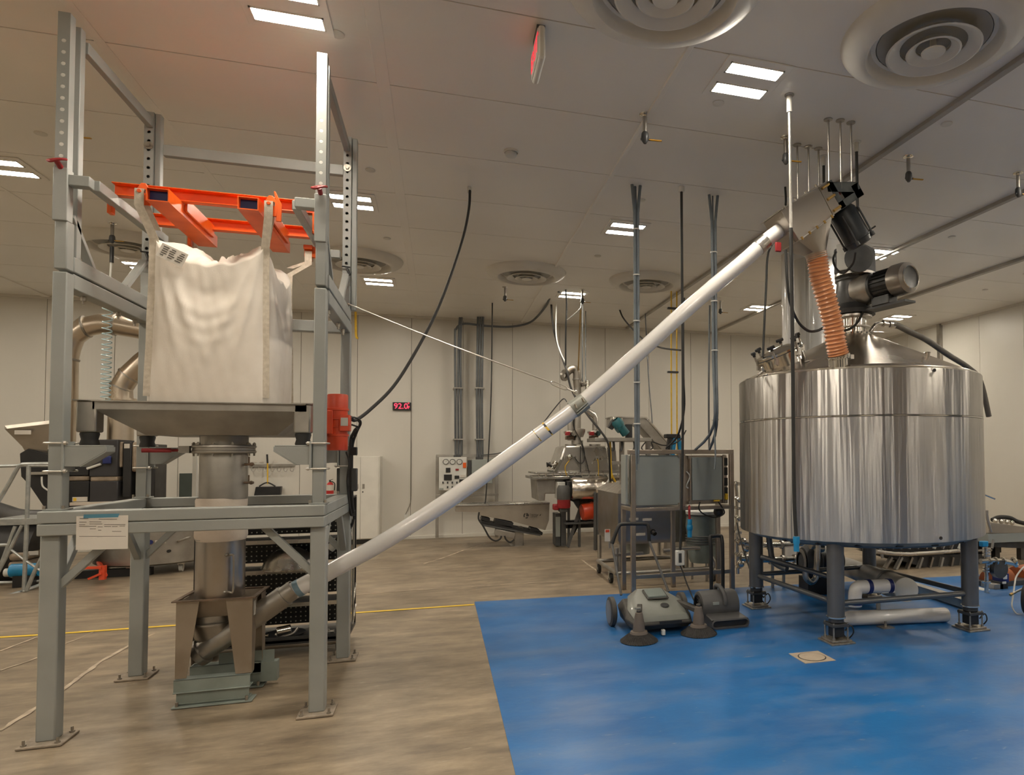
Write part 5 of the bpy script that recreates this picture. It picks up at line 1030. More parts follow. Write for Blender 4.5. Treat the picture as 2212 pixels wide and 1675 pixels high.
# ------------------------------------------------------------------ grey enclosure stand
YE = 7.05
t = T('enclosure_stand', 'two grey electrical enclosures backed onto a square stainless tube stand', 'control cabinet', (2.6, YE, 0))
FR = M('brushed_frame', (.45, .395, .335), .36, .95, (.36, .31, .26), 4)
a0, a1, zt = 1.975, 3.235, 1.605
def ft(n, *b): return MB().box(*b).build(n, FR, t, bevel=.004)
for x in (a0+.03, a1-.05): ft('leg', x, x+.05, YE, YE+.05, .003, zt-.05)
ft('top_tube', a0, a1, YE, YE+.05, zt-.0495, zt); ft('bottom_tube', a0+.081, a1-.051, YE, YE+.05, .925, .965); ft('middle_tube', 2.592, 2.64, YE, YE+.05, .9655, zt-.05); ft('middle_leg', 2.592, 2.64, YE+.35, YE+.40, .003, .925); ft('foot_tube', a0+.081, a1-.051, YE+.0, YE+.05, .19, .235)
for x in (a0+.03, a1-.05): ft('side_tube', x, x+.05, YE+.051, YE+.40, .925, .965); ft('rear_leg', x, x+.05, YE+.401, YE+.45, .003, .965)
MB().box(2.04, 2.585, YE+.035, YE+.25, .985, 1.545).build('enclosure', ENCL, t, bevel=.006)
MB().box(2.655, 3.17, YE+.055, YE+.08, .985, 1.54).build('back_plate', FR, t, bevel=.004)
MB().box(2.725, 3.095, YE+.015, YE+.20, 1.03, 1.52).build('enclosure', ENCL, t, bevel=.006)
for xa, xb in ((2.695, 2.712), (3.10, 3.115)): MB().box(xa, xb, YE+.01, YE+.05, 1.0, 1.535).build('strut', FR, t)
for x, z in ((2.05, 1.54), (2.575, 1.54), (2.05, .99), (2.575, .99), (2.70, 1.52), (3.12, 1.53), (2.70, 1.01), (3.14, 1.01)): MB().cbox((x, YE+.022, z), .035, .02, .035).cyl((x, YE+.005, z), (x, YE+.015, z), .011, n=6).build('corner_clip', BOLT, t)
MB().box(1.955, 1.985, YE+.06, YE+.25, 1.0, 1.55).build('side_enclosure', ENCL, t, bevel=.004)
MB().tube([(2.66, YE+.03, 1.36), (2.70, YE+.02, 1.30), (2.66, YE+.03, 1.2), (2.68, YE+.02, 1.17)], .008, 6).build('wire', PLW, t)
for z in (1.47, 1.36, 1.24, 1.13): MB().box(3.125, 3.17, YE+.03, YE+.054, z-.05, z+.04).build('relay', BLACK, t, bevel=.004)
MB().box(3.13, 3.16, YE+.0, YE+.05, 1.03, 1.10).build('yellow_plug', YEL, t, bevel=.006); MB().box(2.98, 3.05, YE-.01, YE+.012, 1.015, 1.03).build('yellow_tag', YEL, t)
ptube([(1512, 1085, 7.0), (1510, 1100, 7.0), (1522, 1112, 7.05), (1545, 1118, 7.1), (1565, 1108, 7.1), (1552, 1085, 7.0)], 7, .008).build('wire', RUBBER, t); p = AY(1552, 1106, 7.15); MB().sphere(p, .06, 10, 8).build('cable_bunch', BLACK, t)
# drum pump behind the stand, blue float switch, hand truck
t = T('drum_pump', 'olive grey ribbed drum pump with white lid behind the stand', 'pump', (2.98, 7.75, .2))
p = AY(1517, 1165, 7.75); px_ = p.x
MB().lathe([(.0001, .22), (.15, .22), (.17, .26), (.20, .42), (.19, .46), (.20, .62), (.21, .66), (.195, .80), (.20, .82), (.0001, .82)], (px_, 7.75, 0), (0, 0, 1), 28).build('drum', GREENG, t); MB().lathe([(.205, .815), (.21, .85), (.14, .90), (.0001, .915)], (px_, 7.75, 0), (0, 0, 1), 28, True).build('lid', PLW, t)
for z in (.46, .49, .52, .55): MB().lathe([(.2, z-.008), (.212, z), (.2, z+.008)], (px_, 7.75, 0), (0, 0, 1), 28).build('fin', CHAR, t)
MB().lathe([(.204, .80), (.215, .805), (.204, .81)], (px_, 7.75, 0), (0, 0, 1), 28).build('clamp_ring', BLACK, t)
for a in (.5, 2.6, 4.7): MB().cyl((px_+.13*math.cos(a), 7.75+.13*math.sin(a), .003), (px_+.13*math.cos(a), 7.75+.13*math.sin(a), .23), .016, n=8).build('leg', SSD, t)
t = T('blue_connector', 'bright blue power connector hanging below the middle of stand', 'connector', tuple(AY(1490, 1140, 6.95)))
MB().cyl(AY(1490, 1161, 6.95), AY(1490, 1122, 6.95), .026, n=14).lathe([(.028, 0), (.034, .01), (.034, .05), (.028, .06)], AY(1490, 1146, 6.95), (0, 0, 1), 14).build('plug', BLUEP, t); ptube([(1490, 1124), (1489, 1110), (1489, 1098), (1489, 1094, 7.06)], 6.95, .014).build('cable', RED, t)
t = T('hand_truck', 'black tubular hand truck handles standing behind the grey blower', 'hand truck', (2.80, 6.35, 0))
za = AY(1545, 1143, 6.35); xa, xb = AY(1536, 1200, 6.35).x, AY(1561, 1200, 6.35).x
MB().tube([(xa, 6.35, .03), (xa, 6.35, .55), (xa, 6.37, .69), (xa+.02, 6.38, .71), (xb-.02, 6.38, .71), (xb, 6.37, .69), (xb, 6.35, .55), (xb, 6.35, .03)], .019, 10, 5).build('handle', BLACK, t); MB().box(xa-.03, xb+.03, 6.2, 6.36, .003, .015).build('toe_plate', BLACK, t); MB().cyl((xa-.05, 6.42, .07), (xa-.02, 6.42, .07), .068, n=16).cyl((xb+.02, 6.42, .07), (xb+.05, 6.42, .07), .068, n=16).bar((xa-.05, 6.42, .07), (xb+.05, 6.42, .07), .02, .02).build('wheel', RUBBER, t)

# ------------------------------------------------------------------ floor sweeper
SWG = M('sweeper_grey', (.235, .245, .225), .42, 0, (.18, .19, .17), 3, coat=.1)
SWD = M('sweeper_dark', (.075, .07, .062), .6, 0, (.05, .046, .042), 9, .1, 60)
t = T('floor_sweeper', 'grey walk-behind floor sweeper with two round side brushes on blue floor', 'sweeper', (1.86, 5.75, 0))
MB().loft([[(1.60, 5.52, .05), (2.08, 5.52, .05), (2.12, 5.65, .05), (2.10, 6.02, .05), (1.60, 6.02, .05), (1.58, 5.65, .05)], [(1.58, 5.46, .10), (2.10, 5.46, .10), (2.16, 5.66, .12), (2.12, 6.05, .16), (1.58, 6.05, .16), (1.55, 5.66, .12)], [(1.62, 5.48, .13), (2.07, 5.48, .13), (2.12, 5.70, .18), (2.08, 6.02, .22), (1.62, 6.02, .22), (1.58, 5.70, .18)]]).build('chassis', SWD, t, bevel=.012)
MB().loft([[(1.60, 5.475, .125), (2.08, 5.475, .125), (2.12, 5.70, .19), (2.05, 5.98, .25), (1.66, 5.98, .25), (1.58, 5.70, .19)], [(1.62, 5.49, .165), (2.06, 5.49, .165), (2.08, 5.72, .245), (1.99, 5.98, .295), (1.72, 5.98, .295), (1.62, 5.72, .245)], [(1.68, 5.54, .19), (2.0, 5.54, .19), (2.03, 5.74, .265), (1.96, 5.95, .315), (1.75, 5.95, .315), (1.67, 5.74, .265)]], False, True).build('cover', SWG, t, bevel=.012, ang=50)
rotS = Matrix.Rotation(.25, 3, 'X')
MB().cbox((1.87, 5.80, .288), .20, .19, .012, rotS).build('lid_recess', SWD, t, bevel=.006); MB().cbox((1.865, 5.785, .296), .17, .15, .022, rotS).build('lid', M('sweeper_lid', (.20, .235, .22), .35), t, bevel=.006)
MB().lathe([(.0001, .004), (.035, .004), (.04, 0)], (1.90, 5.62, .224), (0, -.3, 1), 24).build('round_badge', BLACK, t)
MB().box(1.80, 2.0, 5.455, 5.47, .105, .125).build('front_slot', BLACK, t)
wr = []
for x in (1.495, 2.17):
    w_ = MB().lathe([(.06, -.02), (.115, -.026), (.13, -.018), (.13, .018), (.115, .026), (.06, .02)], (x, 5.93, .13), (1, 0, 0), 36, True, True).build('wheel', SWD, t); MB().lathe([(.105, -.028), (.09, -.031), (.02, -.029), (.0001, -.031)], (x, 5.93, .13), (1, 0, 0), 28).build('hub', M('hub_grey', (.20, .205, .21), .5) if x < 2 else bpy.data.materials['hub_grey'], w_)
BR = M('brush_bristle', (.045, .042, .04), .8, 0, (.025, .023, .022), 40, .6, 200)
for (x, y), s in (((1.588, 5.37), -1), ((2.14, 5.42), 1)):
    b = MB(); NB = 90; vs = []; fs = []
    for k in range(NB):
        a = 2*PI*k/NB; 
        for r, z in ((.055, .075), (.10, .05), (.155+.006*random.random(), .006)): vs.append((x+r*math.cos(a+r*.4), y+r*math.sin(a+r*.4), z+(.005 if k % 2 else 0)))
    fs = [(3*k+j, 3*((k+1) % NB)+j, 3*((k+1) % NB)+j+1, 3*k+j+1) for k in range(NB) for j in (0, 1)]
    bo = b.add(vs, fs).build('side_brush', BR, t, flat=True)
    MB().lathe([(.07, .055), (.076, .068), (.07, .085), (.05, .088), (.047, .15), (.043, .165), (.036, .205), (.03, .235), (.0001, .245)], (x, y, 0), (0, 0, 1), 22).build('brush_hub', M('brush_hub_tan', (.17, .14, .115), .6) if s < 0 else bpy.data.materials['brush_hub_tan'], bo)
    MB().bar((x, y, .20), (x-s*.09, y+.28, .225), .045, .04).cyl((x, y, .24), (x, y, .26), .02, n=12).build('brush_arm', SWD, t, bevel=.006)
MB().cyl((1.585, 5.40, .262), (1.585, 5.40, .272), .028, n=16).build('knob', SWG, t)
MB().tube([(1.60, 5.98, .26), (1.598, 6.15, .48), (1.595, 6.30, .69)], .012, 10).build('handle_tube', CHAR, t); MB().tube([(2.06, 5.98, .26), (2.02, 6.15, .48), (1.972, 6.30, .70)], .012, 10).build('handle_tube', CHAR, t)
lab(MB().tube([(1.595, 6.30, .69), (1.635, 6.31, .79), (1.672, 6.32, .858), (1.712, 6.32, .874), (1.83, 6.32, .872), (1.943, 6.32, .866), (1.966, 6.31, .84), (1.97, 6.30, .76), (1.972, 6.30, .70)], .018, 12).build('handle_grip', BLACK, t), 'black foam push handle')
MB().box(1.815, 1.845, 5.44, 5.475, .01, .055).build('front_caster', PLW, t, bevel=.004)
# ------------------------------------------------------------------ carpet blower
t = T('air_mover', 'grey drum-shaped floor blower with black mouth beside the sweeper', 'blower', (2.47, 5.72, 0))
BL = M('blower_grey', (.105, .105, .105), .5, 0, (.08, .08, .08), 6, .1, 160)
MB().lathe([(.10, -.185), (.128, -.18), (.137, -.16), (.137, .15), (.13, .172), (.10, .18)], (2.455, 5.76, .16), (1, 0, 0), 40, False, True).build('housing', BL, t)
MB().lathe([(.125, -.178), (.06, -.12), (.0001, -.12)], (2.455, 5.76, .16), (1, 0, 0), 30).build('intake', BLACK, t)
for k in range(7): MB().lathe([(.02+.014*k, -.183), (.024+.014*k, -.186), (.028+.014*k, -.183)], (2.455, 5.76, .16), (1, 0, 0), 24).build('intake_grille', BLACK, t)
R1 = [(2.29, 5.72, .012), (2.62, 5.72, .012), (2.62, 5.645, .115), (2.29, 5.645, .115)]; R2 = [(2.30, 5.50, .008), (2.65, 5.50, .008), (2.65, 5.50, .085), (2.30, 5.50, .085)]
MB().loft([R1, R2], True, False).build('snout', BL, t, bevel=.008, ang=30)
def stad(x0, x1, z0, z1, y, n=8):
    r = (z1-z0)/2; zc = (z0+z1)/2; P = []
    for k in range(n+1): a = PI/2+PI*k/n; P.append((x0+r+r*math.cos(a), y, zc+r*math.sin(a)))
    for k in range(n+1): a = -PI/2+PI*k/n; P.append((x1-r+r*math.cos(a), y, zc+r*math.sin(a)))
    return P
MB().loft([stad(2.295, 2.655, .006, .088, 5.503), stad(2.292, 2.658, .003, .091, 5.49), stad(2.305, 2.645, .016, .078, 5.486), stad(2.31, 2.64, .02, .074, 5.52)], False, False).build('mouth_rim', BL, t, ang=60); MB().add(stad(2.309, 2.641, .019, .075, 5.515), [tuple(range(18))]).build('mouth', BLACK, t)
MB().tube([(2.46, 5.80, .293), (2.455, 5.77, .335), (2.46, 5.70, .335), (2.475, 5.64, .29), (2.48, 5.615, .23), (2.48, 5.62, .19)], .02, 12).build('handle', BL, t)
MB().box(2.36, 2.42, 5.619, 5.628, .19, .215).build('label_plate', ENCL, t)
o = MB().tube([(2.27, 5.78, .14), (2.2, 5.8, .18), (2.08, 5.95, .19), (2.0, 6.0, .1), (2.15, 5.85, .02), (2.28, 5.7, .014), (2.33, 5.62, .012)], .006, 8).build('loose_cable', RUBBER); tag(o, 'black blower cord trailing on blue floor between sweeper and blower', 'cord')
# ------------------------------------------------------------------ the big stainless tank
def tank_mat():
    m = M('brushed_tank_steel', (.62, .595, .555), .42, 1.0, (.52, .50, .47), 3, 0, stretch=(1, 1, .05), rvar=.03)
    nt = m.node_tree; N = nt.nodes; L = nt.links; b = N['Principled BSDF']
    tg = N.new('ShaderNodeTangent'); tg.direction_type = 'RADIAL'; tg.axis = 'Z'; L.new(tg.outputs[0], b.inputs['Tangent'])
    b.inputs['Anisotropic'].default_value = 1.0; b.inputs['Anisotropic Rotation'].default_value = .25
    tc = N.new('ShaderNodeTexCoord'); mp = N.new('ShaderNodeMapping'); mp.inputs['Scale'].default_value = (1, 1, .035); L.new(tc.outputs['Object'], mp.inputs[0])
    n1 = N.new('ShaderNodeTexNoise'); n1.inputs['Scale'].default_value = 5.5; n1.inputs['Detail'].default_value = 3.5; L.new(mp.outputs[0], n1.inputs['Vector'])
    bp = N.new('ShaderNodeBump'); bp.inputs['Strength'].default_value = 1.0; bp.inputs['Distance'].default_value = .035; L.new(n1.outputs['Fac'], bp.inputs['Height']); L.new(bp.outputs[0], b.inputs['Normal'])
    return m
TS = tank_mat(); TCX, TCY, TR = 3.80, 5.51, 1.10
t = T('mixing_tank', 'big cylindrical brushed stainless tank with cone lid on four legs', 'tank', (TCX, TCY, 0)); O = (TCX, TCY, 0)
def tl(n, prof, mat=None, seg=96, o=O, d=(0, 0, 1), ang=30, par=None, **k): return MB().lathe(prof, o, d, seg, **k).build(n, mat or SS, par or t, ang=ang)
tl('shell', [(TR-.03, .835), (TR-.004, .838), (TR, .846), (TR, 1.847)], TS, 128); tl('shell', [(TR, 1.863), (TR, 2.228), (TR-.004, 2.237), (TR-.05, 2.238)], TS, 128)
tl('seam_band', [(TR-.002, 1.848), (TR+.003, 1.851), (TR+.003, 1.859), (TR-.002, 1.862)], SSP, 96)
tl('bottom', [(TR-.03, .835), (TR-.10, .80), (.5, .74), (.12, .70), (.0001, .70)], SSD, 64)
CN = M('cone_steel', (.66, .60, .52), .24, 1.0, (.60, .545, .47), 2)
tl('cone_lid', [(TR-.045, 2.236), (TR-.045, 2.25), (TR-.06, 2.268), (TR-.10, 2.285), (TR-.14, 2.30), (.16, 2.685), (.125, 2.70)], CN, 128, ang=60)
tl('rim_ring', [(TR-.055, 2.24), (TR-.03, 2.242), (TR-.03, 2.256), (TR-.055, 2.26)], SSP, 96)
for a in (-1.35, .25): 
    for z in (.875, 2.205): p = V((TCX+TR*math.sin(a)*.99, TCY-TR*math.cos(a)*.99, z)); 
for px, py in ((2018, 800), (2032, 1163)):
    d = _ray(px, py); ox, oy = -TCX, -TCY; A = d.x**2+d.y**2; B = ox*d.x+oy*d.y; Cc = ox*ox+oy*oy-TR**2; tt = (-B-math.sqrt(B*B-A*Cc))/A; p = CAMPOS+d*tt; n = V((p.x-TCX, p.y-TCY, 0)).normalized()
    MB().cyl(p-n*.002, p+n*.006, .014, n=12).build('plug', BLACK, t)
# neck and agitator drive
tl('neck', [(.16, 2.66), (.165, 2.70), (.135, 2.705), (.112, 2.71), (.112, 2.86)], SSP, 32); tl('neck_flange', [(.112, 2.755), (.15, 2.757), (.15, 2.768), (.112, 2.77)], SS, 32); tl('neck_flange', [(.112, 2.85), (.17, 2.852), (.17, 2.872), (.11, 2.875)], SS, 32)
GB = M('gearbox_grey', (.115, .118, .12), .38, .5, (.07, .072, .075), 4)
tl('drive_flange', [(.10, 2.875), (.20, 2.88), (.205, 2.92), (.17, 2.95), (.15, 2.99)], DARKM, 32)
tl('gearbox', [(.15, 2.97), (.155, 3.0), (.165, 3.10), (.155, 3.20), (.17, 3.21), (.17, 3.235), (.12, 3.24)], GB, 28)
MB().cbox((3.78, 5.45, 3.38), .30, .30, .27, Matrix.Rotation(.5, 3, 'Z')).build('gear_housing', GB, t, bevel=.03); MB().cyl((3.78, 5.45, 3.235), (3.78, 5.45, 3.26), .19, n=28).build('housing_flange', SS, t)
MB().cbox((3.585, 5.36, 3.39), .11, .02, .25, Matrix.Rotation(-1.0, 3, 'Z')).build('white_cover', PLW, t, bevel=.004)
MB().lathe([(.10, 0), (.13, .005), (.13, .02), (.10, .025)], (3.70, 5.28, 3.36), (-.3, -.9, 0), 24, True, True).build('round_cover', GB, t)
md = V((.21, -.978, 0)); m0 = V((3.80, 5.51, 3.10))
def ml(n, prof, mat, seg=28, **k): return MB().lathe(prof, m0, md, seg, **k).build(n, mat, t)
ml('bevel_gear', [(.15, .08), (.145, .22), (.12, .25), (.12, .27)], SSD); ml('adapter', [(.135, .27), (.135, .30), (.10, .31)], GB)
mo = ml('motor', [(.115, .30), (.115, .53)], DARKM)
for k in range(20):
    a = 2*PI*k/20; u, w_, d = frame_of(md); n = u*math.cos(a)+w_*math.sin(a); MB().bar(m0+md*.31+n*.122, m0+md*.525+n*.122, .005, .022, n).build('fin', BLACK, mo)
ml('fan_cowl', [(.137, .50), (.145, .51), (.145, .60), (.135, .645), (.10, .665)], M('cowl_metal', (.42, .39, .35), .3, .9, (.36, .335, .30), 4)); ml('fan_grille', [(.10, .664), (.092, .658), (.0001, .656)], CHAR)
ml('grille_ring', [(.098, .664), (.104, .668), (.098, .672)], SSP)
MB().cbox(m0+md*.37+V((.0, -.0, -.15)), .20, .12, .09, Matrix.Rotation(-1.36, 3, 'Z')).build('terminal_box', GB, t, bevel=.008); MB().cbox(m0+md*.36+V((.02, 0, -.205)), .55, .14, .02, Matrix.Rotation(-1.36, 3, 'Z')).build('drip_tray', DARKM, t)
p = m0+V((-.03, -.155, -.03)); MB().cyl(p, p+V((-.01, -.03, 0)), .03, n=16).lathe([(.03, 0), (.045, .01), (.03, .02)], p+V((0, .005, 0)), (-.2, -1, 0), 18).build('sight_plug', SSP, t)
# manway
mc = V((3.00, 5.44, 2.372)); mn = V((-.42, -.03, .907)).normalized()
def mwl(n, prof, mat): return MB().lathe(prof, mc, mn, 36).build(n, mat, t)
mw_ = mwl('manway', [(.205, -.06), (.205, .085), (.225, .087), (.225, .10), (.20, .102)], SSP); MB().lathe([(.22, .106), (.222, .125), (.20, .135), (.10, .16), (.0001, .165)], mc, mn, 36).build('manway_lid', SSP, mw_)
MB().lathe([(.223, .10), (.226, .103), (.223, .107)], mc, mn, 36).build('gasket', BLACK, mw_)
u, w_, d_ = frame_of(mn)
for k in range(6):
    a = k*PI/3+.25; n = u*math.cos(a)+w_*math.sin(a); q = mc+n*.225; MB().cyl(q+mn*.03, q+mn*.19, .010, n=8).cbox(q+mn*.07, .03, .03, .06).build('swing_bolt', SS, mw_)
    e = w_*math.cos(a)-u*math.sin(a); kb = MB().bar(q+mn*.20-e*.036, q+mn*.20+e*.036, .03, .03, mn).cyl(q+mn*.165, q+mn*.20, .014, n=8); lab(kb.build('knob', BLACK, mw_, bevel=.008), 'black clamp knob')
q = mc-mn*.02+V((-.32, -.1, -.1)); MB().tube([q, q+V((.04, -.02, .03)), q+V((.03, -.03, .06)), q+V((.07, 0, .03))], .012, 8).build('hinge_link', SS, t)
# cone fittings
def on_cone(px, py):
    best = None
    for k in range(400):
        d = _ray(px, py); s = 3.5+k*.006; p = CAMPOS+d*s; r = math.hypot(p.x-TCX, p.y-TCY); zz = 2.30+(TR-.14-r)/(TR-.30)*.385
        if p.z <= zz and .15 < r < TR: return p
    return V((TCX-.5, TCY-.5, 2.4))
for px, py in ((2003, 771), (1881, 742)): p = on_cone(px, py); MB().cyl(p-V((0, 0, .02)), p+V((.0, -.01, .035)), .02, n=12).lathe([(.02, .03), (.032, .034), (.02, .042)], p, (0, 0, 1), 14, True, True).build('nozzle', SSP, t)
for a_, b_ in (((1738, 784), (1765, 757)),): p, q = on_cone(*a_), on_cone(*b_); MB().bar(p+V((0, 0, .01)), q+V((0, 0, .01)), .012, .006).build('bracket', SSD, t)
for px, py in ((1742, 776), (1757, 765), (1771, 755)): p = on_cone(px, py); MB().cyl(p-V((0, 0, .01)), p+V((0, 0, .015)), .009, n=8).build('stud', BOLT, t)
ip = V((3.135, 4.77, 2.30)); MB().lathe([(.08, -.10), (.08, .035), (.098, .036), (.098, .045), (.078, .046)], ip, (-.1, -.1, 1), 28).build('inlet', SSP, t)
p = V((3.21, 4.80, 2.29)); MB().cyl(p, p+V((0, 0, .14)), .012, n=8).cyl(p+V((0, 0, .14)), p+V((0, 0, .17)), .02, n=6).build('vent', SS, t)
p0 = V((3.93, 5.42, 2.70)); MB().tube([p0+V((-.03, .0, -.05)), p0+V((0, -.02, .04)), p0+V((.05, -.02, .085)), p0+V((.12, -.02, .095)), p0+V((.20, -.02, .09))], .021, 12).lathe([(.024, -.008), (.034, -.005), (.034, .005), (.024, .008)], p0+V((.12, -.02, .095)), (1, 0, 0), 16).cyl(p0+V((-.06, -.03, .0)), p0+V((.09, -.06, .0)), .009, n=8).build('elbow', SSP, t)
# legs and load cells
LEG = M('leg_grey', (.16, .165, .17), .36, .55, (.13, .135, .14), 4)
LP = ((3.127, 4.84), (4.473, 4.82), (3.075, 6.19), (4.44, 6.22))
for x, y in LP:
    MB().lathe([(.071, .21), (.071, .82)], (x, y, 0), (0, 0, 1), 28, True, True).build('leg', LEG, t); MB().lathe([(.07, .20), (.078, .202), (.078, .213), (.07, .215)], (x, y, 0), (0, 0, 1), 28, True, True).build('leg_ring', SSP, t)
    f = MB().cyl((x, y, .165), (x, y, .20), .062, n=20).box(x-.075, x+.075, y-.075, y+.075, .135, .16).build('load_cell', DARKM, t, bevel=.003)
    MB().box(x-.045, x+.045, y-.05, y+.05, .05, .134).build('cell_block', BLACK, f, bevel=.004); MB().box(x-.09, x+.09, y-.09, y+.09, .018, .034).box(x-.11, x+.11, y-.11, y+.11, .003, .017).build('foot_plate', RUST if False else BOLT, f, bevel=.002)
    for a in (-1, 1):
        for b in (-1, 1): MB().cyl((x+a*.065, y+b*.065, .03), (x+a*.065, y+b*.065, .17), .007, n=8).cyl((x+a*.065, y+b*.065, .034), (x+a*.065, y+b*.065, .052), .013, n=6).build('foot_bolt', BOLT, f)
    MB().tube([(x+.05, y-.05, .10), (x+.10, y-.06, .14), (x+.13, y-.05, .08), (x+.11, y, .02), (x+.07, y+.02, .06)], .006, 6).build('cell_cable', RUBBER, f)
def xp(a, b, z, r=.024): MB().cyl((LP[a][0], LP[a][1], z), (LP[b][0], LP[b][1], z), r, n=14).build('cross_pipe', LEG, t)
xp(0, 1, .315); xp(0, 2, .32); xp(2, 3, .33); xp(1, 3, .32)
MB().cyl((3.09, 6.1, .52), (3.55, 5.5, .38), .024, n=12).build('drain_pipe', LEG, t)
MB().tube([(TCX-.9, TCY-.35, .80), (TCX-.45, TCY-.85, .80), (TCX+.1, TCY-.95, .80), (TCX+.6, TCY-.75, .80)], .02, 10).build('underside_pipe', PIPEG, t)
for k in range(8): a = R_(200+k*18); MB().box(TCX+1.0*math.cos(a)-.03, TCX+1.0*math.cos(a)+.03, TCY+1.0*math.sin(a)-.02, TCY+1.0*math.sin(a)+.02, .80, .84).build('lug', BLACK, t)
# taupe hose from the neck
o = T('taupe_hose', 'thick taupe hose running from tank neck down behind the rim', 'hose', tuple(p0)); hs = [p0+V((.19, -.02, .09)), p0+V((.30, -.01, .085)), AY(1965, 717, 5.55), AY(2000, 734, 5.7), AY(2050, 768, 5.9), AY(2092, 795, 6.0), AY(2118, 825, 6.05), AY(2136, 900, 6.1)]
MB().tube(hs, .03, 14, 6).build('hose', TAUPE, o); MB().cyl(hs[0]-V((.0, 0, 0)), hs[0]+V((.06, 0, -.002)), .033, n=14).build('ferrule', SSP, o)

# ------------------------------------------------------------------ conveyor discharge head
t = T('conveyor_discharger', 'tilted stainless discharge housing with black motor above the tank', 'conveyor head', tuple(AY(1740, 460, 4.6)))
YH, DH = 4.5, .29
A, B, C, D, E_, G = [AY(*q, YH) for q in ((1687, 455), (1766, 400), (1799, 466), (1726, 519), (1786, 394), (1818, 452))]
HS = M('head_steel', (.40, .37, .33), .34, .95, (.40, .36, .315), 5)
MB().prism([A, B, C, D], (0, DH, 0)).build('housing', HS, t, bevel=.003)
MB().prism([B+(E_-B)*.04, E_, G, C+(G-C)*.04], (0, DH, 0)).build('end_section', HS, t, bevel=.003)
ux = (B-A).normalized(); vx_ = (D-A).normalized()
MB().bar(A-ux*.012-vx_*.006+V((0, DH/2, 0)), E_-vx_*.004+V((0, DH/2, 0)), DH+.05, .008, vx_).build('top_flange', SS, t); MB().bar(D+V((0, DH/2, 0))+vx_*.002, C+V((0, DH/2, 0))+vx_*.002, DH+.04, .008, vx_).build('bottom_flange', SS, t)
for k in range(5): p = D.lerp(C, .05+k*.22); MB().cyl(p+V((0, -.022, 0))-vx_*.012, p+V((0, -.022, 0))+vx_*.014, .009, n=6).build('bolt', BRASS, t)
for k in range(4): p = A.lerp(B, .08+k*.28); MB().cyl(p+V((0, -.02, 0))-vx_*.014, p+V((0, -.02, 0))+vx_*.006, .008, n=6).build('bolt', BOLT, t)
for f in (.12, .5, .9): p = E_.lerp(G, f)*.55+B.lerp(C, f)*.45; MB().cyl(p+V((0, -.012, 0))-ux*.035, p+V((0, -.012, 0))+ux*.04, .011, n=10).build('tie_bolt', BRASS, t)
hc = V((2.868, 4.66, 3.165)); cd = V((.30, .03, -.95)).normalized(); RR = 24
top = []
c4 = [D+V((0, .01, 0)), C+V((0, .01, 0)), C+V((0, DH-.01, 0)), D+V((0, DH-.01, 0))]
for k in range(4):
    for j in range(6): top.append(c4[k].lerp(c4[(k+1) % 4], j/6))
u = V((0, 1, 0)).cross(cd).normalized(); w2 = cd.cross(u)
def crc(c, r): return [c+r*(math.cos(a)*u+math.sin(a)*w2) for a in [2*PI*k/24+PI*1.25 for k in range(24)]]
best = min(range(24), key=lambda s: sum((top[i]-crc(hc, .1)[(i+s) % 24]).length for i in range(24))); best2 = min(range(24), key=lambda s: sum((top[i]-crc(hc, .1)[(s-i) % 24]).length for i in range(24)))
s1 = sum((top[i]-crc(hc, .1)[(i+best) % 24]).length for i in range(24)); s2 = sum((top[i]-crc(hc, .1)[(best2-i) % 24]).length for i in range(24))
rg = (lambda c, r: [crc(c, r)[(i+best) % 24] for i in range(24)]) if s1 < s2 else (lambda c, r: [crc(c, r)[(best2-i) % 24] for i in range(24)])
MB().loft([top, rg(hc, .088), rg(hc+cd*.06, .080)], False, False).build('outlet_chute', HS, t, ang=40)
# motor frame (open) and motor
M1, M2 = AY(1852, 394, YH), AY(1866, 420, YH); MF = M('motor_frame_dark', (.11, .12, .12), .4, .4, (.05, .055, .06), 6)
q = MB()
for a_, b_ in ((E_, M1), (M1, M2), (M2, G)): q.bar(a_+V((0, .03, 0)), b_+V((0, .03, 0)), .06, .006, (0, 1, 0).__class__((0, 0, 1))); 
for y in (0, .26):
    for a_, b_, w in ((E_, M1, .075), (M1, M2, .07), (M2, G, .055), (E_, G, .05)):
        c_ = (E_+M1+M2+G)/4; n = (c_-(a_+b_)/2); dd = (b_-a_).normalized(); n = (n-dd*n.dot(dd)).normalized(); q.prism([a_+V((0, y, 0)), b_+V((0, y, 0)), b_+n*w+V((0, y, 0)), a_+n*w+V((0, y, 0))], (0, .008, 0))
for a_, b_ in ((E_, M1), (M1, M2), (M2, G)): q.add([a_, b_, b_+V((0, .268, 0)), a_+V((0, .268, 0))], [(0, 1, 2, 3)])
q.build('motor_frame', MF, t)
p = AY(1811, 417, YH+.02); rh = Matrix((ux, V((0, 1, 0)), -vx_)).transposed(); MB().cbox(p+V((0, .03, 0)), .085, .02, .13, rh).build('plate', SSD, t); MB().cbox(p+V((0, .018, .005)), .045, .004, .05, rh).build('red_mark', RED, t)
ma, mb_ = AY(1820, 460, 4.64), AY(1858, 527, 4.64); da = (mb_-ma).normalized(); Lm = (mb_-ma).length; NV_ = M('motor_navy', (.022, .027, .032), .38, 0, (.016, .02, .024), 5)
MB().lathe([(.09, -.03), (.108, .0), (.108, Lm*.82), (.115, Lm*.82), (.115, Lm*.86), (.11, Lm*.87), (.105, Lm*1.0), (.08, Lm*1.04), (.0001, Lm*1.03)], ma, da, 32, True).build('motor', NV_, t)
u, w2, d2 = frame_of(da)
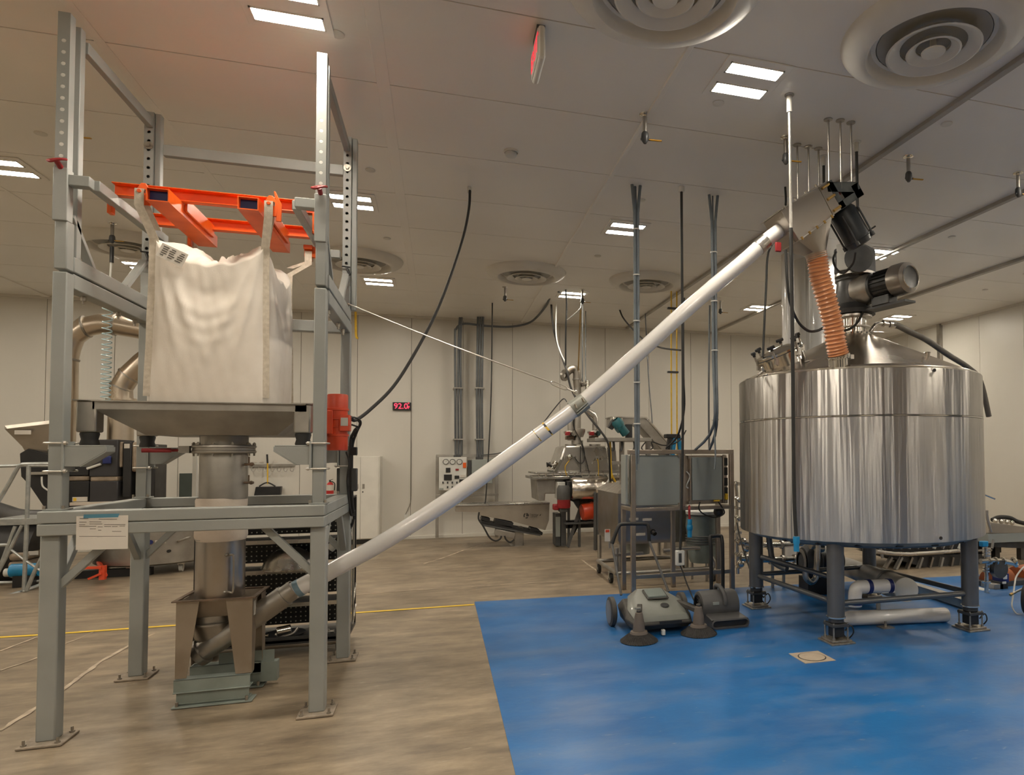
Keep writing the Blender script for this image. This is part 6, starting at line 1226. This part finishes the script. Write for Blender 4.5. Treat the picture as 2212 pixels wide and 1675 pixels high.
for k in range(4): a = PI/4+k*PI/2; n = u*math.cos(a)+w2*math.sin(a); MB().cyl(ma+n*.122+da*.02, ma+n*.122+da*(Lm*.9), .008, n=8).cyl(ma+n*.122+da*(Lm*.86), ma+n*.122+da*(Lm*.98), .016, n=10).build('tie_rod', DARKM, t)
MB().cyl(ma+da*Lm*.78+V((.10, 0, .05)), ma+da*Lm*.78+V((.17, -.02, .10)), .007, n=8).build('lifting_lug', DARKM, t)
p = AY(1681, 534, 4.62); lab(MB().cbox(p, .05, .02, .075).build('red_tag', RED, t, bevel=.006), 'red tag below inlet'); MB().cbox((A+D)/2*.4+D*.6-ux*.004+V((0, .15, 0)), .006, .2, .10, rh).build('inlet_plate', HS, t)
MB().box(2.80, 3.10, 4.795, 5.02, 3.50, 3.53).build('support_channel', DARKM, t)
# orange corrugated hose
t = T('corrugated_hose', 'orange translucent corrugated hose from discharge head down to the tank lid', 'hose', tuple(ip))
hp_ = [hc+cd*.0, hc+cd*.06, AY(1772, 602, 4.68), AY(1786, 650, 4.70), AY(1799, 700, 4.73), AY(1807, 748, 4.75), AY(1813, 774, 4.765)]
NCO = 34
MB().tube(hp_, lambda f: .081+.0065*math.sin(f*2*PI*NCO), 30, 50, caps=False).build('hose', HOSE, t, ang=70)
e = hp_[-1]; d = (hp_[-1]-hp_[-2]).normalized(); MB().lathe([(.086, -.03), (.093, -.028), (.093, -.006), (.086, -.004)], e, d, 30).build('hose_clamp', SSP, t); MB().cbox(e+V((.096, -.03, .01)), .03, .03, .035).build('clamp_screw', SS, t)

# ------------------------------------------------------------------ rods and cables from the ceiling near the tank
def drop(px, py, zend, r, label, mat, flange=True, cat='rod', gl=False):
    p = F(px, py, ZC); t = T('drop_rod' if not gl else 'drop_cable', label, cat, tuple(p)); MB().cyl((p.x, p.y, ZC), (p.x, p.y, zend), r, n=10).build('shaft', mat, t)
    if flange: MB().lathe([(.035, 0), (.035, .006), (.02, .012)], p, (0, 0, -1), 14, True, True).build('flange', SSD, t)
    if gl: MB().cyl((p.x, p.y, ZC), (p.x, p.y, ZC-.085), .018, n=12).lathe([(.04, 0), (.04, .004)], p, (0, 0, -1), 16, True, True).build('gland', PLW, t)
    return p
for px, py, z, l in ((1789, 258, 3.66, 'left of three front steel rods holding the conveyor head'), (1815, 260, 3.64, 'middle of three front steel rods holding the conveyor head'), (1838, 265, 3.66, 'right of three front steel rods holding the conveyor head'), (1722, 313, 3.515, 'left of three rear steel rods behind the conveyor head'), (1746, 317, 3.515, 'middle of three rear steel rods behind the conveyor head'), (1768, 321, 3.515, 'right of three rear steel rods behind the conveyor head')): drop(px, py, z, .0085, l, SSD)
drop(1850, 307, 3.35, .013, 'black cable with clear gland right of the front rods, to motor', RUBBER, False, 'cable', True); drop(1779, 338, 3.50, .012, 'short black cable with clear gland between rod trios', RUBBER, False, 'cable', True)
p = drop(1705, 205, 3.20, .011, 'tall silver drop rod turning black, hanging before the tank', ZINC, True, 'cable')
o = [x for x in bpy.data.objects if x.get('label') == 'tall silver drop rod turning black, hanging before the tank'][0]
MB().cyl((p.x, p.y, ZC), (p.x, p.y, ZC-.13), .02, n=12).build('gland', PLW, o)
MB().tube([(p.x, p.y, 3.20), (p.x+.002, p.y, 2.4), (p.x, p.y, 1.6), (p.x+.002, p.y, 1.2), (p.x+.012, p.y, .96)], .014, 10).build('black_cable', RUBBER, o)
b_ = V((p.x+.014, p.y, .955)); lab(MB().cyl(b_, b_-V((0, 0, .05)), .024, n=14).cyl(b_-V((0, 0, .05)), b_-V((0, 0, .105)), .02, n=14).build('plug', BLUEP, o), 'bright blue power plug')
cable([(1696, 404, 5.79), (1697, 445, 5.79), (1685, 500, 5.7), (1660, 545, 5.6), (1655, 620, 5.5), (1651, 700, 5.45), (1648, 772, 5.4)], 5.6, .011, 'thin black cable dropping behind the white tube to manway')
cable([(1697, 540, 4.62), (1700, 600, 4.62), (1706, 650, 4.66), (1722, 692, 4.72), (1744, 714, 4.8), (1765, 715, 4.9), (1790, 705, 5.0), (1818, 715, 5.25), (1845, 705, 5.3), (1864, 675, 5.33), (1872, 645, 5.35)], 4.8, .0115, 'black cable sagging behind the orange hose to agitator motor')
cable([(1848, 546, 4.62), (1842, 570, 4.7), (1822, 590, 4.85), (1806, 580, 4.95), (1800, 560, 5.0), (1806, 545, 5.1)], 4.8, .010, 'black cable looped between the two drive motors')
cable([(1840, 545, 4.6), (1868, 560, 4.7), (1880, 545, 4.9)], 4.8, .008, 'short black cable under the conveyor motor') if False else None

# ------------------------------------------------------------------ white glossy columns behind the tank
GLW = M('gloss_white_plastic', (.70, .69, .66), .08, 0, (.66, .65, .62), 2, .35, 9, stretch=(1, 1, .25), coat=.4)
p = F(1701, 551, ZC); o = MB().cyl((p.x+.0, p.y, .003), (p.x, p.y, ZC), .082, n=32, caps=True).build('white_column', GLW); tag(o, 'slim glossy white plastic column behind the tank', 'column')
t = T('white_silo', 'broad glossy white plastic column with vertical seam behind the hose', 'column', (4.93, 8.0, 0)); MB().cyl((4.93, 8.05, .003), (4.93, 8.05, ZC), .33, n=48).build('body', GLW, t); 
q = AY(1746, 650, 7.75); MB().box(q.x-.008, q.x+.008, 7.72, 7.80, .003, ZC).build('seam', GREYP, t)
# conduit on right wall
o = MB().box(XR-.08, XR, AX(2033, 712, XR).y-.04, AX(2033, 712, XR).y+.04, .003, ZC-.02).build('wall_conduit', SSD); tag(o, 'grey vertical conduit on the right wall behind the tank lid', 'conduit')

# ------------------------------------------------------------------ pipes stored under the tank
t = T('pvc_tee', 'large grey plastic pipe with white end cap lying under the tank', 'pipe', (3.9, 5.2, .25)); PX_ = V(AY(1958, 1275, 5.05)); ps = V(AY(1832, 1226, 6.9)); d = (ps-PX_).normalized()
MB().lathe([(.108, .03), (.108, (ps-PX_).length+.1)], PX_, d, 32).build('pipe', GREYP, t); MB().lathe([(.108, .48), (.125, .49), (.125, .60), (.108, .61)], PX_, d, 32).build('coupling', GREYP, t); MB().lathe([(.0001, 0), (.100, 0), (.108, .006), (.108, .10), (.10, .11)], PX_, d, 32).build('end_cap', WHITE, t)
MB().cyl(V((PX_.x-.18, PX_.y+.16, .003)), V((PX_.x-.18, PX_.y+.16, PX_.z-.09)), .02, n=10).build('stand', GREYP, t)
t = T('pvc_elbow', 'white plastic elbow pipe with navy blue bands beside front tank leg', 'pipe', (3.3, 4.95, .2)); e0 = AY(1847, 1310, 5.0); e1 = AY(1847, 1285, 5.0); e2 = AY(1852, 1271, 5.0); e3 = AY(1868, 1268, 5.0); e4 = AY(1925, 1266, 5.0)
MB().tube([e0, e1, e2, e3, e4], .058, 24, 6).build('pipe', PVC, t)
for a_, b_, f in ((e3, e4, .12), (e3, e4, .9), (e0, e1, .35)): c_ = a_.lerp(b_, f); MB().lathe([(.057, -.02), (.063, -.018), (.063, .018), (.057, .02)], c_, (b_-a_), 24).build('blue_band', NAVY, t)
MB().box(e4.x-.03, e4.x, e4.y-.01, e4.y+.03, .345, e4.z-.05).build('prop', PLW, t); MB().box(e4.x-.12, e4.x+.02, e4.y-.03, e4.y+.05, .335, .347).build('prop_plate', PLW, t)
o = T('white_tube', 'closed white plastic tube lying on blue floor under the tank', 'pipe', (3.8, 5.1, .07)); a_, b_ = F(1832, 1337, .066), F(2049, 1329, .066); a_ = V((a_.x, a_.y, .069)); b_ = V((b_.x, b_.y, .069)); d = (b_-a_); L1 = d.length
MB().lathe([(.0001, -.05), (.03, -.045), (.055, -.025), (.066, .01), (.066, L1-.04), (.058, L1-.015), (.03, L1), (.0001, L1+.002)], a_, d, 28).build('tube', PVC, o)
# floor drain
dm = V((2.711, 4.53, 0)); t = T('floor_drain', 'square tan floor drain with dark ring in the blue floor', 'drain', tuple(dm)); DR = M('drain_tan', (.50, .42, .32), .6, .1, (.42, .35, .27), 8)
MB().cbox(dm+V((0, 0, .0045)), .255, .255, .003, Matrix.Rotation(-.02, 3, 'Z')).build('frame', DR, t); MB().lathe([(.098, .0063), (.098, .0068), (.106, .0068), (.106, .0063)], dm, (0, 0, 1), 40).build('ring', BLACK, t); MB().lathe([(.0975, .0064), (.0975, .0085), (.0001, .0085)], dm, (0, 0, 1), 40).build('cover', DR, t)
p = F(1913, 1357); o = MB().box(p.x-.06, p.x+.06, p.y-.05, p.y+.05, .003, .012).cyl((p.x, p.y, .012), (p.x, p.y, .06), .012, n=8).build('anchor_plate', BOLT); tag(o, 'small steel anchor plate on floor below the white tube', 'plate')
# sanitary piping and pump left under the tank
t = T('sanitary_manifold', 'shiny stainless sanitary pipes with clamps behind the left tank leg', 'piping', (3.3, 7.0, .6))
ptube([(1596, 1170), (1640, 1178), (1720, 1176), (1775, 1172)], 7.0, .032, 12, 4).build('pipe', SSP, t); ptube([(1600, 1206), (1650, 1210), (1728, 1208), (1735, 1215)], 6.9, .034, 12, 4).build('pipe', SSP, t)
for x, y, Y_ in ((1606, 1172, 7.0), (1632, 1178, 7.0), (1660, 1178, 7.0), (1688, 1177, 7.0), (1720, 1176, 7.0), (1612, 1207, 6.9), (1640, 1209, 6.9), (1664, 1210, 6.9), (1690, 1209, 6.9), (1716, 1208, 6.9)): MB().lathe([(.03, -.015), (.052, -.012), (.052, .012), (.03, .015)], AY(x, y, Y_), (1, 0, -.02), 16).cbox(AY(x, y-6, Y_), .03, .03, .04).build('clamp', SS, t)
ptube([(1768, 1160, 5.9), (1766, 1185, 5.9), (1765, 1215, 5.9), (1762, 1248, 5.9), (1752, 1258, 5.9), (1741, 1248, 5.9), (1740, 1235, 5.9)], 5.9, .030, 12, 4).build('drain_loop', SS, t)
for x in (1668, 1692): a = AY(x, 1180, 7.0); MB().cyl((a.x, 7.0, .003), a, .02, n=8).build('stand', SSD, t)
for x, y in ((1770, 1185), (1758, 1178)): MB().cyl(AY(x-8, y, 5.95), AY(x+8, y, 5.95), .04, n=12).build('valve', SS, t)
t = T('centrifugal_pump', 'dark green-grey centrifugal pump on floor under the tank', 'pump', tuple(AY(1755, 1215, 6.6))); p = AY(1752, 1212, 6.6)
MB().lathe([(.05, -.12), (.15, -.10), (.19, -.04), (.19, .05), (.12, .10), (.12, .35), (.0001, .36)], p, (1, -.1, 0), 26, True).build('volute', DARKM, t); MB().lathe([(.1, -.13), (.14, -.12), (.1, -.1)], p, (1, -.1, 0), 20).build('cover', SSD, t); MB().box(p.x-.1, p.x+.35, 6.5, 6.7, .003, p.z-.17).build('foot', BLACK, t)
o = ptube([(1660, 1150, 6.1), (1664, 1185, 6.1), (1672, 1215, 6.05), (1700, 1230, 5.9)], 6, .03, 10).build('grey_hose', PIPEG); tag(o, 'grey hose hanging beside the rear left tank leg', 'hose')
o = ptube([(1592, 1130, 6.9), (1602, 1175, 6.7), (1618, 1225, 6.5), (1630, 1262, 6.3), (1648, 1290, 6.15)], 6.5, .009, 8).build('loose_cable', RUBBER); tag(o, 'black cord hanging from stand to the left tank foot', 'cord')
t = T('pneumatic_valve', 'shiny stainless valve stack between enclosure stand and the tank', 'valve', tuple(AY(1598, 1120, 7.4)))
ptube([(1588, 1040), (1592, 1070), (1592, 1150), (1594, 1240)], 7.4, .022, 10, 3).build('pipe', SSP, t)
for y in (1045, 1080, 1098, 1120, 1150, 1172, 1200, 1225): MB().lathe([(.02, -.02), (.05, -.015), (.05, .015), (.02, .02)], AY(1594, y, 7.4), (.2 if y % 4 else 1, 0, 1), 14).build('clamp', SSP, t)
for x, y in ((1606, 1200), (1600, 1218), (1612, 1185)): MB().sphere(AY(x, y, 7.1), .05, 12, 8).build('ball_valve', SSP, t)
# black inclined press behind the tank
t = T('black_press', 'long black ribbed machine with steel side rails behind the tank legs', 'machine', (6.2, 8.0, 0)); YB_ = 7.6
MB().prism([AY(x, y, YB_) for x, y in ((1893, 1166), (2130, 1160), (2130, 1192), (1900, 1196))], (0, .8, 0)).build('upper_bed', BLACK, t, bevel=.01)
MB().prism([AY(x, y, YB_) for x, y in ((1905, 1200), (2130, 1196), (2130, 1262), (2080, 1256), (2000, 1228))], (0, .6, 0)).build('lower_bed', DARKM, t, bevel=.01)
ptube([(1893, 1192), (1960, 1198), (2080, 1190), (2140, 1188)], YB_-.05, .03, 10, 3).build('side_rail', SS, t); ptube([(1895, 1172), (1903, 1190), (1906, 1206)], YB_-.05, .02).build('end_lever', SSD, t)
for k in range(9): x = 1925+k*22; MB().bar(AY(x, 1204, YB_-.02), AY(x-14+k*1.0, 1228+k*3, YB_-.02), .03, .06, (0, 1, 0)).build('rib', GREYP if k % 2 else SSD, t)
for k in range(10): x = 1915+k*18; MB().bar(AY(x, 1172, YB_-.02), AY(x-6, 1186, YB_-.02), .02, .05, (0, 1, 0)).build('slat', SSD if k % 3 else PLW, t)
for x in (1955, 2075): q = AY(x, 1230, YB_+.3); MB().box(q.x-.08, q.x+.08, YB_+.2, YB_+.4, .003, q.z).build('foot', BLACK, t)
MB().box(AY(1925, 1225, 7.9).x, AY(2140, 1225, 7.9).x, 7.7, 8.4, .12, .2).build('base', BLACK, t)
for x0_, x1_ in ((1990, 2078),): q = AY(x0_, 1255, 8.6); r = AY(x1_, 1255, 8.6); o = MB().loft([[(q.x, 8.3, .01), (r.x, 8.3, .01), (r.x, 8.7, .01), (q.x, 8.7, .01)], [(q.x+.2, 8.4, .22), (r.x-.1, 8.4, .18), (r.x-.1, 8.6, .18), (q.x+.2, 8.6, .22)]]).build('plastic_sheet', M('pale_plastic', (.50, .56, .66), .35), None, bevel=.03); tag(o, 'pale bluish plastic bundle on the floor behind the tank', 'sheet')
o = MB().bar(F(1955, 1262, .06), F(2100, 1308, .06), .10, .08).build('floor_rail', SSD); tag(o, 'grey steel rail lying on floor behind the right tank leg', 'rail')
# trough machine at the right edge
t = T('steel_trough', 'long stainless trough on grey frame at the right edge behind tank', 'trough', (7.6, 7.6, 0)); YT2 = 7.3
MB().prism([AY(x, y, YT2) for x, y in ((2142, 1129), (2230, 1141), (2230, 1152), (2134, 1153))], (0, .7, 0)).build('trough', FS, t, bevel=.006); MB().prism([AY(x, y, YT2) for x, y in ((2134, 1154), (2230, 1151), (2230, 1170), (2136, 1174))], (0, .7, 0)).build('frame', ENCL, t, bevel=.004); MB().prism([AY(x, y, YT2+.1) for x, y in ((2136, 1174), (2230, 1172), (2230, 1186), (2136, 1182))], (0, .5, 0)).build('under_frame', DARKM, t)
for x in (2150, 2205): q = AY(x, 1180, YT2+.4); MB().box(q.x-.04, q.x+.04, YT2+.36, YT2+.44, .003, q.z).build('leg', CHAR, t)
MB().tube([AY(2131, 1108, YT2), AY(2134, 1125, YT2), AY(2141, 1150, YT2)], .02, 8).cyl(AY(2131, 1103, YT2), AY(2131, 1111, YT2), .025, n=10).build('guard_rail', SSD, t)
t2 = T('black_hose_coil', 'black hose and fittings piled on the steel trough', 'hose', tuple(AY(2175, 1125, YT2))); ptube([(2143, 1124), (2158, 1118), (2180, 1119), (2197, 1127), (2212, 1131)], YT2+.2, .03, 10).build('hose', RUBBER, t2)
for x, y in ((2150, 1126), (2163, 1127), (2175, 1128), (2186, 1130)): MB().sphere(AY(x, y, YT2+.15), .035, 10, 6).build('fitting', SSP, t2)
t_ = [o for o in bpy.data.objects if o.name == 'mixing_tank'][0]
lab(MB().cyl(AY(2112, 1063, 5.75), AY(2149, 1078, 5.75), .010, n=10).build('lever', SSP, t_), 'shiny steel lever at tank right side')
# orange pump set
t = T('orange_pump', 'orange motor pump set with stainless pipe behind right tank leg', 'pump', tuple(F(2160, 1300))); OM = M('motor_orange', (.36, .095, .02), .45, 0, (.24, .06, .015), 7); p = AY(2135, 1255, 6.3); q = AY(2195, 1250, 6.4)
MB().lathe([(.0001, 0), (.12, 0), (.13, .03), (.13, .32), (.10, .35), (.0001, .35)], p, (1, .2, 0), 22).build('motor', OM, t); MB().lathe([(.0001, 0), (.14, 0), (.15, .03), (.15, .5), (.0001, .5)], q, (1, .2, 0), 22).build('motor', OM, t)
MB().lathe([(.0001, 0), (.09, 0), (.10, .02), (.10, .08), (.0001, .09)], AY(2150, 1228, 6.0), (0, -1, 0), 22).build('gauge_dial', DARKM, t); MB().box(p.x-.1, q.x+.4, 6.2, 6.6, .003, .06).build('base', DARKM, t)
for x0_, y0_, x1_, y1_, m_ in ((2166, 1240, 2180, 1260, NAVY), (2160, 1258, 2178, 1282, BLACK), (2148, 1262, 2168, 1280, SSD), (2122, 1275, 2140, 1292, PLW), (2158, 1283, 2180, 1292, ENCL)): PB('bracket', x0_, y0_, x1_, y1_, 6.1, .2, m_, t, .006)
PB('white_mark', 2168, 1243, 2176, 1252, 6.08, .01, PLW, t); PB('white_mark', 2166, 1257, 2174, 1262, 6.08, .01, PLW, t)
t = T('valve_column', 'vertical stainless pipe with clamps and blue collar behind right leg', 'piping', tuple(AY(2132, 1290, 6.0)))
ptube([(2129, 1180), (2131, 1220), (2131, 1262), (2130, 1300)], 6.0, .022, 10, 3).build('pipe', SSP, t); PB('blue_collar', 2123, 1170, 2136, 1182, 5.97, .06, BLUEP, t, .01)
for y in (1186, 1193, 1200, 1228, 1234, 1258): MB().lathe([(.02, -.012), (.045, -.01), (.045, .01), (.02, .012)], AY(2131, y, 6.0), (0, 0, 1), 14).build('clamp', SSP, t)
ptube([(2118, 1213), (2150, 1212), (2185, 1216), (2196, 1222)], 5.95, .028, 12, 4).build('pipe', SSP, t)
for x in (2136, 2150, 2166, 2190): MB().lathe([(.026, -.012), (.046, -.01), (.046, .01), (.026, .012)], AY(x, 1213, 5.95), (1, 0, 0), 14).build('clamp', SSP, t)
MB().cyl((AY(2130, 1300, 6.0).x, 6.0, .003), AY(2130, 1298, 6.0), .04, n=12).build('base', DARKM, t); MB().cyl(AY(2143, 1185, 6.1), AY(2146, 1166, 6.1), .014, n=8).build('lever', SSD, t)
o = ptube([(2240, 1205, 5.3), (2212, 1225, 5.3), (2196, 1245, 5.3), (2192, 1262, 5.25), (2188, 1290, 5.2), (2186, 1310, 5.15), (2196, 1326, 5.1), (2215, 1330, 5.1)], 5.2, .008, 8).build('loose_cable', PLW); tag(o, 'white cord looping down at the right edge of view', 'cord')
t = T('spray_wand', 'silver spray wand with brass tip lying near the right edge', 'wand', tuple(AY(2200, 1275, 5.1))); MB().cyl(AY(2186, 1284, 5.1), AY(2230, 1262, 5.1), .011, n=10).build('tube', SS, t); MB().cyl(AY(2182, 1286, 5.1), AY(2187, 1283, 5.1), .014, n=10).build('tip', BRASS, t)
t = T('trolley', 'black rubber trolley wheel cut by the right edge of view', 'trolley', tuple(F(2215, 1330))); p = F(2222, 1330); MB().lathe([(.06, -.03), (.13, -.035), (.15, -.02), (.15, .02), (.13, .035), (.06, .03)], (p.x, p.y, .155), (.5, -.86, 0), 30).build('tyre', RUBBER, t); MB().lathe([(.0001, -.02), (.08, -.03), (.105, -.034)], (p.x, p.y, .155), (.5, -.86, 0), 24).build('hub', PLW, t)
o = ptube([(1812, 1330, 4.7), (1770, 1345, 4.8), (1745, 1335, 4.95), (1748, 1310, 5.0)], 4.8, .008, 8).build('load_cell_cord', RUBBER) if False else None
